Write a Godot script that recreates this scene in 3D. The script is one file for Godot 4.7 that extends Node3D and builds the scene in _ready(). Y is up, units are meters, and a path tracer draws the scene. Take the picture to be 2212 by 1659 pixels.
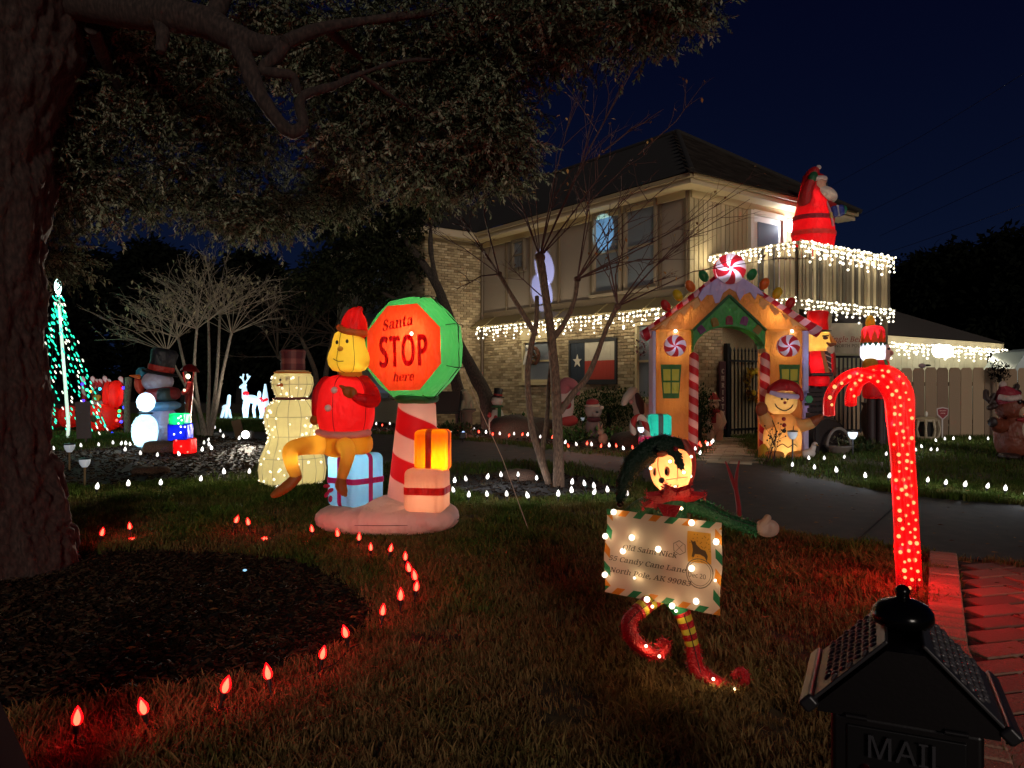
extends Node3D
# Night front yard with holiday lights, seen from the street. The camera stands at the origin, 1.5 m up, looking towards -z.
const F := 1664.0      # lens: pixels per unit slope on a picture 2212 wide
const EYE := 1.5
var taken := {}
var mats := {}
var rng := RandomNumberGenerator.new()
var fine: NoiseTexture2D
var broad: NoiseTexture2D
var house: Node3D


class Shape:
	var v := PackedVector3Array()
	var n := PackedVector3Array()
	var t := PackedVector2Array()
	var c := PackedColorArray()
	var i := PackedInt32Array()
	var tint := Color.WHITE
	var tinted := false

	func add(p: Vector3, nn: Vector3, uv := Vector2.ZERO) -> int:
		v.append(p); n.append(nn); t.append(uv); c.append(tint)
		return v.size() - 1

	func tri(a: int, b: int, d: int) -> void:
		var x := (v[b] - v[a]).cross(v[d] - v[a])
		if x.dot(n[a] + n[b] + n[d]) > 0.0:
			i.append(a); i.append(d); i.append(b)
		else:
			i.append(a); i.append(b); i.append(d)

	func face(pts: Array, out: Vector3) -> void:   # a flat convex polygon
		var a: Vector3 = pts[0]
		var x: Vector3 = (pts[1] - a).cross(pts[2] - a).normalized()
		if x.dot(out) < 0.0:
			x = -x
		var first := v.size()
		for p in pts:
			var q: Vector3 = p
			add(q, x, Vector2(q.x + q.z, q.y))
		for k in range(1, pts.size() - 1):
			tri(first, first + k, first + k + 1)

	func box(at: Vector3, s: Vector3, b := Basis()) -> Shape:
		var h := s * 0.5
		for ax in 3:
			for sg in [-1.0, 1.0]:
				var d := Vector3.ZERO; d[ax] = sg
				var e := Vector3.ZERO; e[(ax + 1) % 3] = 1.0
				var f := Vector3.ZERO; f[(ax + 2) % 3] = 1.0
				var pts := []
				for q in [[-1, -1], [1, -1], [1, 1], [-1, 1]]:
					pts.append(at + b * ((d + e * q[0] + f * q[1]) * h))
				face(pts, b * d)
		return self

	func strip(a: int, b: int, count: int, closed: bool) -> void:
		for k in (count if closed else count - 1):
			var m := (k + 1) % count
			tri(a + k, b + k, a + m)
			tri(a + m, b + k, b + m)

	func tube(pts: Array, rads: Array, sides := 8, caps := true, flat := 1.0) -> Shape:
		var up := Vector3.UP
		var t0: Vector3 = (pts[1] - pts[0]).normalized()
		if absf(t0.dot(up)) > 0.9:
			up = Vector3.RIGHT
		var side := t0.cross(up).normalized()
		var run := 0.0
		var last := -1
		for k in pts.size():
			var p: Vector3 = pts[k]
			var tg: Vector3
			if k == 0: tg = pts[1] - p
			elif k == pts.size() - 1: tg = p - pts[k - 1]
			else: tg = (pts[k + 1] - pts[k - 1])
			tg = tg.normalized()
			side = (side - tg * side.dot(tg)).normalized()
			var other := tg.cross(side)
			if k > 0:
				run += (p - pts[k - 1]).length()
			var r: float = rads[k] if k < rads.size() else rads[-1]
			var first := v.size()
			for s in sides + 1:
				var a := TAU * s / sides
				var d := side * cos(a) + other * sin(a) * flat
				add(p + d * r, (side * cos(a) + other * sin(a) / flat).normalized(), Vector2(float(s) / sides, run))
			if last >= 0:
				strip(last, first, sides + 1, false)
			last = first
			if caps and (k == 0 or k == pts.size() - 1):
				var cn := -tg if k == 0 else tg
				var m := add(p + cn * r * 0.25, cn)
				var base := v.size()
				for s in sides:
					var a := TAU * s / sides
					add(p + (side * cos(a) + other * sin(a) * flat) * r, cn)
				for s in sides:
					tri(m, base + s, base + (s + 1) % sides)
		return self

	func sausage(pts: Array, rads: Array, sides := 14) -> Shape:   # a tube whose ends are round
		var p2 := []
		var r2 := []
		var m := pts.size() - 1
		var whole := []
		for k in pts.size():
			var f := float(k) / m * (rads.size() - 1)
			var w := mini(int(f), maxi(rads.size() - 2, 0))
			whole.append(lerpf(rads[w], rads[mini(w + 1, rads.size() - 1)], f - w))
		rads = whole
		var d0: Vector3 = (pts[0] - pts[1]).normalized()
		var d1: Vector3 = (pts[m] - pts[m - 1]).normalized()
		for a in [1.45, 1.1, 0.7, 0.35]:
			p2.append(pts[0] + d0 * rads[0] * sin(a)); r2.append(rads[0] * cos(a))
		p2.append_array(pts); r2.append_array(rads)
		for a in [0.35, 0.7, 1.1, 1.45]:
			p2.append(pts[m] + d1 * rads[m] * sin(a)); r2.append(rads[m] * cos(a))
		return tube(p2, r2, sides, true)

	func ell(at: Vector3, r: Vector3, b := Basis(), e := 1.0, su := 22, sv := 14) -> Shape:
		var last := -1
		for k in sv + 1:
			var la := PI * (float(k) / sv - 0.5)
			var first := v.size()
			for s in su + 1:
				var lo := TAU * s / su
				var q := Vector3(sq(cos(la), e) * sq(cos(lo), e), sq(sin(la), e), sq(cos(la), e) * sq(sin(lo), e))
				var g := Vector3(sq(q.x, 2.0 / e - 1.0) / r.x, sq(q.y, 2.0 / e - 1.0) / r.y, sq(q.z, 2.0 / e - 1.0) / r.z)
				add(at + b * (q * r), (b * g).normalized(), Vector2(float(s) / su, float(k) / sv))
			if last >= 0:
				strip(last, first, su + 1, false)
			last = first
		return self

	static func sq(x: float, e: float) -> float:
		return signf(x) * pow(absf(x), e)

	func rbox(at: Vector3, s: Vector3, r: float, b := Basis(), seg := 3) -> Shape:
		var h := s * 0.5
		for ax in 3:
			for sg in [-1.0, 1.0]:
				var u := (ax + 1) % 3
				var w := (ax + 2) % 3
				var us := line(h[u], r, seg)
				var ws := line(h[w], r, seg)
				var first := v.size()
				for y in ws:
					for x in us:
						var p := Vector3.ZERO
						p[ax] = sg * h[ax]; p[u] = x; p[w] = y
						var q := Vector3(clampf(p.x, r - h.x, h.x - r), clampf(p.y, r - h.y, h.y - r), clampf(p.z, r - h.z, h.z - r))
						var d := (p - q).normalized()
						add(at + b * (q + d * r), b * d, Vector2(p[u] / s[u] + 0.5, p[w] / s[w] + 0.5))
				for y in ws.size() - 1:
					strip(first + y * us.size(), first + (y + 1) * us.size(), us.size(), false)
		return self

	static func line(h: float, r: float, seg: int) -> Array:
		var a := []
		for k in seg + 1:
			a.append(-h + r * (1.0 - tan(PI / 4 * (1.0 - float(k) / seg))))
		for k in range(seg, -1, -1):
			a.append(h - r * (1.0 - tan(PI / 4 * (1.0 - float(k) / seg))))
		return a

	func lathe(prof: Array, sides := 20, xf := Transform3D()) -> Shape:   # Vector2(radius, height), upwards
		var last := -1
		for k in prof.size():
			var p: Vector2 = prof[k]
			var d: Vector2 = prof[mini(k + 1, prof.size() - 1)] - prof[maxi(k - 1, 0)]
			var nn := Vector2(d.y, -d.x).normalized()
			var first := v.size()
			for s in sides + 1:
				var a := TAU * s / sides
				add(xf * Vector3(p.x * cos(a), p.y, p.x * sin(a)), (xf.basis * Vector3(nn.x * cos(a), nn.y, nn.x * sin(a))).normalized(), Vector2(float(s) / sides, float(k) / prof.size()))
			if last >= 0:
				strip(last, first, sides + 1, false)
			last = first
		return self

	func prism(poly: PackedVector2Array, z0: float, z1: float, xf := Transform3D()) -> Shape:
		var tr := Geometry2D.triangulate_polygon(poly)
		var lo := Vector2(INF, INF)
		var hi := -lo
		for p in poly:
			lo = lo.min(p); hi = hi.max(p)
		for side in 2:
			var z := z0 if side == 0 else z1
			var nn := (xf.basis * Vector3(0, 0, signf(z - (z0 + z1) * 0.5))).normalized()
			var first := v.size()
			for p in poly:
				add(xf * Vector3(p.x, p.y, z), nn, (p - lo) / (hi - lo))
			for k in range(0, tr.size(), 3):
				tri(first + tr[k], first + tr[k + 1], first + tr[k + 2])
		var turn := -1.0 if Geometry2D.is_polygon_clockwise(poly) else 1.0
		for k in poly.size():
			var a := poly[k]
			var b := poly[(k + 1) % poly.size()]
			var out := Vector3(b.y - a.y, a.x - b.x, 0) * turn
			if out.length() > 1e-6:
				face([xf * Vector3(a.x, a.y, z0), xf * Vector3(b.x, b.y, z0), xf * Vector3(b.x, b.y, z1), xf * Vector3(a.x, a.y, z1)], xf.basis * out)
		return self

	func plate(poly: PackedVector2Array, z: float, out := 1.0) -> Shape:   # one thin sheet
		var tr := Geometry2D.triangulate_polygon(poly)
		var first := v.size()
		for p in poly:
			add(Vector3(p.x, p.y, z), Vector3(0, 0, out), p)
		for k in range(0, tr.size(), 3):
			tri(first + tr[k], first + tr[k + 1], first + tr[k + 2])
		return self

	func mesh() -> ArrayMesh:
		var a := []
		a.resize(Mesh.ARRAY_MAX)
		a[Mesh.ARRAY_VERTEX] = v
		a[Mesh.ARRAY_NORMAL] = n
		a[Mesh.ARRAY_TEX_UV] = t
		if tinted:
			a[Mesh.ARRAY_COLOR] = c
		a[Mesh.ARRAY_INDEX] = i
		var m := ArrayMesh.new()
		m.add_surface_from_arrays(Mesh.PRIMITIVE_TRIANGLES, a)
		return m


# ---------- helpers ----------
func lin(hex: String) -> Color:
	return Color(hex).srgb_to_linear()

func numbered(called: String, where: Node) -> String:
	var key := str(where.get_instance_id()) + called
	var k: int = taken.get(key, 0)
	taken[key] = k + 1
	return called if k == 0 else "%s_%03d" % [called, k]

func part(called: String, sh: Variant, m: Material, parent: Node = null) -> MeshInstance3D:
	var o := MeshInstance3D.new()
	var where: Node = parent if parent else self
	o.mesh = sh.mesh() if sh is Shape else sh
	o.material_override = m
	o.name = numbered(called, where)
	where.add_child(o, true)
	return o

func thing(called: String, label: String, category: String, at := Vector3.ZERO, turn := 0.0, group := "") -> Node3D:
	var o := Node3D.new()
	o.name = numbered(called, self)
	add_child(o, true)
	o.position = at
	o.rotation.y = turn
	tag(o, label, category, group)
	return o

func tag(o: Node, label: String, category: String, group := "") -> Node:
	o.set_meta("label", label)
	o.set_meta("category", category)
	if group:
		o.set_meta("group", group)
	return o

func struct(called: String, sh: Variant, m: Material) -> MeshInstance3D:
	var o := part(called, sh, m)
	o.set_meta("kind", "structure")
	return o

func piece(called: String, me: Mesh, m: Material, parent: Node, xf: Transform3D) -> MeshInstance3D:
	var o := part(called, me, m, parent)
	o.transform = xf
	return o

func scatter(called: String, me: Mesh, m: Material, xfs: Array, cols: Array, parent: Node = null, kind := "stuff") -> MultiMeshInstance3D:
	var mm := MultiMesh.new()
	mm.transform_format = MultiMesh.TRANSFORM_3D
	mm.use_colors = cols.size() > 0
	mm.mesh = me
	mm.instance_count = xfs.size()
	for k in xfs.size():
		mm.set_instance_transform(k, xfs[k])
		if cols.size() > 0:
			mm.set_instance_color(k, cols[k])
	var o := MultiMeshInstance3D.new()
	var where: Node = parent if parent else self
	o.multimesh = mm
	o.material_override = m
	o.name = numbered(called, where)
	where.add_child(o, true)
	if kind:
		o.set_meta("kind", kind)
	return o

func base_mat(key: String) -> StandardMaterial3D:
	var m := StandardMaterial3D.new()
	mats[key] = m
	m.resource_name = key.validate_node_name().replace(" ", "_")
	return m

func paint(hex: String, rough := 0.75, metal := 0.0, bump := 0.0, scale := 8.0) -> StandardMaterial3D:
	var key := "paint %s %s %s %s %s" % [hex, rough, metal, bump, scale]
	if mats.has(key): return mats[key]
	var m := base_mat(key)
	m.albedo_color = Color(hex)
	m.roughness = rough
	m.metallic = metal
	if bump > 0.0:
		m.heightmap_enabled = true
		m.heightmap_texture = fine
		m.heightmap_scale = bump
		m.uv1_triplanar = true
		m.uv1_scale = Vector3.ONE * scale
	return m

func mottled(lo: String, hi: String, freq := 0.02, scale := 1.0, rough := 0.9, bump := 0.6, stretch := Vector3.ONE) -> StandardMaterial3D:   # two tones of one stuff
	var key := "mottled %s %s %s %s %s %s" % [lo, hi, freq, scale, bump, stretch]
	if mats.has(key): return mats[key]
	var m := base_mat(key)
	var no := FastNoiseLite.new()
	no.frequency = freq
	no.seed = hash(key) % 1000
	no.fractal_octaves = 5
	var tx := NoiseTexture2D.new()
	tx.noise = no
	tx.seamless = true
	tx.width = 512
	tx.height = 512
	var gr := Gradient.new()
	gr.set_color(0, Color(lo)); gr.set_color(1, Color(hi))
	gr.set_offset(0, 0.25); gr.set_offset(1, 0.75)
	tx.color_ramp = gr
	m.albedo_texture = tx
	m.roughness = rough
	m.uv1_triplanar = true
	m.uv1_world_triplanar = true
	m.uv1_scale = stretch * scale
	if bump > 0.0:
		m.heightmap_enabled = true
		m.heightmap_texture = tx
		m.heightmap_scale = bump
	return m

func fabric(hex: String, through := 1.0) -> StandardMaterial3D:   # thin nylon that lets light through
	var key := "fabric %s %s" % [hex, through]
	if mats.has(key): return mats[key]
	var m := base_mat(key)
	var l := lin(hex)
	var top := maxf(l.r, maxf(l.g, l.b))
	m.albedo_color = Color(hex)
	m.roughness = 0.55
	m.backlight_enabled = true
	m.backlight = Color(l.r / top, l.g / top, l.b / top).linear_to_srgb() if through >= 1.0 else Color(l.r / top * through, l.g / top * through, l.b / top * through).linear_to_srgb()
	m.heightmap_enabled = true
	m.heightmap_texture = broad
	m.heightmap_scale = 3.5
	m.uv1_triplanar = true
	m.uv1_scale = Vector3(2.2, 1.3, 2.2)
	return m

func printed(key: String, im: Image, rep := Vector3.ONE, through := 1.0) -> StandardMaterial3D:   # printed nylon
	if mats.has(key): return mats[key]
	var m := base_mat(key)
	im.generate_mipmaps()
	m.albedo_texture = ImageTexture.create_from_image(im)
	m.uv1_scale = rep
	m.roughness = 0.6
	if through > 0.0:
		m.backlight_enabled = true
		m.backlight = Color(through, through, through).linear_to_srgb()
	return m

func stripes(a: String, b: String) -> Image:   # one diagonal pair of bands, repeating
	var im := Image.create(64, 64, false, Image.FORMAT_RGB8)
	for y in 64:
		for x in 64:
			im.set_pixel(x, y, Color(a) if (x + y) % 64 < 32 else Color(b))
	return im

func glow(hex: String, e: float) -> StandardMaterial3D:
	var key := "glow %s %s" % [hex, e]
	if mats.has(key): return mats[key]
	var m := base_mat(key)
	m.albedo_color = Color(hex)
	m.roughness = 0.4
	m.emission_enabled = true
	m.emission = Color(hex)
	m.emission_energy_multiplier = e
	return m

func tints(rough := 0.85, through := 0.0) -> StandardMaterial3D:   # colour carried by the mesh or its copies
	var key := "tints %s %s" % [rough, through]
	if mats.has(key): return mats[key]
	var m := base_mat(key)
	m.vertex_color_use_as_albedo = true
	m.roughness = rough
	m.metallic_specular = 0.5 if rough < 0.5 else 0.15
	if through > 0.0:
		m.backlight_enabled = true
		m.backlight = Color(through, through, through).linear_to_srgb()
	return m

func omni(at: Vector3, hex: String, e: float, parent: Node, size := 0.03) -> OmniLight3D:
	var l := OmniLight3D.new()
	l.light_color = Color(hex)
	l.light_energy = e
	l.light_size = size
	l.omni_range = 14.0
	l.omni_attenuation = 2.0
	l.shadow_enabled = true
	l.name = numbered("bulb_glow", parent)
	parent.add_child(l, true)
	l.position = at
	return l

const ORD := ["first", "second", "third", "fourth", "fifth", "sixth", "seventh", "eighth", "ninth", "tenth", "eleventh", "twelfth", "thirteenth", "fourteenth", "fifteenth", "sixteenth", "seventeenth", "eighteenth", "nineteenth", "twentieth"]
func nth(k: int) -> String:
	return ORD[k] if k < 20 else ("twenty-" + ORD[k - 20] if k < 29 else ("thirtieth" if k == 29 else "thirty-" + ORD[k - 30]))

func seam(parent: Node, c: Vector3, r: Vector3, e: float, a: float, hex: String, w := 0.0035, lo := -1.3, hi := 1.3) -> void:   # stitched line down a puffed shape
	var pts := []
	for k in 15:
		var la := lerpf(lo, hi, k / 14.0)
		pts.append(c + r * 1.004 * Vector3(Shape.sq(cos(la), e) * Shape.sq(cos(a), e), Shape.sq(sin(la), e), Shape.sq(cos(la), e) * Shape.sq(sin(a), e)))
	part("seam", Shape.new().tube(pts, [w], 5, false), paint(hex, 0.8), parent)

func fuzz(parent: Node, s: Shape, hexes: Array, count: int, l: float, w: float) -> void:   # short tinsel strands standing on a surface
	var xs := []; var cs := []
	for k in count:
		var q := rng.randi() % s.v.size()
		var b := s.i[rng.randi() % s.i.size()]
		var p := s.v[q]
		if p.distance_to(s.v[b]) < 0.05: p = p.lerp(s.v[b], rng.randf() * 0.5)
		var d := (s.n[q] + Vector3(rng.randfn(), rng.randfn(), rng.randfn()) * 0.45 + Vector3(0, -0.35, 0)).normalized()
		var side := d.cross(Vector3(rng.randfn(), rng.randfn(), rng.randfn())).normalized()
		xs.append(Transform3D(Basis(d, side.cross(d), side).scaled(Vector3.ONE * rng.randf_range(0.6, 1.3)), p))
		cs.append(lin(hexes[rng.randi() % hexes.size()]) * rng.randf_range(0.7, 1.4))
	scatter("tinsel", leaf_mesh(l, w), tints(0.3, 0.3), xs, cs, parent)

var ball_mesh := {}
func ball(r: float) -> Mesh:
	if not ball_mesh.has(r):
		ball_mesh[r] = Shape.new().ell(Vector3.ZERO, Vector3.ONE * r, Basis(), 1.0, 8, 6).mesh()
	return ball_mesh[r]

func lamp(at: Vector3, hex: String, e: float, parent: Node, r := 0.02) -> void:   # a small bulb and its light
	var o := part("bulb", ball(r), glow(hex, 1.5), parent)
	o.position = at
	omni(at, hex, e, parent, r)

func shot(at: Vector3, to: Vector3, hex: String, e: float, angle: float, parent: Node, size := 0.04) -> SpotLight3D:
	var l := SpotLight3D.new()
	l.light_color = Color(hex)
	l.light_energy = e
	l.spot_range = 40.0
	l.spot_attenuation = 2.0
	l.spot_angle = angle
	l.light_size = size
	l.shadow_enabled = true
	l.name = numbered("beam", parent)
	parent.add_child(l, true)
	l.global_transform = Transform3D(Basis.looking_at(to - at, Vector3.UP), at)
	return l

# the land rises gently from the lawn towards the house
func land(z: float) -> float:
	return 0.3 * smoothstep(6.0, 16.0, -z)

func at(x: float, y: float, d: float) -> Vector3:   # where a thing seen at x, y (picture 2212 wide) stands at that distance
	return Vector3((x - 1106.0) * d / F, EYE - (y - 829.5) * d / F, -d)

func floor_at(x: float, d: float) -> Vector3:
	return Vector3((x - 1106.0) * d / F, land(-d), -d)

func on(x: float, y: float, h := 0.0) -> Vector3:   # the ground point, for something seen h above the ground
	var d := 5.0
	for k in 60:
		d = lerpf(d, clampf((EYE - h - land(-d)) * F / (y - 829.5), 1.0, 80.0), 0.6)
	return floor_at(x, d)

func flat2(p: Vector3) -> Vector2:
	return Vector2(p.x, p.z)

func sheet(poly: PackedVector2Array, lift: float) -> Shape:   # a sheet that follows the land
	var s := Shape.new()
	var lo := INF
	var hi := -INF
	for p in poly:
		lo = minf(lo, p.y); hi = maxf(hi, p.y)
	var z := floorf(lo * 2.0) / 2.0
	while z < hi:
		for q in Geometry2D.intersect_polygons(poly, PackedVector2Array([Vector2(-200, z), Vector2(200, z), Vector2(200, z + 0.5), Vector2(-200, z + 0.5)])):
			var tr := Geometry2D.triangulate_polygon(q)
			var first := s.v.size()
			for p in q:
				s.add(Vector3(p.x, land(p.y) + lift, p.y), Vector3.UP, p)
			for k in range(0, tr.size(), 3):
				s.tri(first + tr[k], first + tr[k + 1], first + tr[k + 2])
		z += 0.5
	return s

func smooth_poly(pts: Array, steps := 8) -> PackedVector2Array:   # closed curve through the points
	var out := PackedVector2Array()
	var m := pts.size()
	for k in m:
		for s in steps:
			var p: Vector2 = pts[k]
			out.append(p.cubic_interpolate(pts[(k + 1) % m], pts[(k + m - 1) % m], pts[(k + 2) % m], float(s) / steps))
	return out

func curve(pts: Array, steps := 6) -> Array:   # open curve through 3-D points
	var out := []
	for k in pts.size() - 1:
		var a: Vector3 = pts[k]
		for s in steps:
			out.append(a.cubic_interpolate(pts[k + 1], pts[maxi(k - 1, 0)], pts[mini(k + 2, pts.size() - 1)], float(s) / steps))
	out.append(pts[-1])
	return out

func spread(rads: Array, count: int) -> Array:   # radii blended over count points
	var out := []
	for k in count:
		var f := float(k) / (count - 1) * (rads.size() - 1)
		var a := mini(int(f), rads.size() - 2)
		out.append(lerpf(rads[a], rads[a + 1], f - a))
	return out

func ngon(count: int, r: float, turn := 0.0) -> PackedVector2Array:
	var out := PackedVector2Array()
	for k in count:
		out.append(Vector2.from_angle(turn + TAU * k / count) * r)
	return out

func words(text: String, size: float, deep: float, m: Material, parent: Node, xf: Transform3D, serif := false, bold := false, italic := false, called := "lettering") -> MeshInstance3D:
	var tm := TextMesh.new()
	var f := SystemFont.new()
	f.font_names = PackedStringArray(["Droid Serif" if serif else "Droid Sans"])
	f.font_weight = 700 if bold else 400
	tm.font = f
	tm.text = text
	tm.font_size = 64
	tm.pixel_size = size / 46.0     # size is the height of a capital
	tm.depth = deep
	tm.curve_step = 2.0
	var o := part(called, tm, m, parent)
	if italic:
		xf.basis = xf.basis * Basis(Vector3.RIGHT, Vector3(0.28, 1, 0), Vector3.BACK)
	o.transform = xf
	return o


func _ready() -> void:
	rng.seed = 7
	var cam := Camera3D.new()
	cam.name = "camera"
	cam.keep_aspect = Camera3D.KEEP_HEIGHT
	cam.fov = rad_to_deg(2.0 * atan(829.5 / F))
	cam.near = 0.05
	cam.far = 400.0
	cam.position = Vector3(0, EYE, 0)
	add_child(cam)
	cam.current = true
	var we := WorldEnvironment.new()
	we.name = "environment"
	var env := Environment.new()
	env.background_mode = Environment.BG_SKY
	var psm := ProceduralSkyMaterial.new()
	psm.sky_top_color = Color("020317")
	psm.sky_horizon_color = Color("0f1a32")
	psm.sky_curve = 0.16
	psm.ground_bottom_color = Color("05060a")
	psm.ground_horizon_color = Color("0c1424")
	var sky := Sky.new()
	sky.sky_material = psm
	env.sky = sky
	env.tonemap_mode = Environment.TONE_MAPPER_LINEAR
	env.tonemap_exposure = 1.0
	env.sdfgi_enabled = true
	env.ssao_enabled = true
	env.ssil_enabled = true
	we.environment = env
	add_child(we)
	var moon := DirectionalLight3D.new()   # the faint light of the street and the night sky behind the camera
	moon.name = "night_light"
	moon.light_color = Color("fff0e2")
	moon.light_energy = 0.27
	moon.light_angular_distance = 14.0
	moon.sky_mode = DirectionalLight3D.SKY_MODE_LIGHT_ONLY
	moon.shadow_enabled = true
	add_child(moon)
	moon.look_at_from_position(Vector3(1.6, 2.6, 10.0), Vector3.ZERO)
	fine = NoiseTexture2D.new()
	var fn := FastNoiseLite.new()
	fn.frequency = 0.03; fn.fractal_octaves = 5
	fine.noise = fn; fine.seamless = true; fine.width = 256; fine.height = 256
	broad = NoiseTexture2D.new()
	var bn := FastNoiseLite.new()
	bn.frequency = 0.012; bn.fractal_octaves = 3; bn.seed = 5
	broad.noise = bn; broad.seamless = true; broad.width = 256; broad.height = 256
	build_land()
	build_house()
	build_garage()
	build_oak()
	build_front_myrtle()
	build_left_trees()
	build_far_trees()
	build_fence()
	build_mailbox()
	build_stop()
	build_elf()
	build_canes()
	build_arch()
	build_right_things()
	build_lit_snowman()
	build_left_things()
	build_bed_things()
	build_stake_lights()
	build_icicles()
	build_small_things()


# ---------- land ----------
var mulch_ring: PackedVector2Array
var drive: PackedVector2Array
var house_bed: PackedVector2Array
var island: PackedVector2Array
var left_bed: PackedVector2Array
var apron: PackedVector2Array
var walk_poly: PackedVector2Array

func build_land() -> void:
	var g := PackedVector2Array([Vector2(-90, 12), Vector2(90, 12), Vector2(90, -120), Vector2(-90, -120)])
	struct("ground", sheet(g, 0.0), mottled("2a2416", "4a4028", 0.02, 0.7, 0.95, 1.5))
	var r := []
	for k in 24:
		var a := TAU * k / 24.0
		var w := 1.0 + 0.05 * sin(a * 3.0 + 1.0) + 0.03 * sin(a * 5.0)
		r.append(Vector2(-2.95 + cos(a) * 1.98 * w, -5.02 + sin(a) * 1.78 * w))
	mulch_ring = smooth_poly(r, 3)
	struct("mulch_ground", sheet(mulch_ring, 0.006), mottled("140e0a", "2c1e14", 0.05, 1.4, 0.95, 2.0))
	var near := [on(700, 1008), on(830, 1004), on(960, 1006), on(1060, 1000), on(1160, 1000), on(1290, 1012), on(1390, 1040), on(1450, 1076), on(1560, 1120), on(1700, 1155), on(1850, 1180), on(2020, 1200), on(2300, 1235), on(2700, 1290)]
	var far := [on(2700, 1140), on(2400, 1112), on(2212, 1092), on(2000, 1075), on(1850, 1052), on(1730, 1028), on(1640, 1002), on(1560, 1000), on(1480, 1000), on(1380, 992), on(1200, 975), on(1060, 958), on(950, 948), on(810, 938), on(600, 934), on(450, 932)]
	drive = PackedVector2Array()
	for p in curve(near, 4): drive.append(flat2(p))
	for p in curve(far, 4): drive.append(flat2(p))
	drive.append(flat2(on(450, 950)))
	struct("driveway", sheet(drive, 0.008), mottled("12110f", "26221d", 0.02, 0.35, 0.85, 0.5))
	var slab: Node3D = get_node("driveway")
	for q in [[[1420, 998], [1330, 1020]], [[1960, 1070], [1840, 1178]], [[1180, 974], [1130, 1000]]]:
		var jl := []
		for p in q: jl.append(on(p[0], p[1]) + Vector3(0, 0.006, 0))
		part("joint", Shape.new().tube(curve(jl, 8), [0.007], 5, false), paint("0c0b0a", 0.9), slab)
	house_bed = PackedVector2Array()
	for p in curve([on(640, 925), on(780, 930), on(1000, 947), on(1200, 967), on(1390, 982), on(1500, 985)], 4): house_bed.append(flat2(p))
	house_bed.append_array(PackedVector2Array([flat2(on(1520, 955)), Vector2(3.7, -16.4), Vector2(-0.9, -22.8), Vector2(-2.5, -21.6), Vector2(-7.5, -28.0)]))
	struct("bed_ground", sheet(house_bed, 0.007), mottled("120d09", "261c13", 0.05, 1.2, 0.98, 0.4))
	island = smooth_poly([flat2(on(965, 1050)), flat2(on(1010, 1028)), flat2(on(1120, 1022)), flat2(on(1230, 1028)), flat2(on(1330, 1052)), flat2(on(1320, 1076)), flat2(on(1200, 1080)), flat2(on(1050, 1078))], 4)
	struct("island_ground", sheet(island, 0.009), mottled("14100b", "2a2016", 0.05, 1.2, 0.98, 0.4))
	left_bed = smooth_poly([flat2(on(-200, 1062)), flat2(on(130, 1060)), flat2(on(340, 1048)), flat2(on(470, 1030)), flat2(on(560, 1016)), flat2(on(590, 985)), flat2(on(560, 950)), flat2(on(430, 945)), flat2(on(250, 968)), flat2(on(100, 975)), flat2(on(-200, 980))], 4)
	struct("side_bed_ground", sheet(left_bed, 0.007), mottled("0e0b08", "1e1812", 0.05, 1.2, 0.98, 0.25))
	# walk of pavers that leads through the arch to the gate
	var path_poly := PackedVector2Array([flat2(on(1500, 1001)), flat2(on(1640, 1003)), Vector2(5.0, -17.2), Vector2(4.1, -16.7), flat2(on(1538, 962))])
	walk_poly = path_poly
	var walk := struct("paver_walk", sheet(path_poly, 0.010), mottled("2a251e", "3c362c", 0.05, 1.0, 0.95, 0.5))
	pave(walk, path_poly, Vector2(0.36, 0.18), -0.35, 0.03, ["8d7f66", "7c6f59", "968971", "75664f"], 0.012)
	apron = PackedVector2Array([flat2(on(2052, 1212)), flat2(on(2240, 1236)), flat2(on(2700, 1300)), Vector2(7.0, -1.2), Vector2(1.35, -1.7), flat2(on(2046, 1420))])
	var brick_walk := struct("brick_apron", sheet(apron, 0.008), mottled("241d18", "362a22", 0.05, 1.0, 0.95, 0.5))
	pave(brick_walk, apron, Vector2(0.4, 0.2), 0.26, 0.055, ["8a6a58", "7c5c4c", "96745f", "6f5446", "856253"], 0.01)
	# raised brick edging between the lawn and the apron
	var e0 := on(2046, 1420)
	var e1 := on(2045, 1212)
	var e2 := Vector3(1.25, 0, -1.75)
	var edge := struct("brick_edging", Shape.new().tube([e1 + Vector3(-0.03, -0.09, 0), e0 + Vector3(0, -0.09, 0), e2 + Vector3(0, -0.09, 0)], [0.11], 8), paint("3a2e26", 0.95))
	var lines := [[e1 + Vector3(-0.03, 0, 0), e0], [e0, e2]]
	var bm := []
	for k in 3:
		bm.append(Shape.new().rbox(Vector3.ZERO, Vector3(0.2, 0.09, 0.098), 0.012, Basis(), 2).mesh())
	for l in lines:
		var a: Vector3 = l[0]
		var b: Vector3 = l[1]
		var count := int((b - a).length() / 0.105)
		for k in count:
			var p := a.lerp(b, (k + 0.5) / count)
			var bs := Basis(Vector3.UP, atan2(-(b - a).x, -(b - a).z) + rng.randf_range(-0.04, 0.04))
			piece("brick", bm[k % 3], paint(["96705c", "8a6552", "a07a64"][rng.randi() % 3], 0.85, 0.0, 0.5), edge, Transform3D(bs, p + Vector3(0, 0.035 + rng.randf_range(-0.004, 0.004), 0)))
	grow_grass()
	lay_chips()

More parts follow.
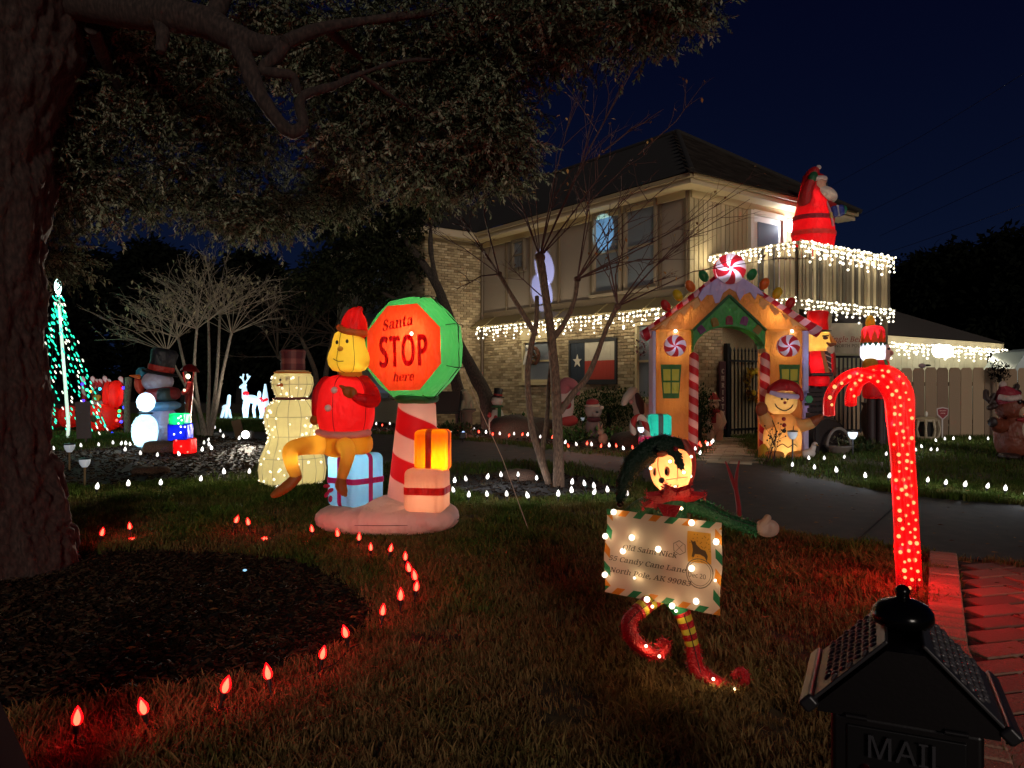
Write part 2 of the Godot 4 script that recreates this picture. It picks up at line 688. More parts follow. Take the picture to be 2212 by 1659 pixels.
func pave(parent: Node3D, poly: PackedVector2Array, s: Vector2, turn: float, gap: float, tones: Array, lift: float) -> void:
	var lo := Vector2(INF, INF)
	var hi := -lo
	for p in poly:
		var q := p.rotated(turn)
		lo = lo.min(q); hi = hi.max(q)
	var me := Shape.new().rbox(Vector3.ZERO, Vector3(s.x - gap * 0.4, 0.05, s.y - gap * 0.4), 0.008, Basis(), 1).mesh()
	var rest := []
	var list := []
	var row := 0
	var y := lo.y
	while y < hi.y:
		var x := lo.x - (s.x * 0.5 if row % 2 else 0.0)
		while x < hi.x:
			var q := Vector2(x + s.x / 2, y + s.y / 2).rotated(-turn)
			if Geometry2D.is_point_in_polygon(q, poly):
				list.append(q)
			x += s.x
		y += s.y
		row += 1
	list.sort_custom(func(a, b): return a.length() < b.length())
	for k in list.size():
		var q: Vector2 = list[k]
		var px := (q.x / -q.y) * F + 1106.0
		var xf := Transform3D(Basis(Vector3.UP, turn + rng.randf_range(-0.012, 0.012)) * Basis(Vector3.RIGHT, rng.randf_range(-0.03, 0.03)), Vector3(q.x, land(q.y) + lift - 0.008 + rng.randf_range(-0.005, 0.005), q.y))
		if px > -60 and px < 2290 and q.y < -1.6 and parent.get_child_count() < 300:
			piece("paver", me, paint(tones[rng.randi() % tones.size()], 0.8, 0.0, 0.4, 5.0), parent, xf)
		else:
			rest.append(xf)
	if rest.size() > 0:
		scatter("pavers", me, paint(tones[0], 0.8, 0.0, 0.4, 5.0), rest, [], parent)

func tuft(blades: int, h: float, wide: float, seedv: int) -> ArrayMesh:
	var g := RandomNumberGenerator.new()
	g.seed = seedv
	var s := Shape.new()
	for k in blades:
		var a := g.randf() * TAU
		var root := Vector3(g.randf_range(-1, 1), 0, g.randf_range(-1, 1)) * wide
		var lean := Vector3(cos(a), 0, sin(a)) * g.randf_range(0.25, 1.1)
		var hh := h * g.randf_range(0.5, 1.15)
		var w := g.randf_range(0.0022, 0.0042)
		var side := Vector3(-sin(a), 0, cos(a)) * w
		var mid := root + Vector3(0, hh * 0.6, 0) + lean * hh * 0.3
		var tip := root + Vector3(0, hh * 0.85, 0) + lean * hh * 0.9
		var nn := (Vector3(-lean.x, 0.8, -lean.z)).normalized()
		var b := s.add(root - side, nn); s.add(root + side, nn); s.add(mid - side * 0.8, nn); s.add(mid + side * 0.8, nn); s.add(tip, nn)
		s.tri(b, b + 1, b + 2); s.tri(b + 1, b + 3, b + 2); s.tri(b + 2, b + 3, b + 4)
	return s.mesh()

func in_any(p: Vector2, polys: Array) -> bool:
	for q in polys:
		if Geometry2D.is_point_in_polygon(p, q):
			return true
	return false

func grow_grass() -> void:
	var no := FastNoiseLite.new()
	no.frequency = 0.9
	var near_x := []; var near_c := []
	var far_x := []; var far_c := []
	var bare := [mulch_ring, drive, house_bed, island, left_bed, apron, walk_poly]
	var boxes := []
	for b in bare:
		var r := Rect2(b[0], Vector2.ZERO)
		for p in b: r = r.expand(p)
		boxes.append(r)
	# dry tan grass with green left in it
	var tries := 60000
	for k in tries:
		var d := sqrt(rng.randf_range(1.7 * 1.7, 10.5 * 10.5))
		if d > 5.0 and rng.randf() > 0.75: continue
		var x := rng.randf_range(-0.72, 0.72) * d
		var p := Vector2(x, -d)
		var skip := false
		for q in bare.size():
			if boxes[q].has_point(p) and Geometry2D.is_point_in_polygon(p, bare[q]):
				skip = true
				break
		if skip: continue
		var v := no.get_noise_2d(p.x, p.y)
		if v < -0.3 and rng.randf() < 0.75: continue
		var s := rng.randf_range(0.65, 1.3) * (1.0 + 0.5 * v)
		var green := clampf(0.25 + v * 0.9 + (d - 5.5) * 0.16 + rng.randf_range(-0.3, 0.3), 0.0, 1.0)
		var col := lin("8a7048").lerp(lin("4e6428"), green) * rng.randf_range(0.6, 1.25)
		near_x.append(Transform3D(Basis(Vector3.UP, rng.randf() * TAU).scaled(Vector3.ONE * s * (1.0 if d < 5 else 1.3)), Vector3(x, land(-d), -d)))
		near_c.append(col)
	for k in 34000:
		var d := sqrt(rng.randf_range(10.0 * 10.0, 30.0 * 30.0))
		var x := rng.randf_range(-0.75, 0.75) * d
		if d > 19.0 and x > -6.0: continue
		var p := Vector2(x, -d)
		if in_any(p, bare): continue
		var col := lin("5a5a2e").lerp(lin("44602a"), rng.randf()) * rng.randf_range(0.6, 1.2)
		far_x.append(Transform3D(Basis(Vector3.UP, rng.randf() * TAU).scaled(Vector3.ONE * rng.randf_range(1.0, 1.8)), Vector3(x, land(-d), -d)))
		far_c.append(col)
	var m := tints(0.9, 0.35)
	var split := [[], [], []]
	var splitc := [[], [], []]
	for k in near_x.size():
		split[k % 3].append(near_x[k]); splitc[k % 3].append(near_c[k])
	for k in 3:
		tag(scatter("grass", tuft(16, [0.06, 0.075, 0.05][k], 0.05, 30 + k), m, split[k], splitc[k]), ["short dry tan lawn grass between the mulch ring and the elf", "taller blades of dry brown lawn grass in front of the driveway", "low greenish blades of lawn grass under the striped post"][k], "grass")
	tag(scatter("grass", tuft(14, 0.075, 0.09, 40), m, far_x, far_c), "green lawn grass beyond the driveway, before the fence and far left", "grass")

func lay_chips() -> void:   # bark chips, needles and fallen leaves
	var chip := Shape.new()
	chip.box(Vector3.ZERO, Vector3(0.05, 0.006, 0.012)).box(Vector3(0.02, 0.006, 0.015), Vector3(0.03, 0.004, 0.008), Basis(Vector3.UP, 1.0))
	var x := []; var c := []
	for poly in [mulch_ring, left_bed, house_bed, island]:
		var r := Rect2(poly[0], Vector2.ZERO)
		for p in poly: r = r.expand(p)
		var count := mini(int(r.get_area() * (900.0 if poly == mulch_ring else 150.0)), 14000)
		for k in count:
			var p := Vector2(rng.randf_range(r.position.x, r.end.x), rng.randf_range(r.position.y, r.end.y))
			if not Geometry2D.is_point_in_polygon(p, poly): continue
			var b := Basis(Vector3.UP, rng.randf() * TAU) * Basis(Vector3.RIGHT, rng.randf_range(-0.5, 0.5)) * Basis(Vector3.BACK, rng.randf_range(-0.45, 0.45))
			x.append(Transform3D(b.scaled(Vector3.ONE * rng.randf_range(0.5, 1.5)), Vector3(p.x, land(p.y) + 0.015 + rng.randf() * 0.012, p.y)))
			c.append(lin(["1e140e", "2a1d14", "382a20", "1a130e", "463829"][rng.randi() % 5]))
	tag(scatter("bark_chips", chip.mesh(), tints(0.9), x, c), "dark bark chips spread in the mulch ring and the beds", "mulch")
	var leaf := leaf_mesh(0.05, 0.02)
	x = []; c = []
	for k in 2000:
		var d := sqrt(rng.randf_range(2.0 * 2.0, 15.0 * 15.0))
		var p := Vector2(rng.randf_range(-0.7, 0.7) * d, -d)
		x.append(Transform3D((Basis(Vector3.UP, rng.randf() * TAU) * Basis(Vector3.RIGHT, rng.randf_range(-0.4, 0.4))).scaled(Vector3.ONE * rng.randf_range(0.7, 1.4)), Vector3(p.x, land(p.y) + (0.02 if in_any(p, [drive]) else 0.05), p.y)))
		c.append(lin(["6a4a2c", "7c5a34", "4a3222", "8a6a40"][rng.randi() % 4]))
	tag(scatter("fallen_leaves", leaf, tints(0.8, 0.3), x, c), "small brown leaves fallen on the lawn and the driveway", "leaves")

func leaf_mesh(l: float, w: float) -> ArrayMesh:
	var s := Shape.new()
	leaf(s, Vector3.ZERO, Vector3(1, 0, 0), Vector3(0, 1, 0), l, w)
	return s.mesh()

func leaf(s: Shape, root: Vector3, dir: Vector3, up: Vector3, l: float, w: float) -> void:
	dir = dir.normalized()
	var side := dir.cross(up).normalized()
	var nn := side.cross(dir).normalized()
	var a := s.add(root, nn); s.add(root + dir * l * 0.4 + side * w * 0.5 + nn * w * 0.12, (nn - side * 0.3).normalized()); s.add(root + dir * l, nn); s.add(root + dir * l * 0.4 - side * w * 0.5 + nn * w * 0.12, (nn + side * 0.3).normalized())
	s.tri(a, a + 1, a + 2); s.tri(a, a + 2, a + 3)


# ---------- house ----------
const HT := 0.637   # how far the house is turned

func hp(x: float, y: float, z: float) -> Vector3:   # house axes to the scene's
	return house.transform * Vector3(x, y, z)

func wall_bricks(parent: Node3D, from: Vector3, along: Vector3, out: Vector3, length: float, h0: float, h1: float, budget: Array, holes := []) -> void:
	var s := Vector2(0.215, 0.075)
	var tones := ["a08e6e", "ac9a78", "928064", "b4a282", "9a886a", "a69372", "86755a"]
	var me := Shape.new().rbox(Vector3.ZERO, Vector3(s.x - 0.012, s.y - 0.012, 0.06), 0.006, Basis(), 1).mesh()
	var b := Basis(along, Vector3.UP, out)
	var rest := []; var cols := []
	var row := 0
	var y := h0
	while y + s.y <= h1 + 0.001:
		var x := -s.x * 0.5 if row % 2 else 0.0
		while x < length:
			var a := maxf(x, 0.0)
			var e := minf(x + s.x, length)
			var mid := Vector2((a + e) / 2, y + s.y / 2)
			var skip := false
			for h in holes:
				if h.has_point(mid): skip = true
			if not skip and e - a > 0.05:
				var xf := Transform3D(b * Basis.from_scale(Vector3((e - a) / s.x, 1, 1)), from + along * mid.x + Vector3(0, mid.y, 0) + out * rng.randf_range(-0.023, -0.017))
				if budget[0] > 0:
					budget[0] -= 1
					piece("brick", me, paint(tones[rng.randi() % tones.size()], 0.9, 0.0, 0.4, 6.0), parent, xf)
				else:
					rest.append(xf); cols.append(lin(tones[rng.randi() % tones.size()]) * rng.randf_range(0.85, 1.1))
			x += s.x
		y += s.y
		row += 1
	if rest.size() > 0:
		scatter("bricks", me, tints(0.9), rest, cols, parent)

func window(parent: Node3D, at_: Vector3, along: Vector3, out: Vector3, w: float, h: float, trim := "8a7a62", rail := true) -> MeshInstance3D:
	var b := Basis(along, Vector3.UP, out)
	var s := Shape.new()
	var f := 0.07
	for sx in [-1, 1]:
		s.box(at_ + along * (w / 2 - f / 2) * sx + out * 0.03, Vector3(f, h, 0.09), b)
	s.box(at_ + Vector3(0, h / 2 - f / 2, 0) + out * 0.03, Vector3(w - f * 2, f, 0.088), b)
	s.box(at_ - Vector3(0, h / 2 - f / 2, 0) + out * 0.03, Vector3(w - f * 2, f, 0.088), b)
	var o := part("window", s, paint(trim, 0.6), parent)
	part("pane", Shape.new().box(at_ - out * 0.005, Vector3(w - f * 2, h - f * 2, 0.008), b), paint("6c7276", 0.3), o)
	if rail:
		part("sash_rail", Shape.new().box(at_ + out * 0.016, Vector3(w - f * 2, 0.05, 0.032), b), paint(trim, 0.6), o)
	part("sill", Shape.new().box(at_ - Vector3(0, h / 2 + 0.04, 0) + out * 0.06, Vector3(w + 0.1, 0.07, 0.14), b), paint(trim, 0.6), o)
	return o

func build_house() -> void:
	house = thing("house", "two storey house with tan brick below and a railed balcony", "house", Vector3(381.0 * 16.5 / F, 0.3, -16.5), HT)
	var siding := paint("857767", 0.75, 0.0, 0.15, 3.0)
	var mortar := mottled("8a7a5c", "a08f6e", 0.05, 1.0, 0.95, 0.4)
	var budget := [300]
	# long wall: brick below, stucco panels above
	var X := Vector3.RIGHT
	var Z := Vector3.BACK
	var core := part("wall", Shape.new().box(Vector3(1.2, 1.4, -3.95), Vector3(2.3, 2.8, 7.8)), mortar, house)
	var side_core := part("wall", Shape.new().box(Vector3(0.62, 1.4, -0.3), Vector3(1.02, 2.8, 0.54)), mortar, house)
	wall_bricks(side_core, Vector3(0.0, 0, 0), X, Z, 1.13, 0.0, 2.78, budget)
	wall_bricks(core, Vector3(0, 0, 0), -Z, -X, 7.85, 0.0, 2.78, budget, [Rect2(4.54, 1.25, 1.3, 1.15), Rect2(1.0, 0.85, 0.55, 1.75)])
	var upper := part("upper_wall", Shape.new().box(Vector3(2.7, 4.1, -3.93), Vector3(5.36, 2.56, 7.82)), siding, house)
	for z in [0.06, 0.8, 1.95, 3.05, 4.3, 5.5, 6.6]:
		part("batten", Shape.new().box(Vector3(-0.01, 4.1, -z), Vector3(0.05, 2.5, 0.07)), paint("6a5a44", 0.75), upper)
	part("band_board", Shape.new().box(Vector3(-0.03, 3.2, -3.9), Vector3(0.06, 0.16, 7.7)), paint("6a5a44", 0.75), upper)
	# right wall: upright boards
	for k in 36:
		var x := 0.075 + k * 0.15
		part("siding_board", Shape.new().box(Vector3(x, 4.1, 0.0), Vector3(0.124, 2.54, 0.06)), paint(["a49270", "ac9a78", "9a8a68"][rng.randi() % 3], 0.7, 0.0, 0.2, 3.0), upper)
	part("backing", Shape.new().box(Vector3(2.7, 4.1, -0.012), Vector3(5.3, 2.5, 0.01)), paint("1c1812", 0.9), upper)
	# skirt roof with gutter under the upper storey
	var sk := Shape.new()
	sk.face([Vector3(-0.02, 3.14, 0.02), Vector3(-0.42, 2.86, 0.02), Vector3(-0.42, 2.86, -7.85), Vector3(-0.02, 3.14, -7.85)], Vector3(-1, 1, 0))
	sk.face([Vector3(-0.02, 2.82, 0.02), Vector3(-0.42, 2.82, 0.02), Vector3(-0.42, 2.82, -7.85), Vector3(-0.02, 2.82, -7.85)], Vector3(0, -1, 0))
	sk.face([Vector3(-0.42, 2.86, 0.02), Vector3(-0.42, 2.82, 0.02), Vector3(-0.42, 2.82, -7.85), Vector3(-0.42, 2.86, -7.85)], Vector3(-1, 0, 0))
	sk.face([Vector3(-0.02, 3.14, 0.02), Vector3(-0.42, 2.86, 0.02), Vector3(-0.42, 2.82, 0.02), Vector3(-0.02, 2.82, 0.02)], Vector3(0, 0, 1))
	var skirt := part("skirt_roof", sk, paint("94845c", 0.45, 0.2), house)
	for k in 5:
		part("seam", Shape.new().box(Vector3(-0.22, 3.005, -0.9 - k * 1.55), Vector3(0.5, 0.03, 0.025), Basis(Vector3.BACK, atan2(0.28, 0.4))), paint("94845c", 0.4, 0.2), skirt)
	# wing of brick that stands out on the left
	var wing := part("wing_wall", Shape.new().box(Vector3(-0.93, 2.7, -10.9), Vector3(1.94, 5.36, 6.0)), mortar, house)
	wall_bricks(wing, Vector3(-1.93, 0, -7.87), X, Z, 1.92, 0.0, 5.3, [0])
	wall_bricks(wing, Vector3(-1.93, 0, -7.87), -Z, -X, 1.5, 0.0, 5.3, [0])
	for y in [1.7, 4.2]:
		window(wing, Vector3(-1.92, y, -10.6), -Z, -X, 1.5, 1.7, "7d7468")
	part("downspout", Shape.new().tube([Vector3(-0.05, 0.1, -7.76), Vector3(-0.05, 5.3, -7.76)], [0.045], 8), paint("5a4c3a", 0.5), house)
	# windows
	window(upper, Vector3(-0.01, 4.78, -6.0), -Z, -X, 0.58, 0.85, "6e6250")
	window(upper, Vector3(-0.01, 4.36, -2.47), -Z, -X, 0.98, 1.98, "857660")
	window(upper, Vector3(-0.01, 4.36, -1.37), -Z, -X, 1.02, 1.98, "857660")
	var lw := window(core, Vector3(0.02, 1.82, -5.19), -Z, -X, 1.3, 1.14, "b0a078")
	part("header", Shape.new().box(Vector3(-0.03, 2.55, -5.19), Vector3(0.1, 0.3, 1.34)), paint("b0a078", 0.7), lw)
	window(core, Vector3(0.02, 1.72, -1.27), -Z, -X, 0.54, 1.76, "b0a078")
	# recess of the entry, its white door and its ceiling
	part("entry_wall", Shape.new().box(Vector3(3.2, 1.4, -1.15), Vector3(4.3, 2.8, 0.2)), paint("a89a80", 0.8), house)
	var door := part("front_door", Shape.new().rbox(Vector3(1.95, 1.1, -1.0), Vector3(1.1, 2.2, 0.08), 0.01, Basis(), 1), paint("d8d4c6", 0.5), house)
	for k in 3:
		part("panel", Shape.new().rbox(Vector3(1.95, 0.45 + k * 0.66, -0.95), Vector3(0.75, 0.5, 0.03), 0.012, Basis(), 1), paint("d0ccbe", 0.5), door)
	part("door_knob", Shape.new().ell(Vector3(1.5, 1.05, -0.92), Vector3.ONE * 0.035), paint("a08040", 0.3, 0.8), door)
	part("entry_pier", Shape.new().box(Vector3(5.2, 1.4, -0.3), Vector3(0.4, 2.8, 0.5)), mortar, house)
	# eaves, soffits and roof
	var fz := paint("b0a084", 0.6)
	var eave := part("fascia", Shape.new().box(Vector3(-0.42, 5.46, -3.75), Vector3(0.05, 0.2, 8.35)).box(Vector3(2.7, 5.46, 0.42), Vector3(6.29, 0.2, 0.05)), fz, house)
	part("gutter", Shape.new().box(Vector3(-0.49, 5.5, -3.7), Vector3(0.09, 0.09, 8.4)).box(Vector3(2.7, 5.5, 0.49), Vector3(6.3, 0.09, 0.09)), paint("9c8a68", 0.5), eave)
	part("soffit", Shape.new().box(Vector3(-0.2, 5.372, -3.7), Vector3(0.39, 0.02, 8.2)).box(Vector3(2.7, 5.37, 0.2), Vector3(6.2, 0.02, 0.39)), paint("c0ae84", 0.7), eave)
	part("frieze", Shape.new().box(Vector3(-0.03, 5.28, -3.9), Vector3(0.05, 0.16, 7.7)).box(Vector3(2.7, 5.28, 0.045), Vector3(5.3, 0.16, 0.04)), paint("b8a67c", 0.7), eave)
	part("fascia", Shape.new().box(Vector3(-1.2, 5.46, -7.45), Vector3(2.3, 0.2, 0.05)).box(Vector3(-2.35, 5.46, -10.4), Vector3(0.05, 0.2, 5.9)), fz, house)
	part("soffit", Shape.new().box(Vector3(-1.15, 5.36, -7.65), Vector3(2.3, 0.02, 0.38)).box(Vector3(-2.14, 5.362, -10.4), Vector3(0.38, 0.02, 5.5)), paint("c0ae84", 0.7), house)
	var shingle := mottled("1a1816", "2c2824", 0.08, 1.0, 0.95, 0.5, Vector3(1, 4, 1))
	var rs := Shape.new()
	var A := Vector3(2.7, 7.83, -2.69)
	var B := Vector3(2.7, 7.83, -12.0)
	var c0 := Vector3(-0.55, 5.56, 0.55)
	var c1 := Vector3(5.95, 5.56, 0.55)
	rs.face([c0, Vector3(-0.55, 5.56, -12.0), B, A], Vector3(-1, 1, 0))
	rs.face([c1, Vector3(5.95, 5.56, -12.0), B, A], Vector3(1, 1, 0))
	rs.face([c0, c1, A], Vector3(0, 1, 1))
	var roof := part("roof", rs, shingle, house)
	for seg in [[c0, A], [c1, A], [A, B]]:
		part("ridge_cap", Shape.new().tube([seg[0] + Vector3(0, 0.01, 0), seg[1] + Vector3(0, 0.01, 0)], [0.07], 6), paint("26221e", 0.9), roof)
	# courses of shingles on the front hip
	var xs := []; var cs := []
	var sm := Shape.new().box(Vector3.ZERO, Vector3(0.3, 0.012, 0.2)).mesh()
	for row in 22:
		var f := row / 22.0
		var half := lerpf(3.2, 0.05, f)
		var y := lerpf(5.58, 7.83, f)
		var z := lerpf(0.52, -2.69, f)
		var x := -half + (0.15 if row % 2 else 0.0)
		while x < half:
			xs.append(Transform3D(Basis(Vector3.RIGHT, 0.60), Vector3(2.7 + x, y + 0.005 + rng.randf() * 0.006, z)))
			cs.append(lin("322c27") * rng.randf_range(0.7, 1.3))
			x += 0.305
	scatter("shingles", sm, tints(0.95), xs, cs, roof)
	var wr := Shape.new()
	wr.face([Vector3(-2.45, 5.56, -7.35), Vector3(0.3, 5.56, -7.35), Vector3(0.3, 7.4, -10.3), Vector3(-0.4, 7.4, -10.3)], Vector3(0, 1, 1))
	wr.face([Vector3(-2.45, 5.56, -7.35), Vector3(-0.4, 7.4, -10.3), Vector3(-2.45, 5.56, -13.5)], Vector3(-1, 1, 0))
	part("wing_roof", wr, shingle, house)
	build_balcony()
	# upper door and lamp on the right wall
	var ud := part("balcony_door", Shape.new().box(Vector3(2.7, 4.02, 0.045), Vector3(1.1, 2.14, 0.05)), paint("cfcac0", 0.6), house)
	part("pane", Shape.new().box(Vector3(2.7, 4.05, 0.08), Vector3(0.78, 1.8, 0.02)), paint("5e6874", 0.2), ud)
	part("door_frame", Shape.new().box(Vector3(2.08, 4.05, 0.06), Vector3(0.12, 2.3, 0.1)).box(Vector3(3.32, 4.05, 0.06), Vector3(0.12, 2.3, 0.1)).box(Vector3(2.7, 5.16, 0.06), Vector3(1.12, 0.12, 0.098)), paint("c8bca8", 0.6), ud)
	var fl := part("wall_lamp", Shape.new().rbox(Vector3(3.46, 4.98, 0.06), Vector3(0.16, 0.16, 0.08), 0.02), paint("d0d0d0", 0.4), house)
	var head := part("bulb", ball(0.16), glow("f4f8ff", 5.0), fl)
	head.position = Vector3(3.46, 4.98, 0.2)
	omni(Vector3(3.46, 4.98, 0.22), "f2f6ff", 1.8, fl, 0.1)

func build_balcony() -> void:
	var wood := ["50473a", "7d7058", "3a342a", "a89a7e", "655a48", "8a7c64"]
	var bal := part("balcony", Shape.new().box(Vector3(2.43, 2.88, 1.1), Vector3(3.52, 0.1, 2.1)).box(Vector3(2.43, 2.76, 2.1), Vector3(3.5, 0.14, 0.08)).box(Vector3(0.72, 2.76, 1.05), Vector3(0.08, 0.14, 2.0)), paint("5e5442", 0.85, 0.0, 0.3), house)
	part("handrail", Shape.new().box(Vector3(2.43, 3.98, 2.19), Vector3(3.66, 0.04, 0.16)).box(Vector3(0.66, 3.982, 1.1), Vector3(0.16, 0.04, 2.02)).box(Vector3(4.2, 3.982, 1.1), Vector3(0.16, 0.04, 2.02)), paint("7a6e58", 0.85), bal)
	for k in 29:
		part("plank", Shape.new().rbox(Vector3(0.72 + k * 0.121 + rng.randf_range(-0.006, 0.006), 3.41, 2.2 + rng.randf_range(-0.008, 0.012)), Vector3(0.096 if k % 4 else 0.08, 1.06 + rng.randf_range(-0.02, 0.02), 0.025), 0.006, Basis(), 1), paint(wood[rng.randi() % 6], 0.85, 0.0, 0.4, 4.0), bal)
	for k in 17:
		part("plank", Shape.new().rbox(Vector3(0.645, 3.41, 2.1 - k * 0.124), Vector3(0.025, 1.06 + rng.randf_range(-0.02, 0.02), 0.1 if k % 3 else 0.085), 0.006, Basis(), 1), paint(wood[rng.randi() % 6], 0.85, 0.0, 0.4, 4.0), bal)
		part("plank", Shape.new().rbox(Vector3(4.215, 3.41, 2.1 - k * 0.124), Vector3(0.025, 1.06, 0.1), 0.006, Basis(), 1), paint(wood[rng.randi() % 6], 0.85, 0.0, 0.4, 4.0), bal)
	for p in [Vector3(0.72, 0, 2.1), Vector3(4.14, 0, 2.1)]:
		part("post", Shape.new().box(p + Vector3(0, 1.95, 0), Vector3(0.1, 3.9, 0.1)), paint("5a5040", 0.85, 0.0, 0.3), bal)

func build_garage() -> void:
	var g := thing("garage", "low cream garage with a shallow grey roof behind the wooden fence", "garage", Vector3(8.95, 0.3, -19.0), HT)
	var w := 7.38
	part("wall", Shape.new().box(Vector3(w / 2, 1.2, -2.6), Vector3(w - 0.6, 2.4, 4.6)), paint("b9b59a", 0.8, 0.0, 0.3, 3.0), g)
	for k in 22:
		part("siding_board", Shape.new().box(Vector3(0.45 + k * 0.305, 1.19, -0.28), Vector3(0.292, 2.36, 0.03)), paint("b9b59a", 0.75, 0.0, 0.2, 3.0), g)
	part("fascia", Shape.new().box(Vector3(w / 2, 2.32, 0.0), Vector3(w + 0.1, 0.2, 0.05)), paint("b8ac8c", 0.6), g)
	part("soffit", Shape.new().box(Vector3(w / 2, 2.225, -0.16), Vector3(w, 0.02, 0.28)), paint("c8bc9c", 0.7), g)
	var rs := Shape.new()
	var a := Vector3(-1.2, 2.44, 0.06)
	var b := Vector3(w + 0.1, 2.44, 0.06)
	var r0 := Vector3(-1.2, 3.75, -2.6)
	var r1 := Vector3(w - 3.6, 3.75, -2.6)
	rs.face([a, b, r1, r0], Vector3(0, 1, 1))
	rs.face([b, Vector3(w + 0.1, 2.44, -5.2), r1], Vector3(1, 1, 0))
	rs.face([Vector3(-1.2, 2.44, -5.2), Vector3(w + 0.1, 2.44, -5.2), r1, r0], Vector3(0, 1, -1))
	part("roof", rs, mottled("3a332c", "504840", 0.08, 1.0, 0.95, 0.5, Vector3(1, 4, 1)), g)
	var fl := part("flood_lamp", Shape.new().rbox(Vector3(3.05, 2.16, 0.06), Vector3(0.3, 0.16, 0.12), 0.03), paint("d8d8d8", 0.4), g)
	for k in 2:
		var o := part("bulb", ball(0.19), glow("fffaf0", 3.0), fl)
		o.position = Vector3(2.82 + k * 0.42, 2.08, 0.24)
	omni(Vector3(2.84, 2.08, 0.26), "fff4dc", 1.4, fl, 0.12)

func build_fence() -> void:
	var f := thing("fence", "weathered dog-ear picket fence before the cream garage", "fence", Vector3(0, 0.3, 0))
	var tones := ["8c7862", "967e66", "7e6a58", "9e886e", "746252"]
	var poly := PackedVector2Array([Vector2(-0.125, 0), Vector2(0.125, 0), Vector2(0.125, 1.5), Vector2(0.085, 1.56), Vector2(-0.085, 1.56), Vector2(-0.125, 1.5)])
	var me := Shape.new().prism(poly, -0.009, 0.009).mesh()
	var x := 5.9
	while x < 13.2:
		var back := x > 11.15
		piece("picket", me, paint(tones[rng.randi() % 5], 0.9, 0.0, 0.5, 4.0), f, Transform3D(Basis(Vector3.UP, rng.randf_range(-0.01, 0.01)), Vector3(x, rng.randf_range(-0.015, 0.015), -17.3 - (0.5 if back else 0.0) + rng.randf_range(-0.006, 0.006))))
		x += 0.266 + rng.randf_range(-0.004, 0.01)
	for y in [0.35, 1.2]:
		part("rail", Shape.new().box(Vector3(8.5, y, -17.34), Vector3(5.3, 0.09, 0.04)), paint("4c4034", 0.9), f)
		part("rail", Shape.new().box(Vector3(12.3, y, -17.84), Vector3(2.2, 0.09, 0.04)), paint("4c4034", 0.9), f)
	for px in [6.4, 8.8, 11.1]:
		part("post", Shape.new().box(Vector3(px, 0.75, -17.41), Vector3(0.09, 1.5, 0.09)), paint("4c4034", 0.9), f)


# ---------- trees ----------
func sprig(count: int, l: float, w: float, leaf_l: float, leaf_w: float, seedv: int, droop := 0.5) -> ArrayMesh:
	var g := RandomNumberGenerator.new()
	g.seed = seedv
	var s := Shape.new()
	s.tinted = true
	s.tint = lin("4a3e30")
	var pts := [Vector3.ZERO, Vector3(l * 0.5, -l * 0.06, g.randf_range(-0.05, 0.05) * l), Vector3(l, -l * 0.25 * droop, g.randf_range(-0.1, 0.1) * l)]
	s.tube(pts, [w, w * 0.7, w * 0.4], 4, false)
	for k in count:
		var f := float(k + 1) / count
		var p: Vector3 = pts[0].lerp(pts[2], f)
		s.tint = Color.WHITE * g.randf_range(0.65, 1.25)
		var a := g.randf() * TAU
		var dir := Vector3(0.7, sin(a) * 0.8 - droop * 0.6, cos(a)).normalized()
		leaf(s, p, dir, Vector3(g.randf_range(-0.6, 0.6), 1, g.randf_range(-0.6, 0.6)), leaf_l * g.randf_range(0.7, 1.2), leaf_w * g.randf_range(0.8, 1.2))
	return s.mesh()

func crown(parent: Node3D, blobs: Array, per: float, me: Array, m: Material, tones: Array, size: Vector2, called := "crown", gaps := -0.18) -> void:
	var xs := []; var cs := []
	for q in me.size():
		xs.append([]); cs.append([])
	var no := FastNoiseLite.new()
	no.frequency = 0.9
	for b in blobs:
		var c: Vector3 = b[0]
		var r: Vector3 = b[1]
		var count := int(per * pow(r.x * r.y * r.z, 0.667))
		for k in count:
			var q := Vector3(rng.randfn(), rng.randfn(), rng.randfn()).normalized() * pow(rng.randf(), 0.45)
			var p := c + q * r
			var v := no.get_noise_3d(p.x * 1.6, p.y * 1.6, p.z * 1.6)
			if v < gaps: continue
			var b3 := Basis(Vector3.UP, rng.randf() * TAU) * Basis(Vector3.BACK, rng.randf_range(-0.9, 0.5)) * Basis(Vector3.RIGHT, rng.randf_range(-0.8, 0.8))
			var w := rng.randi() % me.size()
			xs[w].append(Transform3D(b3.scaled(Vector3.ONE * rng.randf_range(size.x, size.y)), p))
			cs[w].append(lin(tones[rng.randi() % tones.size()]) * rng.randf_range(0.75, 1.25))
	for q in me.size():
		scatter(called, me[q], m, xs[q], cs[q], parent)

func bark(lo: String, hi: String) -> StandardMaterial3D:
	return mottled(lo, hi, 0.06, 1.1, 0.95, 1.2, Vector3(1, 0.35, 1))

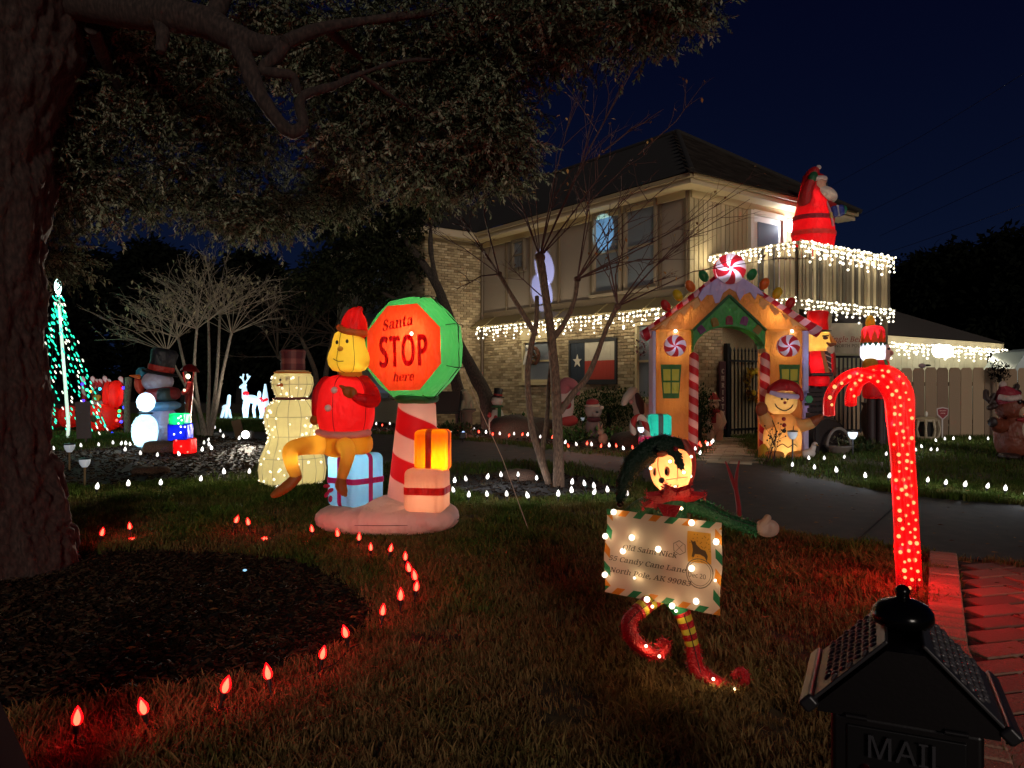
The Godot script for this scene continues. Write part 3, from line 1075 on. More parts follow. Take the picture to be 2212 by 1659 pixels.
func trunk_tube(s: Shape, pts: Array, rads: Array, sides: int, rough: float, seedv: int, freq := 6.0) -> void:   # a furrowed stem
	var first := s.v.size()
	s.tube(pts, rads, sides, true)
	var no := FastNoiseLite.new()
	no.seed = seedv
	no.noise_type = FastNoiseLite.TYPE_CELLULAR
	no.cellular_return_type = FastNoiseLite.RETURN_DISTANCE2_SUB
	no.frequency = 1.0
	var ns := FastNoiseLite.new()
	ns.seed = seedv + 3
	ns.frequency = 0.8
	for k in range(first, s.v.size()):
		var p := s.v[k]
		var a := no.get_noise_3d(p.x * freq, p.y * freq * 0.28 + ns.get_noise_3d(p.x * 3, p.y * 3, p.z * 3), p.z * freq)
		s.v[k] = p + s.n[k] * rough * (minf(a + 1.0, 0.5) * 2.0 - 0.6 + ns.get_noise_3dv(p * 1.5) * 1.2)
	# shading normals from the furrowed surface
	var acc := PackedVector3Array()
	acc.resize(s.v.size())
	for k in range(0, s.i.size(), 3):
		var a := s.i[k]
		if a < first: continue
		var b := s.i[k + 1]
		var d := s.i[k + 2]
		var x := (s.v[d] - s.v[a]).cross(s.v[b] - s.v[a])
		acc[a] += x; acc[b] += x; acc[d] += x
	for k in range(first, s.v.size()):
		if acc[k].length() > 1e-12:
			s.n[k] = acc[k].normalized()

func pxs(list: Array) -> Array:   # [x, y, distance] triples to points
	var out := []
	for q in list:
		out.append(at(q[0], q[1], q[2]))
	return out

func build_oak() -> void:
	var t := thing("oak_tree", "large live oak with furrowed trunk in the mulch ring and low spreading limbs", "tree", Vector3(-4.2, 0, -6.2))
	var o := Vector3(-4.2, 0, -6.2)
	var s := Shape.new()
	var axis := [Vector3(-4.15, -0.1, -6.2), Vector3(-4.16, 0.12, -6.2), Vector3(-4.2, 0.4, -6.2), Vector3(-4.24, 1.0, -6.2), Vector3(-4.29, 1.7, -6.2), Vector3(-4.33, 2.4, -6.2), Vector3(-4.28, 3.2, -6.2), Vector3(-4.14, 4.0, -6.15), Vector3(-3.98, 4.6, -6.1), Vector3(-3.8, 5.6, -6.0)]
	var rr := [0.62, 0.57, 0.53, 0.5, 0.48, 0.48, 0.5, 0.55, 0.58, 0.4]
	var pts := []
	for p in curve(axis, 22): pts.append(p - o)
	trunk_tube(s, pts, spread(rr, pts.size()), 150, 0.075, 3, 6.5)
	var bk := bark("1e1512", "46362f")
	part("trunk", s, bk, t)
	var limbs := [
		[[[120, -10, 6.1], [200, 10, 6.0], [283, 26, 5.9], [377, 36, 5.8], [448, 50, 5.75], [500, 78, 5.7], [560, 96, 5.65], [612, 94, 5.6]], [0.17, 0.14, 0.125, 0.12, 0.115, 0.1, 0.08, 0.06]],
		[[[448, 55, 5.75], [470, 20, 5.8], [490, -30, 5.9], [540, -120, 6.1]], [0.08, 0.075, 0.07, 0.05]],
		[[[505, 80, 5.7], [530, 130, 5.6], [562, 205, 5.5], [606, 266, 5.45], [634, 286, 5.45], [655, 266, 5.5], [646, 228, 5.55], [662, 203, 5.6], [725, 184, 5.8], [777, 160, 6.0], [872, 132, 6.3], [966, 128, 6.6]], [0.07, 0.065, 0.058, 0.05, 0.045, 0.042, 0.04, 0.035, 0.028, 0.024, 0.018, 0.01]],
		[[[612, 94, 5.6], [598, 120, 5.6], [566, 150, 5.6], [600, 158, 5.6], [631, 165, 5.65], [645, 200, 5.7]], [0.055, 0.05, 0.042, 0.038, 0.034, 0.028]],
		[[[345, 40, 5.8], [352, 75, 5.75], [347, 114, 5.7]], [0.055, 0.045, 0.03]],
		[[[612, 94, 5.6], [700, 60, 5.9], [830, 40, 6.2], [1000, 20, 6.4], [1200, 5, 6.3], [1400, 10, 6.1]], [0.06, 0.05, 0.04, 0.03, 0.02, 0.012]],
		[[[777, 160, 6.0], [850, 210, 6.4], [930, 260, 6.8], [1010, 320, 7.1], [1060, 370, 7.3]], [0.022, 0.02, 0.016, 0.012, 0.008]],
		[[[200, 60, 6.1], [240, 160, 6.6], [300, 260, 7.0], [360, 350, 7.3], [470, 420, 7.6]], [0.06, 0.045, 0.035, 0.025, 0.012]],
		[[[700, 60, 5.9], [760, 110, 6.4], [840, 190, 6.9], [880, 300, 7.3], [900, 390, 7.5]], [0.03, 0.028, 0.022, 0.016, 0.01]]]
	var q := 0
	for l in limbs:
		var ls := Shape.new()
		var lp := []
		for p in curve(pxs(l[0]), 7): lp.append(p - o)
		trunk_tube(ls, lp, spread(l[1], lp.size()), 18, 0.012, 11 + q, 12.0)
		part("limb", ls, bk, t)
		q += 1
	var blobs := []
	for b in [[140, 300, 6.9, 120, 150], [250, 190, 7.0, 160, 130], [420, 190, 7.4, 150, 130], [200, 410, 7.2, 120, 80], [400, 400, 7.6, 140, 75], [510, 470, 7.8, 70, 40], [590, 450, 8.0, 80, 60], [640, 80, 6.9, 160, 110], [830, 120, 7.0, 210, 130], [1060, 70, 6.7, 240, 105], [1270, 40, 6.4, 200, 75], [1440, 15, 6.2, 110, 50], [780, 270, 7.2, 130, 110], [950, 260, 7.2, 170, 130], [1070, 240, 7.0, 90, 110], [930, 370, 7.5, 150, 70], [1080, 340, 7.4, 80, 65], [720, 400, 8.4, 90, 80], [110, 560, 7.6, 45, 40], [90, 480, 7.4, 45, 50], [300, 60, 6.8, 200, 70], [520, 290, 7.6, 90, 80],
			[500, -160, 6.6, 300, 130], [900, -160, 6.6, 320, 130], [1250, -120, 6.4, 250, 90], [250, -200, 6.4, 250, 120]]:
		var u: float = b[2] / F
		blobs.append([at(b[0], b[1], b[2]) - o, Vector3(b[3] * u, b[4] * u, 0.65)])
	var me := []
	for k in 3:
		me.append(sprig(22, 0.24, 0.0035, 0.04, 0.015, 50 + k, 0.9))
	crown(t, blobs, 2300.0, me, tints(0.95, 0.3), ["767c64", "848a72", "666e54", "8e8e78", "5a604a", "4a503e"], Vector2(0.75, 1.35), "crown", -0.32)

func twig_run(s: Shape, a: Vector3, b: Vector3, r: float, depth_: int, seeds: Array) -> void:
	var mid := a.lerp(b, 0.5) + Vector3(rng.randf_range(-1, 1), rng.randf_range(-0.3, 1), rng.randf_range(-1, 1)) * (b - a).length() * 0.09
	s.tube([a, a.lerp(mid, 0.55), mid, mid.lerp(b, 0.5), b], [r, r * 0.9, r * 0.75, r * 0.55, r * 0.3], 5 if depth_ > 0 else 4, false)
	if depth_ <= 0:
		seeds.append(b)
		return
	for k in (5 if depth_ > 1 else 3):
		var f := rng.randf_range(0.35, 0.95)
		var p := a.lerp(mid, f * 2.0) if f < 0.5 else mid.lerp(b, f * 2.0 - 1.0)
		var d := ((b - a).normalized() + Vector3(rng.randf_range(-1, 1), rng.randf_range(-0.6, 0.7), rng.randf_range(-1, 1)) * 0.85).normalized()
		twig_run(s, p, p + d * (b - a).length() * rng.randf_range(0.2, 0.42), r * 0.5, depth_ - 1, seeds)

func bare_tree(t: Node3D, o: Vector3, stems: Array, shoots: Array, m: Material, mt: Material, r_shoot: float, dep: int) -> Array:
	for l in stems:
		var s := Shape.new()
		var lp := []
		for p in curve(pxs(l[0]), 6): lp.append(p - o)
		trunk_tube(s, lp, spread(l[1], lp.size()), 14, l[1][0] * 0.05, 5, 9.0)
		part("stem", s, m, t)
	var seeds := []
	for q in shoots:
		var s := Shape.new()
		twig_run(s, at(q[0], q[1], q[2]) - o, at(q[3], q[4], q[5]) - o, r_shoot * rng.randf_range(0.7, 1.2), dep, seeds)
		part("branch", s, mt, t)
	return seeds

func build_front_myrtle() -> void:
	var o := on(1198, 1052)
	var t := thing("crape_myrtle", "bare crape myrtle with several smooth stems on the island before the house", "tree", o)
	var d := -o.z
	var e := d + 0.15
	var stems := [
		[[[1207, 1056, d], [1206, 980, d], [1203, 880, d], [1196, 780, d], [1186, 690, d], [1176, 620, d], [1166, 556, d]], [0.085, 0.07, 0.068, 0.062, 0.058, 0.055, 0.06]],
		[[[1210, 890, d], [1238, 850, d - 0.1], [1268, 815, d - 0.15], [1290, 765, d - 0.2], [1312, 705, d - 0.2], [1334, 662, d - 0.2]], [0.05, 0.042, 0.038, 0.034, 0.03, 0.035]],
		[[[1188, 1050, e], [1168, 990, e], [1150, 930, e], [1142, 860, e], [1140, 800, e], [1150, 735, e], [1158, 700, e], [1160, 640, e + 0.1]], [0.055, 0.05, 0.045, 0.042, 0.04, 0.04, 0.036, 0.03]],
		[[[1190, 1048, e], [1172, 985, e + 0.1], [1182, 900, e + 0.2], [1186, 820, e + 0.2], [1196, 740, e + 0.1]], [0.04, 0.035, 0.03, 0.026, 0.02]],
		[[[1158, 725, e], [1128, 675, e], [1100, 630, e], [1078, 592, e]], [0.04, 0.034, 0.03, 0.032]],
		[[[1190, 735, d], [1218, 700, d + 0.1], [1240, 650, d + 0.1], [1247, 603, d + 0.1]], [0.045, 0.038, 0.03, 0.036]]]
	var sh := []
	for q in [[1166, 556, 1127, 110], [1166, 556, 1150, 330], [1166, 556, 1232, 250], [1166, 556, 1290, 205], [1166, 556, 1378, 130], [1166, 556, 1205, 380], [1166, 556, 1090, 420], [1166, 556, 1060, 330], [1166, 556, 1330, 330], [1166, 556, 1290, 420],
			[1078, 592, 985, 470], [1078, 592, 960, 430], [1078, 592, 1020, 520], [1078, 592, 930, 500], [1078, 592, 1045, 380], [1078, 592, 1000, 620],
			[1247, 603, 1510, 470], [1247, 603, 1590, 420], [1247, 603, 1440, 400], [1247, 603, 1370, 390], [1247, 603, 1280, 380], [1247, 603, 1500, 560], [1247, 603, 1410, 560], [1247, 603, 1255, 330], [1247, 603, 1330, 470],
			[1334, 662, 1318, 440], [1334, 662, 1425, 540], [1334, 662, 1500, 500], [1334, 662, 1620, 430], [1334, 662, 1350, 520], [1334, 662, 1460, 590], [1334, 662, 1700, 555], [1334, 662, 1290, 560],
			[1378, 335, 1505, 200], [1300, 330, 1420, 250], [1170, 640, 1090, 560], [1290, 420, 1400, 330]]:
		sh.append([q[0], q[1], d, q[2], q[3], d + rng.randf_range(-0.9, 0.9)])
	var seeds := bare_tree(t, o, stems, sh, bark("48382c", "75604c"), paint("4a2a22", 0.8), 0.011, 2)
	for kn in [[1166, 556, d, 0.075], [1334, 662, d - 0.2, 0.05], [1247, 603, d + 0.1, 0.05], [1078, 592, e, 0.045]]:
		part("knot", Shape.new().ell(at(kn[0], kn[1], kn[2]) - o, Vector3(1, 0.8, 1) * kn[3], Basis(), 0.8, 12, 8), bark("4a3428", "6a4e3e"), t)
	var xs := []; var cs := []
	for k in seeds.size():
		if rng.randf() < 0.22:
			xs.append(Transform3D((Basis(Vector3.UP, rng.randf() * TAU) * Basis(Vector3.BACK, rng.randf_range(-1.5, 0.3))).scaled(Vector3.ONE * rng.randf_range(0.8, 1.3)), seeds[k]))
			cs.append(lin(["9a6a3a", "7a4a2a", "b08850", "5a3a28"][rng.randi() % 4]))
	scatter("leaves", leaf_mesh(0.06, 0.032), tints(0.7, 0.4), xs, cs, t)

func build_left_trees() -> void:
	var o := floor_at(448, 17.0)
	var t := thing("crape_myrtle", "pale multi-stemmed bare crape myrtle lit from below by the flood lamp", "tree", o)
	var d := 17.0
	var stems := []
	var sh := []
	for q in [[430, 400, 800, 385, 730], [440, 420, 800, 425, 710], [448, 452, 800, 450, 690], [455, 480, 810, 500, 720], [452, 470, 790, 475, 680], [446, 410, 850, 360, 760]]:
		var dd: float = d + rng.randf_range(-0.5, 0.5)
		stems.append([[[q[0], 940, d], [(q[0] + q[1]) / 2.0, 880, (d + dd) / 2], [q[1], q[2], dd], [q[3], q[4], dd]], [0.05, 0.042, 0.034, 0.028]])
		for k in 14:
			var a: float = lerpf(-1.25, 1.15, (k + rng.randf()) / 14.0) + (q[3] - 440) * 0.004
			var l := rng.randf_range(80, 150)
			sh.append([q[3], q[4], dd, q[3] + sin(a) * l * 1.15, q[4] - cos(a) * l * 0.85 - 10, dd + rng.randf_range(-1.2, 1.2)])
	var seeds := bare_tree(t, o, stems, sh, bark("625a50", "8c8274"), paint("7c7262", 0.85), 0.011, 2)
	var xs := []; var cs := []
	for k in seeds.size():
		if rng.randf() < 0.5:
			xs.append(Transform3D((Basis(Vector3.UP, rng.randf() * TAU) * Basis(Vector3.BACK, rng.randf_range(-1.5, 0.3))).scaled(Vector3.ONE * rng.randf_range(0.8, 1.5)), seeds[k]))
			cs.append(lin(["8a8468", "9a9274", "6a6450"][rng.randi() % 3]))
	scatter("leaves", leaf_mesh(0.09, 0.045), tints(0.7, 0.4), xs, cs, t)
	# a second bare tree further back
	o = floor_at(690, 22.0)
	t = thing("crape_myrtle", "darker bare tree with arching branches behind the lit wire snowman", "tree", o)
	stems = []
	sh = []
	for q in [[690, 680, 800, 650, 730], [696, 705, 800, 720, 720], [686, 660, 820, 600, 770], [700, 730, 830, 760, 760]]:
		stems.append([[[q[0], 912, 22.0], [(q[0] + q[1]) / 2.0, 860, 22.0], [q[1], q[2], 22.0], [q[3], q[4], 22.0]], [0.11, 0.09, 0.07, 0.05]])
		for k in 9:
			var a := rng.randf_range(-1.6, 1.3)
			sh.append([q[3], q[4], 22.0, q[3] + sin(a) * 130, q[4] - cos(a) * 130, 22.0 + rng.randf_range(-1.5, 1.5)])
	bare_tree(t, o, stems, sh, bark("3a3028", "5c4c3e"), paint("4a3c30", 0.9), 0.02, 2)
	# leaning tree beside the brick wing
	o = floor_at(1040, 18.0)
	t = thing("leaning_tree", "dark tree with two leaning stems in front of the brick wing", "tree", o)
	var bk := bark("201a16", "4a4036")
	for l in [[[[1058, 925, 18.0], [1050, 860, 18.0], [1020, 800, 18.0], [990, 740, 18.1], [972, 690, 18.2], [950, 630, 18.3], [925, 585, 18.4], [895, 545, 18.5], [868, 510, 18.5]], [0.2, 0.17, 0.15, 0.13, 0.12, 0.11, 0.1, 0.07, 0.05]],
			[[[1000, 925, 18.3], [992, 860, 18.3], [980, 800, 18.3], [975, 730, 18.3]], [0.17, 0.15, 0.14, 0.1]],
			[[[945, 625, 18.3], [935, 570, 18.3], [930, 520, 18.3], [935, 470, 18.3], [958, 415, 18.3]], [0.08, 0.07, 0.06, 0.05, 0.03]],
			[[[905, 690, 18.6], [870, 655, 18.7], [820, 630, 18.8], [770, 600, 18.8]], [0.07, 0.06, 0.05, 0.02]],
			[[[950, 640, 18.3], [930, 670, 18.5], [905, 690, 18.6]], [0.07, 0.07, 0.07]]]:
		var s := Shape.new()
		var lp := []
		for p in curve(pxs(l[0]), 6): lp.append(p - o)
		trunk_tube(s, lp, spread(l[1], lp.size()), 18, 0.022, 9, 6.0)
		part("stem", s, bk, t)
	var me := []
	for k in 2:
		me.append(sprig(15, 0.4, 0.006, 0.12, 0.045, 70 + k, 0.8))
	var blobs := []
	for b in [[840, 470, 18.5, 90, 70], [770, 520, 18.8, 90, 80], [800, 600, 19.0, 80, 60], [900, 440, 18.2, 60, 50], [720, 440, 19.5, 80, 70], [860, 560, 18.8, 50, 50], [690, 600, 20, 70, 60]]:
		var u: float = b[2] / F
		blobs.append([at(b[0], b[1], b[2]) - o, Vector3(b[3] * u, b[4] * u, 0.9)])
	crown(t, blobs, 330.0, me, tints(0.6, 0.2), ["2c3020", "363a26", "262a1c"], Vector2(0.8, 1.4))

func build_far_trees() -> void:
	var s := Shape.new()
	var g := RandomNumberGenerator.new()
	g.seed = 90
	for k in 26:
		var dir := Vector3(g.randfn(), g.randfn(), g.randfn()).normalized()
		leaf(s, dir * g.randf_range(0.05, 0.55), dir + Vector3(g.randf(), -0.4, g.randf()), Vector3(g.randfn(), 1, g.randfn()), 0.32, 0.16)
	var me := [s.mesh()]
	var m := tints(0.9)
	var tx := []; var tc := []
	for k in 5200:
		var q := rng.randf_range(-1.0, 1.0)
		var dd := rng.randf_range(56.0, 62.0)
		var hh := 3.4 + 0.9 * sin(q * 17.0) + 0.6 * sin(q * 41.0)
		tx.append(Transform3D(Basis(Vector3.UP, rng.randf() * TAU).scaled(Vector3.ONE * rng.randf_range(1.0, 1.7)), Vector3(q * 62.0, rng.randf_range(0.2, hh), -dd)))
		tc.append(lin("0a0c09"))
	tag(scatter("treeline", me[0], m, tx, tc), "low black treeline along the horizon behind the yard", "treeline")
	var spots := [[-60, 50, 520], [120, 46, 540], [280, 52, 500], [400, 48, 560], [520, 45, 535], [640, 50, 510], [760, 42, 560], [1960, 55, 585], [1905, 60, 600], [2040, 50, 560], [2130, 42, 470], [2230, 38, 430], [2330, 44, 480]]
	for q in spots.size():
		var p: Array = spots[q]
		var d: float = p[1]
		var o := floor_at(p[0], d)
		var h: float = EYE + (829.5 - p[2]) * d / F - 0.3
		var left: bool = p[0] < 1000
		var names := ["at the far left edge", "behind the string-light tree", "behind the sleigh", "behind the pale crape myrtle", "left of the wire snowman", "above the wire snowman", "nearest the brick wing", "low, right of the balcony", "lowest, touching the balcony lights", "rounded, above the garage roof", "tall, above the right end of the fence", "tallest, cut by the right edge", "mostly outside the right edge"]
		var t := thing("dark_tree", "unlit dark tree on the horizon, " + names[q], "tree", o, 0.0, "dark trees beyond the lit yard")
		part("trunk", Shape.new().tube([Vector3(0, -0.2, 0), Vector3(0.2, h * 0.35, 0), Vector3(0, h * 0.6, 0.1)], [0.35, 0.25, 0.12], 8), paint("14100d", 0.95), t)
		var blobs := []
		for k in 9:
			blobs.append([Vector3(rng.randf_range(-3, 3), h * rng.randf_range(0.25, 0.82), rng.randf_range(-1.5, 1.5)), Vector3(rng.randf_range(1.4, 2.4), h * 0.18, 1.6)])
		crown(t, blobs, 75.0, me, m, ["0c0f0a", "10130c", "0a0c08"], Vector2(0.9, 1.6))


# ---------- things of the front lawn ----------
var lox := 0.0
var loy := 0.0
var lu := 0.001

func frame(x: float, y: float, d: float) -> void:   # measures of a thing are taken from the picture at its own distance
	lox = x; loy = y; lu = d / F

func L(x: float, y: float, z := 0.0) -> Vector3:
	return Vector3((x - lox) * lu, (loy - y) * lu, z)

func Ls(list: Array) -> Array:
	var out := []
	for q in list:
		out.append(L(q[0], q[1], q[2] if q.size() > 2 else 0.0))
	return out

func loft(s: Shape, polys: Array, zs: Array) -> void:
	for k in polys.size() - 1:
		var a: PackedVector2Array = polys[k]
		var b: PackedVector2Array = polys[k + 1]
		for q in a.size():
			var r := (q + 1) % a.size()
			var mid := (a[q] + a[r] + b[q] + b[r])
			s.face([Vector3(a[q].x, a[q].y, zs[k]), Vector3(a[r].x, a[r].y, zs[k]), Vector3(b[r].x, b[r].y, zs[k + 1]), Vector3(b[q].x, b[q].y, zs[k + 1])], Vector3(mid.x, mid.y, (a[q].length() - b[q].length()) * signf(zs[k + 1] - zs[k])))

func gift(parent: Node3D, called: String, c: Vector3, s: Vector3, turn: float, m: Material, rib: Material, tall := true, flat_ := true, w := 0.05) -> MeshInstance3D:
	var o := part(called, Shape.new().rbox(Vector3.ZERO, s, minf(s.x, s.y) * 0.16, Basis(), 4), m, parent)
	o.position = c
	o.rotation.y = turn
	var e := 0.006
	var hx := s.x / 2 + e; var hy := s.y / 2 + e; var hz := s.z / 2 + e
	var r := minf(s.x, s.y) * 0.16
	var loops := []
	if flat_: loops.append([Vector2(hx, hz), Vector3.RIGHT, Vector3.BACK, Vector3.UP])
	if tall:
		loops.append([Vector2(hy, hz), Vector3.UP, Vector3.BACK, Vector3.RIGHT])
		loops.append([Vector2(hx, hy), Vector3.RIGHT, Vector3.UP, Vector3.BACK])
	for l in loops:   # a band laid round the box
		var h: Vector2 = l[0]
		var ring := []; var nor := []
		for cx in 4:
			var sx: float = [1, -1, -1, 1][cx]; var sy: float = [1, 1, -1, -1][cx]
			for k in 5:
				var a := cx * PI / 2 + k * PI / 8
				nor.append(l[1] * cos(a) + l[2] * sin(a))
				ring.append(l[1] * (sx * (h.x - r)) + l[2] * (sy * (h.y - r)) + nor[-1] * r)
		ring.append(ring[0]); nor.append(nor[0])
		var b := Shape.new()
		for k in ring.size():
			b.add(ring[k] - l[3] * w / 2, nor[k]); b.add(ring[k] + l[3] * w / 2, nor[k])
		for k in ring.size() - 1:
			b.tri(k * 2, k * 2 + 1, k * 2 + 2); b.tri(k * 2 + 1, k * 2 + 3, k * 2 + 2)
		part("ribbon", b, rib, o)
	return o

func build_mailbox() -> void:
	var t := thing("mailbox", "black metal mailbox with studded gable roof and round finial in the lower right corner", "mailbox", Vector3(0.862, -0.03, -1.70), -0.44)
	var blk := paint("0c0607", 0.4, 0.1, 0.012, 9.0)
	part("body", Shape.new().rbox(Vector3(0, 0.62, 0), Vector3(0.28, 0.44, 0.29), 0.012, Basis(), 2), blk, t)
	part("post", Shape.new().box(Vector3(0, 0.2, 0), Vector3(0.1, 0.4, 0.1)), blk, t)
	var gab := PackedVector2Array([Vector2(-0.165, 0.84), Vector2(0.165, 0.84), Vector2(0.165, 0.855), Vector2(0.035, 0.985), Vector2(-0.035, 0.985), Vector2(-0.165, 0.855)])
	part("gable", Shape.new().prism(gab, -0.155, 0.158), blk, t)
	var ang := atan2(0.13, 0.13)
	for sg in [-1.0, 1.0]:
		var b := Basis(Vector3.BACK, -ang * sg)
		var mid := Vector3(0.105 * sg, 0.931, 0)
		var p := part("roof_plate", Shape.new().rbox(mid, Vector3(0.205, 0.008, 0.312), 0.003, b, 1), paint("3a3738", 0.42, 0.35), t)
		var me := Shape.new().ell(Vector3.ZERO, Vector3(0.0105, 0.0055, 0.0062), Basis(), 1.0, 8, 6).mesh()
		for r in 7:
			for k in 11:
				if r > 5 and k > 9: continue
				var q := mid + b * Vector3((-0.07 + r * 0.021) * sg, 0.0045, -0.14 + k * 0.0265 + (0.0157 if r % 2 else 0.0))
				piece("tread_stud", me, paint("5a5658", 0.38, 0.35), p, Transform3D(b * Basis(Vector3.UP, 0.7 if (r + k) % 2 else -0.7), q))
		part("eave_strip", Shape.new().rbox(Vector3(0.182 * sg, 0.853, 0), Vector3(0.034, 0.03, 0.33), 0.008, b, 2), paint("2c2a2c", 0.35, 0.3), t)
	var fin := part("finial", Shape.new().lathe([Vector2(0.034, 0.965), Vector2(0.032, 0.985), Vector2(0.045, 0.995), Vector2(0.06, 1.005), Vector2(0.064, 1.017), Vector2(0.061, 1.031), Vector2(0.05, 1.045), Vector2(0.03, 1.054), Vector2(0.014, 1.058), Vector2(0.013, 1.062)], 32), paint("0d0c0c", 0.18, 0.5), t)
	part("finial_knob", Shape.new().ell(Vector3(0, 1.072, 0), Vector3.ONE * 0.0155), paint("0d0c0c", 0.2, 0.5), fin)
	words("MAIL", 0.046, 0.004, paint("2a282c", 0.6), t, Transform3D(Basis(), Vector3(0.0, 0.785, 0.16)))
	part("handle", Shape.new().tube(curve([Vector3(-0.075, 0.735, 0.148), Vector3(-0.06, 0.735, 0.17), Vector3(0, 0.735, 0.176), Vector3(0.06, 0.735, 0.17), Vector3(0.075, 0.735, 0.148)], 4), [0.009], 8), paint("5a1418", 0.35, 0.3), t)
	part("door_panel", Shape.new().rbox(Vector3(0, 0.66, 0.145), Vector3(0.22, 0.32, 0.01), 0.004, Basis(), 1), paint("100e0f", 0.4, 0.2), t)
	for x in [-0.09, 0.09]:
		part("hinge", Shape.new().tube([Vector3(x - 0.02, 0.842, 0.163), Vector3(x + 0.02, 0.842, 0.163)], [0.006], 8), paint("1c191a", 0.4, 0.4), t)
	# cords that lie over the bricks behind it
	var cd := Shape.new()
	cd.tube(curve([on(2005, 1385, 0.06), on(2060, 1400, 0.06), on(2110, 1413, 0.06), on(2160, 1405, 0.06), on(2230, 1402, 0.06), on(2400, 1420, 0.06)], 6), [0.008], 6)
	tag(part("extension_cord", cd, paint("0a0a0a", 0.6)), "black extension cord lying across the red-lit bricks behind the mailbox", "cord")
	cd = Shape.new()
	cd.tube(curve([on(2120, 1495, 0.06), on(2160, 1492, 0.06), on(2200, 1512, 0.06), on(2260, 1560, 0.06)], 6), [0.007], 6)
	tag(part("extension_cord", cd, paint("0a0a0a", 0.6)), "short length of black cord on the bricks right of the mailbox roof", "cord")
	# dark post cut off by the lower left corner
	var k := thing("dark_post", "dark leaning post with a pale edge tube in the lower left corner", "post", Vector3(-1.50, -0.08, -2.25))
	part("post", Shape.new().box(Vector3(-0.135, 0.41, 0), Vector3(0.3, 0.95, 0.2), Basis(Vector3.BACK, 0.42)), paint("060606", 0.8), k)
	part("tube", Shape.new().tube([Vector3(-0.14, 0.80, 0.06), Vector3(-0.06, 0.62, 0.06), Vector3(0.025, 0.44, 0.06)], [0.012], 8), paint("8a8674", 0.4), k)
	part("tube_cap", Shape.new().ell(Vector3(0.034, 0.445, 0.07), Vector3(0.017, 0.014, 0.017), Basis(Vector3.BACK, 0.5)), paint("d8d8a0", 0.3), k)

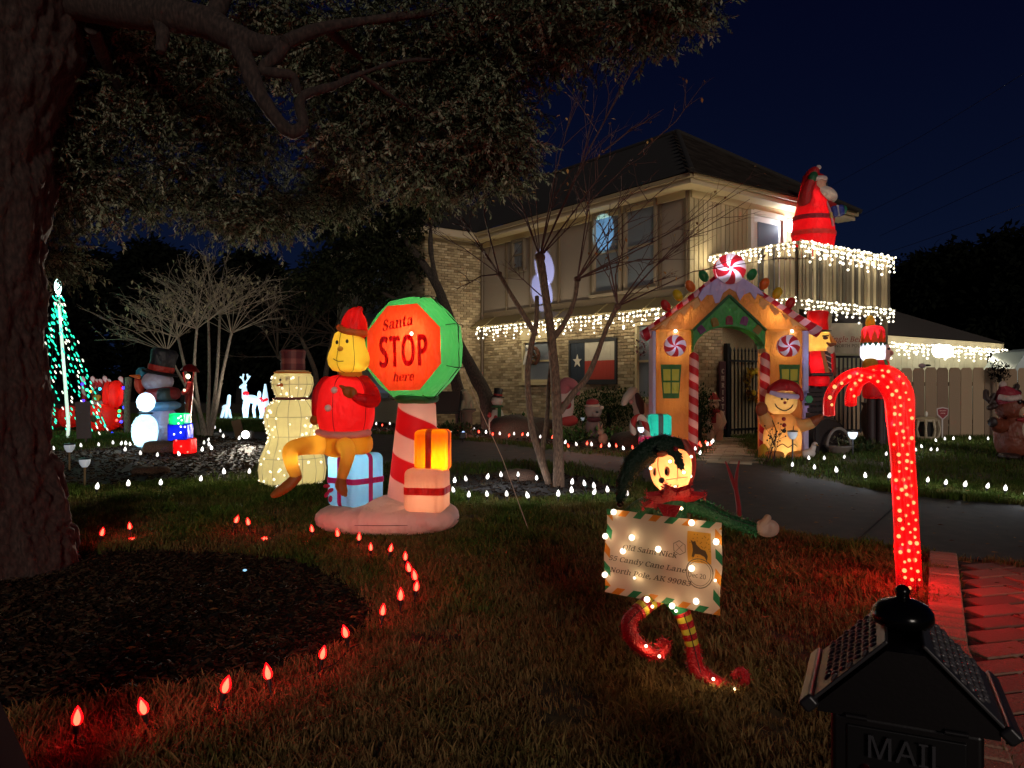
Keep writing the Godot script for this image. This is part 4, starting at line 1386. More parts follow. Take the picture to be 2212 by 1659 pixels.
func build_stop() -> void:
	var d := 7.7
	frame(845, 1148, d)
	var t := thing("inflatable_stop_sign", "lit inflatable stop sign on a striped post with three gifts on a snow mound", "inflatable decoration", floor_at(845, d))
	var snow := Shape.new()
	snow.ell(L(838, 1116, 0.0), Vector3(154 * lu, 34 * lu, 0.42), Basis(), 0.75, 40, 16)
	snow.ell(L(848, 1103, -0.02), Vector3(80 * lu, 33 * lu, 0.40), Basis(), 1.0, 30, 14)
	snow.ell(L(930, 1112, 0.05), Vector3(62 * lu, 32 * lu, 0.36), Basis(), 0.9, 24, 12)
	var mound := part("snow_mound", snow, fabric("e6d2c4", 0.6), t)
	var seam := []
	for k in 25:
		var a := lerpf(PI * 0.03, PI * 0.97, k / 24.0)
		seam.append(L(838, 1118, 0) + Vector3(cos(a) * 154.5 * lu, 0, pow(sin(a), 0.75) * 0.425))
	part("seam", Shape.new().tube(seam, [0.004], 5), paint("6a4a44", 0.9), mound)
	lamp(L(800, 1112, 0.05), "fff0dc", 0.26, mound, 0.012)
	lamp(L(900, 1112, 0.05), "fff0dc", 0.26, mound, 0.012)
	# post
	var ps := Shape.new()
	ps.tube(Ls([[891, 1095, -0.05], [894, 1020, -0.05], [897, 940, -0.05], [900, 862, -0.05]]), [58 * lu, 52 * lu, 46 * lu, 40 * lu], 40, true)
	part("striped_post", ps, printed("post_stripes", stripes("c8141e", "e8ccc0"), Vector3(1, 2.2, 1), 0.8), t)
	omni(L(895, 1010, -0.05), "ffd0b0", 0.05, t)
	omni(L(898, 905, -0.05), "ffd0b0", 0.035, t)
	part("collar", Shape.new().ell(L(900, 860, -0.03), Vector3(48 * lu, 14 * lu, 48 * lu), Basis(), 0.8), fabric("2c5a34", 0.5), t)
	# octagon
	var sign_ := Node3D.new()
	sign_.name = "octagon"
	t.add_child(sign_, true)
	sign_.position = L(893, 752, 0.02)
	sign_.rotation = Vector3(0, -0.42, 0.03)
	var face_p := ngon(8, 0.452, PI / 8)
	part("sign_face", Shape.new().plate(face_p, 0.186), fabric("f03a1c"), sign_)
	var ring := Shape.new()
	var rp := []; var rz := []
	for k in 11:
		var a := lerpf(-1.35, 1.5, k / 10.0)
		rz.append(-0.012 - 0.2 * sin(a) + 0.0)
		var poly := PackedVector2Array()
		for q in 32:
			var flat_r := cos(PI / 8) / cos(fposmod(TAU * q / 32.0, PI / 4) - PI / 8)
			var puff := 1.0 - 0.02 * absf(sin(q * PI / 4 + PI / 2))
			poly.append(Vector2.from_angle(PI / 8 + TAU * q / 32.0) * (0.43 + 0.118 * cos(a)) * lerpf(flat_r, 0.965, 0.35 * cos(a)) * puff)
		rp.append(poly)
	loft(ring, rp, rz)
	ring.prism(ngon(8, 0.43, PI / 8), -0.214, -0.21)
	var gr := part("sign_rim", ring, fabric("3a9050", 0.24), sign_)
	var sp := []
	for p in ngon(8, 0.549, PI / 8): sp.append(Vector3(p.x, p.y, -0.01))
	sp.append(sp[0])
	part("seam", Shape.new().tube(sp, [0.005], 5), paint("1c3020", 0.9), gr)
	for p in ngon(8, 1.0, PI / 8):
		part("seam", Shape.new().tube([Vector3(p.x * 0.508, p.y * 0.508, 0.172), Vector3(p.x * 0.548, p.y * 0.548, 0.08), Vector3(p.x * 0.548, p.y * 0.548, -0.1), Vector3(p.x * 0.5, p.y * 0.5, -0.19)], [0.004], 5), paint("1c3020", 0.9), gr)
	lamp(Vector3(0.10, 0.13, 0.125), "fff0c8", 0.3, sign_, 0.02)
	part("bulb", ball(0.02), glow("fff4d8", 3.0), sign_).position = Vector3(0.10, 0.13, 0.183)
	omni(Vector3(0.0, -0.02, -0.1), "fff0d8", 0.42, sign_, 0.05)
	var dk := fabric("c4142a")
	words("STOP", 0.3, 0.004, dk, sign_, Transform3D(Basis.from_scale(Vector3(0.56, 1.0, 1)), Vector3(0.0, -0.04, 0.19)), false, true)
	words("Santa", 0.105, 0.004, dk, sign_, Transform3D(Basis(Vector3.BACK, 0.1).scaled(Vector3(0.85, 1, 1)), Vector3(-0.05, 0.245, 0.19)), true, true, true)
	words("here", 0.085, 0.004, fabric("d42020"), sign_, Transform3D(Basis().scaled(Vector3(0.9, 1, 1)), Vector3(0.0, -0.285, 0.19)), true, true, true)
	# gifts
	var blue := gift(t, "blue_gift", L(768, 1034, 0.0), Vector3(0.42, 0.53, 0.42), -0.62, fabric("86c8e4"), fabric("b01c58", 0.5), true, true, 0.055)
	lamp(Vector3(-0.09, 0.16, 0.1), "f0fbff", 0.15, blue, 0.015)
	var bow := Shape.new()
	for k in 4:
		bow.ell(L(712 + (k % 2) * 8, 1046 + k * 9, 0.12), Vector3(0.035, 0.02, 0.03), Basis(Vector3.BACK, 0.5 * k), 1.0, 10, 6)
	part("bow", bow, fabric("a01848", 0.5), t)
	var white := gift(t, "white_gift", L(928, 1050, 0.2), Vector3(0.39, 0.42, 0.36), -0.14, fabric("eec0a0"), fabric("c02018", 0.5), false, true, 0.07)
	lamp(Vector3(0, -0.05, 0), "ffdcb8", 0.05, white, 0.015)
	var gold := gift(t, "orange_gift", L(939, 968, 0.16), Vector3(0.31, 0.40, 0.3), -0.2, fabric("f0800c"), fabric("8c2a08", 0.35), true, false, 0.06)
	lamp(Vector3(0.07, -0.1, 0.08), "ffe890", 0.22, gold, 0.015)
	# helper that sits on the blue gift: plain seated figure in a red coat
	var red := fabric("cc1c22", 0.9)
	var fig := thing("inflatable_helper", "seated inflatable figure with glowing yellow head, red coat and red hat, on the blue gift", "inflatable decoration", floor_at(845, d))
	frame(845, 1148, d)
	part("coat", Shape.new().ell(L(748, 880, 0.02), Vector3(61 * lu, 72 * lu, 0.24), Basis(), 0.75, 30, 20), red, fig)
	omni(L(752, 850, 0.04), "ffe8c0", 0.06, fig)
	omni(L(745, 905, 0.04), "ffe8c0", 0.03, fig)
	part("hem", Shape.new().sausage(Ls([[697, 931, 0.16], [720, 935, 0.235], [750, 936, 0.25], [780, 935, 0.235], [802, 932, 0.16]]), [7.5 * lu], 10), fabric("e8a89c", 0.5), fig)
	part("trousers", Shape.new().ell(L(750, 958, 0.02), Vector3(55 * lu, 30 * lu, 0.22), Basis(), 0.75, 28, 14), fabric("d8a82c"), fig)
	omni(L(750, 955, 0.05), "ffe8b0", 0.03, fig)
	part("leg", Shape.new().sausage(curve(Ls([[705, 957, 0.12], [670, 958, 0.3], [652, 966, 0.38], [654, 990, 0.4], [662, 1016, 0.38]]), 5), spread([0.1, 0.085, 0.078, 0.065, 0.055], 21), 16), fabric("caa040", 1.0), fig)
	for q in [[690, 957, 0.2], [656, 985, 0.39]]: omni(L(q[0], q[1], q[2]), "ffe0a0", 0.012, fig)
	omni(L(764, 972, 0.36), "ffe0a0", 0.012, fig)
	seam(fig, L(748, 880, 0.02), Vector3(61 * lu, 72 * lu, 0.24), 0.75, 1.75, "6a1014")
	seam(fig, L(748, 880, 0.02), Vector3(61 * lu, 72 * lu, 0.24), 0.75, 0.7, "8a1418")
	seam(fig, L(750, 958, 0.02), Vector3(55 * lu, 30 * lu, 0.22), 0.75, 1.6, "5c4410")
	part("foot", Shape.new().sausage(curve(Ls([[664, 1020, 0.38], [648, 1036, 0.4], [628, 1050, 0.4], [618, 1056, 0.4]]), 5), spread([0.05, 0.055, 0.045, 0.03], 16), 14), fabric("8a5c24", 0.6), fig)
	part("leg", Shape.new().sausage(curve(Ls([[752, 962, 0.2], [764, 957, 0.36], [771, 970, 0.42], [764, 1000, 0.42], [757, 1022, 0.41]]), 5), spread([0.09, 0.08, 0.07, 0.055, 0.045], 21), 16), fabric("caa040", 1.0), fig)
	part("foot", Shape.new().sausage(curve(Ls([[757, 1022, 0.41], [757, 1036, 0.43], [763, 1050, 0.43], [766, 1055, 0.43]]), 5), spread([0.042, 0.056, 0.04, 0.02], 16), 14), fabric("8a5c24", 0.6), fig)
	part("sleeve", Shape.new().sausage(curve(Ls([[788, 826, 0.05], [808, 846, 0.14], [814, 864, 0.2], [796, 862, 0.27], [782, 856, 0.29]]), 5), spread([0.075, 0.072, 0.07, 0.06, 0.045], 21), 16), red, fig)
	part("sleeve", Shape.new().sausage(curve(Ls([[708, 828, 0.05], [696, 850, 0.1], [692, 874, 0.1], [688, 892, 0.06]]), 5), spread([0.075, 0.07, 0.06, 0.05], 16), 16), red, fig)
	var mit := Shape.new()
	mit.ell(L(770, 846, 0.31), Vector3(0.075, 0.055, 0.03), Basis(Vector3.BACK, -0.35))
	mit.ell(L(756, 836, 0.315), Vector3(0.042, 0.018, 0.02), Basis(Vector3.BACK, -0.5))
	part("mitten", mit, fabric("9a6418", 0.5), fig)
	part("mitten", Shape.new().ell(L(684, 906, 0.08), Vector3(0.045, 0.05, 0.045)), fabric("9a6418", 0.5), fig)
	for b in [[734, 842, 0.235], [722, 879, 0.258]]:
		part("button", Shape.new().ell(L(b[0], b[1], b[2]), Vector3.ONE * 0.034), paint("f0dcd0", 0.7), fig)
	part("neck", Shape.new().sausage(Ls([[758, 818, 0.02], [758, 798, 0.02]]), [0.12, 0.11]), fabric("e8c040"), fig)
	var hp2 := []
	for q in [[14, -47], [34, -42], [43, -30], [45, -17], [42, -4], [36, 10], [34, 24], [30, 36], [20, 45], [4, 48]]: hp2.append(Vector2(q[0] * lu, q[1] * lu))
	var head := part("head", Shape.new().lathe(hp2, 30, Transform3D(Basis.from_scale(Vector3(1, 1, 0.95)), L(756, 758, 0.06))), fabric("f2d24a"), fig)
	lamp(L(772, 780, 0.12), "fff4c4", 0.065, head, 0.015)
	omni(L(752, 745, 0.05), "fff4c4", 0.018, head)
	for a in [1.95, 1.1]:
		var ml := []
		for q in hp2: ml.append(L(756, 758, 0.06) + Vector3(cos(a) * q.x, q.y, sin(a) * q.x * 0.95) * 1.004)
		part("seam", Shape.new().tube(ml, [0.003], 5, false), paint("7a6018", 0.8), head)
	for e in [[738, 741, 0.205], [760, 739, 0.222]]:
		part("eye", Shape.new().ell(L(e[0], e[1], e[2]), Vector3(0.014, 0.02, 0.01)), paint("2a1c08", 0.5), head)
	part("nose", Shape.new().ell(L(746, 755, 0.23), Vector3(0.03, 0.026, 0.025)), paint("d8a030", 0.6), head)
	part("mouth", Shape.new().tube(curve(Ls([[732, 776, 0.235], [742, 781, 0.252], [754, 781, 0.258]]), 4), [0.004], 6), paint("6a4a10", 0.6), head)
	part("hat", Shape.new().sausage(curve(Ls([[767, 712, 0.05], [768, 694, 0.04], [771, 678, 0.02], [777, 668, 0.0]]), 4), spread([0.135, 0.125, 0.09, 0.035], 13), 22), fabric("cc1a1a", 0.8), fig)
	omni(L(768, 694, 0.03), "ffe0c0", 0.014, fig)
	part("hat_trim", Shape.new().tube(curve(Ls([[738, 708, 0.12], [752, 716, 0.18], [772, 720, 0.19], [796, 722, 0.12]]), 4), [0.032], 12), fabric("e88c40", 0.6), fig)
	var cord := Shape.new()
	cord.tube([at(985, 760, 7.8), at(1040, 890, 7.9), at(1085, 990, 8.1), on(1148, 1162)], [0.004], 4)
	tag(part("tether_cord", cord, paint("a89880", 0.8)), "thin tether cord running from the stop sign down to the lawn", "cord")

func ray(x: float, y: float, o: Vector3, n: Vector3) -> Vector3:   # where something seen at x, y lies on a plane
	var e := Vector3(0, EYE, 0)
	var dir := at(x, y, 1.0) - e
	return e + dir * ((o - e).dot(n) / dir.dot(n))

func letter_print() -> Image:
	var im := Image.create(512, 344, false, Image.FORMAT_RGB8)
	im.fill(Color("d8c4aa"))
	var gc := Color("2f7a4c"); var oc := Color("d8862c")
	for y in 344:
		for x in 512:
			var edge := x < 26 or x > 485 or y < 26 or y > 317
			if edge:
				var run := (x + y) if (y < 26 or y > 317) else (x - y + 700)
				var k := posmod(run, 150)
				if k < 38: im.set_pixel(x, y, gc)
				elif k > 75 and k < 113: im.set_pixel(x, y, oc)
	# stamp with a leaping deer, small emblem and round postmark
	im.fill_rect(Rect2i(378, 44, 92, 118), Color("dca03c"))
	var deer := PackedVector2Array([Vector2(392, 76), Vector2(402, 82), Vector2(410, 78), Vector2(414, 92), Vector2(432, 108), Vector2(448, 112), Vector2(456, 132), Vector2(452, 152), Vector2(444, 136), Vector2(426, 128), Vector2(408, 128), Vector2(402, 142), Vector2(394, 140), Vector2(400, 116), Vector2(398, 94)])
	for y in range(50, 160):
		for x in range(380, 468):
			if Geometry2D.is_point_in_polygon(Vector2(x, y), deer): im.set_pixel(x, y, Color("5c4a34"))
			elif hash(x / 4 * 91 + y / 4 * 17) % 19 == 0: im.set_pixel(x, y, Color("a87428"))
	for y in 344:
		for x in range(300, 500):
			var r := Vector2(x - 424, y - 200).length()
			if absf(r - 54) < 1.8 or absf(r - 46) < 1.0: im.set_pixel(x, y, Color("6a5e50"))
			var q := Vector2(absf(x - 346), absf(y - 112))
			if absf(maxf(q.x, q.x * 0.5 + q.y * 0.87) - 24) < 1.5 or (absf(q.x - q.y) < 1.5 and q.length() < 20): im.set_pixel(x, y, Color("8a7c6a"))
	return im

func build_elf() -> void:
	var d := 3.92
	frame(1480, 1490, d)
	var o := floor_at(1480, d)
	var t := thing("elf_figure", "lit wire elf with drooping green hat holding a giant addressed letter", "light figure", o)
	var tin_g := paint("124a28", 0.35, 0.15, 1.2, 9.0)
	var tin_dark := paint("0a2412", 0.5, 0.1, 1.2, 9.0)
	var tin_r := paint("a80f18", 0.35, 0.15, 1.0, 9.0)
	var skin := fabric("eca06c")
	# head
	var hs := Shape.new()
	var prof := []
	for k in 15:
		var f := k / 14.0
		var y := lerpf(-51, 54, f)
		var r := 45.0 * sqrt(maxf(0.0, 1.0 - pow(absf(f - 0.56) / (0.56 if f < 0.56 else 0.44), 2.3)))
		prof.append(Vector2(maxf(r, 1.0 if f > 0.5 else 12.0) * lu, y * lu))
	hs.lathe(prof, 26, Transform3D(Basis(Vector3.UP, -0.6), L(1449, 1039, 0)))
	var head := part("head", hs, skin, t)
	for q in [[1468, 1040], [1440, 1052], [1440, 1014]]:
		lamp(L(q[0], q[1], 0.03), "ffdcb0", 0.024, head, 0.006)
	for q in [[1467, 1039, 0.108], [1438, 1016, 0.108], [1451, 1071, 0.085], [1490, 1009, 0.03], [1489, 1051, 0.03], [1403, 1034, 0.03]]:
		part("bulb", ball(0.0085), glow("fff6e0", 2.0), head).position = L(q[0], q[1], q[2])
	for q in [[1432, 1037, 0.109, 0.014, 0.024], [1409, 1040, 0.075, 0.008, 0.022]]:
		var ey := part("eye", Shape.new().ell(L(q[0], q[1], q[2] - 0.006), Vector3(q[3], q[4], 0.012)), paint("b85c2c", 0.4), head)
		part("pupil", Shape.new().ell(L(q[0] - 2, q[1] + 1, q[2]), Vector3(q[3] * 0.55, q[4] * 0.65, 0.011)), paint("0a0604", 0.25), ey)
	part("nose", Shape.new().ell(L(1421, 1056, 0.098), Vector3.ONE * 0.0155), paint("100806", 0.3), head)
	part("mouth", Shape.new().tube(curve(Ls([[1420, 1069, 0.088], [1428, 1073, 0.094], [1436, 1071, 0.096], [1441, 1064, 0.1]]), 4), [0.0028], 5), paint("7a2c18", 0.6), head)
	for q in [[[1416, 1005, 0.075], [1414, 1030, 0.09], [1423, 1060, 0.09], [1437, 1086, 0.04]], [[1450, 985, 0.06], [1452, 1010, 0.1], [1454, 1045, 0.107], [1451, 1088, 0.05]], [[1430, 1055, 0.102], [1455, 1051, 0.108], [1478, 1050, 0.075]]]:
		part("frame_wire", Shape.new().tube(curve(Ls(q), 5), [0.0018], 4), paint("5a2c16", 0.5), head)
	part("ear_hood", Shape.new().sausage(curve(Ls([[1478, 985, -0.01], [1488, 1008, 0.0], [1490, 1040, 0.0], [1483, 1070, 0.0], [1474, 1084, 0.0]]), 4), spread([0.03, 0.034, 0.03, 0.024, 0.014], 17), 12), fabric("8c3c30", 0.6), head)
	part("hair", Shape.new().ell(L(1427, 1001, 0.05), Vector3(0.035, 0.02, 0.04), Basis(Vector3.BACK, 0.2)), fabric("b86a44", 0.6), head)
	# hat with holly and bell
	var hat := Shape.new()
	var hp_ := curve(Ls([[1480, 1000, -0.02], [1462, 996, -0.02], [1432, 992, -0.01], [1400, 1000, 0.01], [1370, 1022, 0.03], [1348, 1054, 0.05], [1338, 1084, 0.06], [1336, 1100, 0.07]]), 6)
	hat.tube(hp_, spread([0.04, 0.062, 0.068, 0.062, 0.052, 0.04, 0.026, 0.015], hp_.size()), 20)
	for k in range(0, hat.v.size()): hat.v[k] += Vector3(rng.randfn(), rng.randfn(), rng.randfn()) * 0.0022
	part("hat", hat, tin_dark, t)
	fuzz(t, hat, ["0a2814", "123c1e", "06180c"], 1700, 0.014, 0.0028)
	part("bell", Shape.new().ell(L(1335, 1108, 0.075), Vector3.ONE * 0.0175), paint("3a2c1c", 0.2, 0.9), t)
	for q in [[1447, 999, 0.1, 2.7], [1425, 984, 0.11, 0.3], [1457, 1018, 0.1, -1.1]]:
		var lf := PackedVector2Array()
		for k in 18:
			var a := TAU * k / 18.0
			lf.append(Vector2(cos(a) * 0.048, sin(a) * 0.024) * (1.0 if k % 2 else 0.78))
		part("holly_leaf", Shape.new().prism(lf, -0.002, 0.002, Transform3D(Basis(Vector3.BACK, q[3]) * Basis(Vector3.UP, 0.2), L(q[0], q[1], q[2] + 0.01))), tin_dark, t)
	part("holly_berry", Shape.new().ell(L(1449, 989, 0.118), Vector3.ONE * 0.012), paint("7c0c14", 0.4), t)
	# collar
	var cp := PackedVector2Array()
	for k in 16:
		var a := TAU * k / 16.0
		cp.append(Vector2(cos(a), sin(a)) * (0.155 if k % 2 else 0.1))
	var col := Shape.new().prism(cp, -0.012, 0.012, Transform3D(Basis(Vector3.RIGHT, PI / 2 - 0.62) , L(1450, 1100, 0.05)))
	part("collar", col, tin_r, t)
	fuzz(t, col, ["c01420", "8a0c14", "e03040"], 700, 0.022, 0.003)
	part("collar_point", Shape.new().prism(PackedVector2Array([Vector2(-0.06, 0.03), Vector2(0.07, 0.03), Vector2(0.01, -0.075)]), -0.006, 0.006, Transform3D(Basis(Vector3.UP, -0.6), L(1432, 1118, 0.13))), tin_r, t)
	# body, arms
	part("body", Shape.new().sausage(Ls([[1455, 1108, -0.02], [1452, 1200, -0.06], [1448, 1290, -0.03]]), [0.09, 0.1, 0.08], 18), tin_g, t)
	var arm := Shape.new().sausage(curve(Ls([[1478, 1110, 0.0], [1520, 1120, 0.06], [1560, 1138, 0.12], [1606, 1152, 0.16]]), 5), spread([0.047, 0.04, 0.035, 0.033], 16), 16)
	part("arm", arm, tin_g, t)
	fuzz(t, arm, ["1c7a40", "125a2c", "3a9a5c"], 1100, 0.017, 0.003)
	var hd := Shape.new()
	hd.ell(L(1632, 1150, 0.18), Vector3(0.057, 0.044, 0.036), Basis(Vector3.BACK, -0.1), 0.9)
	hd.sausage(Ls([[1620, 1144, 0.19], [1630, 1128, 0.2]]), [0.022, 0.018], 10)
	part("mitten", hd, fabric("c4a08c", 0.4), t)
	part("arm", Shape.new().sausage(curve(Ls([[1425, 1112, -0.06], [1395, 1135, -0.2], [1365, 1165, -0.26]]), 5), spread([0.05, 0.045, 0.04], 11), 14), tin_g, t)
	# letter
	var p0 := Vector3(0.486, 0.852, -4.0)
	var p1 := Vector3(0.975, 0.852, -3.59)
	var al := (p1 - p0).normalized()
	var nn := Vector3(-al.z, 0, al.x)
	if nn.z < 0: nn = -nn
	var lb := Basis(al, Vector3.UP, nn)
	var c := (p0 + p1) / 2 - Vector3(0, 0.215, 0)
	var w := (p1 - p0).length()
	var let := thing("letter", "giant lit envelope with striped border and handwritten address held by the elf", "letter", c)
	let.basis = lb
	var sh := Shape.new()
	var nx := 24; var ny := 16
	for y in ny + 1:
		for x in nx + 1:
			var u := float(x) / nx - 0.5; var v2 := float(y) / ny - 0.5
			var z := 0.012 * sin(u * 7.0 + v2 * 3.0) + 0.008 * sin(v2 * 9.0 - u * 4.0)
			sh.add(Vector3(u * w, v2 * 0.43, z), Vector3(-0.012 * 7 * cos(u * 7.0 + v2 * 3.0) / w, 0, 1).normalized(), Vector2(u + 0.5, 0.5 - v2))
	for y in ny: sh.strip(y * (nx + 1), (y + 1) * (nx + 1), nx + 1, false)
	part("sheet", sh, printed("letter_print", letter_print(), Vector3.ONE, 1.0), let)
	for q in [[1369, 1160], [1350, 1189], [1426, 1185], [1498, 1128], [1551, 1169], [1549, 1252], [1498, 1226], [1402, 1293], [1456, 1307], [1312, 1157], [1311, 1240], [1330, 1105], [1375, 1247], [1508, 1297]]:
		var wp := ray(q[0], q[1], c, nn) - c
		var lp := Vector3(wp.dot(al), wp.y, 0.0)
		var big: bool = q[1] < 1246 or q[1] > 1290
		part("bulb", ball(0.0155 if big else 0.007), glow("fff6e0", 2.0), let).position = lp + Vector3(0, 0, 0.02)
		omni(lp - Vector3(0, 0, 0.045), "ffe0b0", 0.0032, let, 0.01)
	var ink := paint("5c5042", 0.8)
	for q in [["Old Saint Nick", 1408, 1189], ["55 Candy Cane Lane", 1402, 1216], ["North Pole, AK 99083", 1408, 1243]]:
		var wq := ray(q[1], q[2], c, nn) - c
		words(q[0], 0.025, 0.002, ink, let, Transform3D(Basis.from_scale(Vector3(1.3, 1, 1)), Vector3(wq.dot(al), wq.y, 0.026)), true, false, true)
	words("Dec 20", 0.022, 0.002, paint("6a6052", 0.8), let, Transform3D(Basis(), Vector3(w * (424.0 / 512 - 0.5), 0.43 * (0.5 - 206.0 / 344), 0.027)))
	# legs in striped stockings and curled boots
	var yel := fabric("d8c83c", 0.8)
	part("shorts", Shape.new().sausage(Ls([[1440, 1300, 0.0], [1456, 1322, 0.03], [1468, 1340, 0.04]]), [0.055, 0.046, 0.04], 16), fabric("2c8a58", 0.8), t)
	var legs := [[[1424, 1306, 0.02], [1398, 1318, 0.06], [1370, 1334, 0.1]], [[1469, 1340, 0.04], [1482, 1378, 0.05], [1492, 1416, 0.05]]]
	var radii := [[0.046, 0.043, 0.04], [0.042, 0.037, 0.033]]
	for k in 2:
		var lp := curve(Ls(legs[k]), 14)
		var lr := spread(radii[k], lp.size())
		var per := 4
		var j := 0
		while j * per < lp.size() - 1:
			var e := mini((j + 1) * per, lp.size() - 1)
			part("stocking_band", Shape.new().tube(lp.slice(j * per, e + 1), lr.slice(j * per, e + 1), 16, true), tin_r if j % 2 == 0 else yel, t)
			j += 1
	var boot1 := curve(Ls([[1370, 1334, 0.1], [1352, 1348, 0.12], [1350, 1368, 0.14], [1360, 1386, 0.16], [1382, 1402, 0.18], [1402, 1408, 0.2], [1418, 1398, 0.22], [1424, 1384, 0.22], [1414, 1376, 0.22], [1406, 1382, 0.22]]), 5)
	var boot2 := curve(Ls([[1492, 1416, 0.05], [1494, 1440, 0.06], [1500, 1462, 0.08], [1524, 1474, 0.11], [1552, 1484, 0.14], [1578, 1482, 0.16], [1590, 1466, 0.17], [1586, 1448, 0.17], [1572, 1444, 0.17], [1566, 1454, 0.17]]), 5)
	for b in [boot1, boot2]:
		var bs := Shape.new().sausage(b, spread([0.034, 0.037, 0.039, 0.037, 0.032, 0.024, 0.019, 0.015, 0.011, 0.009], b.size()), 16)
		part("boot", bs, paint("b0101a", 0.35, 0.1, 1.0, 9.0), t)
		fuzz(t, bs, ["c01420", "8a0c14", "e03040"], 700, 0.018, 0.0025)
	for q in [[[1424, 1300, 0.07], [1398, 1312, 0.11], [1366, 1328, 0.15], [1346, 1350, 0.16]], [[1469, 1340, 0.085], [1482, 1378, 0.09], [1492, 1416, 0.09], [1502, 1460, 0.12]], [[1480, 1104, 0.05], [1520, 1114, 0.1], [1560, 1132, 0.155], [1604, 1146, 0.195]]]:
		part("frame_wire", Shape.new().tube(curve(Ls(q), 5), [0.0022], 4), paint("14100e", 0.5), t)
	for q in [[1500, 1468, 0.1], [1560, 1486, 0.15]]:
		part("stake", Shape.new().tube([L(q[0], q[1], q[2]), L(q[0], 1512, q[2])], [0.004], 5), paint("14100e", 0.5), t)
	for q in [[1380, 1389, 0.19], [1404, 1404, 0.23], [1522, 1463, 0.15], [1562, 1478, 0.18], [1452, 1332, 0.07], [1399, 1318, 0.11], [1461, 1114, 0.1]]:
		part("bulb", ball(0.008), glow("fff2dc", 2.0), t).position = L(q[0], q[1], q[2] + 0.02)
		omni(L(q[0], q[1], q[2] + 0.035), "ffcc90", 0.0045, t, 0.01)
	# stick stems with red tape behind the elf
	var st := thing("forked_stick", "red forked stick stuck in the lawn edge behind the elf", "stick", on(1596, 1135))
	frame(1596, 1135, -on(1596, 1135).z)
	part("stem", Shape.new().tube(curve(Ls([[1597, 1138, 0], [1594, 1090, 0.02], [1588, 1052, 0.02], [1592, 1020, 0.0], [1597, 995, 0]]), 5), spread([0.032, 0.026, 0.024, 0.016, 0.008], 21), 8), paint("7a1c1c", 0.7, 0.0, 0.6), st)
	part("stem", Shape.new().tube(curve(Ls([[1588, 1056, 0.02], [1580, 1036, 0.03], [1572, 1012, 0.02], [1566, 996, 0.02]]), 5), spread([0.022, 0.02, 0.014, 0.006], 16), 8), paint("7a1c1c", 0.7, 0.0, 0.6), st)

func build_canes() -> void:
	var red := base_mat("cane_plastic")
	red.albedo_color = Color(0.85, 0.03, 0.04, 0.52)
	red.transparency = BaseMaterial3D.TRANSPARENCY_ALPHA
	red.roughness = 0.32
	red.emission_enabled = true
	red.emission = Color("ff0a1e")
	red.emission_energy_multiplier = 0.2
	var sets := [
		[[[1791, 897, 5.2], [1791, 869, 5.2], [1798, 846, 5.2], [1815, 825, 5.2], [1838, 811, 5.2], [1861, 807, 5.2], [1884, 814, 5.2], [1903, 828, 5.2], [1916, 846, 5.2], [1923, 865, 5.2], [1927, 899, 5.2], [1932, 945, 5.2], [1936, 985, 5.2], [1940, 1060, 5.2], [1944, 1150, 5.2], [1950, 1290, 5.2]], "front red light-up candy cane with its hook open to the left"],
		[[[1838, 874, 5.25], [1838, 858, 5.27], [1843, 839, 5.3], [1856, 823, 5.33], [1878, 812, 5.36], [1902, 813, 5.38], [1921, 826, 5.38], [1936, 848, 5.38], [1944, 874, 5.38], [1948, 909, 5.38], [1952, 960, 5.38], [1955, 1040, 5.38], [1960, 1140, 5.38], [1966, 1282, 5.38]], "middle red light-up candy cane, its hook end inside the front cane's arch"],
		[[[1846, 850, 5.75], [1856, 824, 5.7], [1875, 805, 5.62], [1898, 799, 5.58], [1921, 802, 5.55], [1942, 816, 5.52], [1956, 835, 5.5], [1963, 858, 5.5], [1964, 892, 5.5], [1963, 940, 5.5], [1966, 1010, 5.5], [1971, 1100, 5.5], [1980, 1265, 5.5]], "rear red light-up candy cane, the outermost and rightmost stem of three"]]
	for q in sets:
		var base: Vector3 = floor_at(q[0][-1][0], q[0][-1][2])
		var t := thing("candy_cane_light", q[1], "candy cane light", base, 0.0, "red candy cane lights beside the driveway")
		var pts := []
		for p in curve(pxs(q[0]), 6): pts.append(p - base)
		part("lamp_tube", Shape.new().tube(pts, [0.039], 18, true), red, t)
		part("stake", Shape.new().tube([pts[-1] + Vector3(0, 0.05, 0), Vector3(pts[-1].x, -0.05, pts[-1].z)], [0.012], 6), paint("202020", 0.6), t)
		var run := 0.0
		var nextb := 0.06
		var cnt := 0
		for k in range(1, pts.size()):
			var a: Vector3 = pts[k - 1]
			var b: Vector3 = pts[k]
			var len_ := (b - a).length()
			while nextb <= run + len_:
				var p := a.lerp(b, (nextb - run) / len_)
				var bb := part("bulb", ball(0.0115), glow("ffc878", 2.4), t)
				bb.position = p + Vector3(rng.randf_range(-0.018, 0.018), rng.randf_range(-0.012, 0.012), rng.randf_range(0.004, 0.02))
				bb.scale = Vector3.ONE * rng.randf_range(0.7, 1.35)
				cnt += 1
				if cnt % 7 == 0:
					omni(bb.position, "ff1424", 0.19, t, 0.012)
				nextb += rng.randf_range(0.05, 0.072)
			run += len_


# ---------- gingerbread arch and the things to its right ----------
func swirl() -> Image:
	var im := Image.create(160, 160, false, Image.FORMAT_RGB8)
	for y in 160:
		for x in 160:
			var v := Vector2(x - 79.5, y - 79.5) / 80.0
			var a := fposmod(v.angle() + v.length() * 0.7, TAU / 5.0) / (TAU / 5.0)
			im.set_pixel(x, y, Color("b81226") if a < 0.5 else Color("e6e2ee"))
	return im

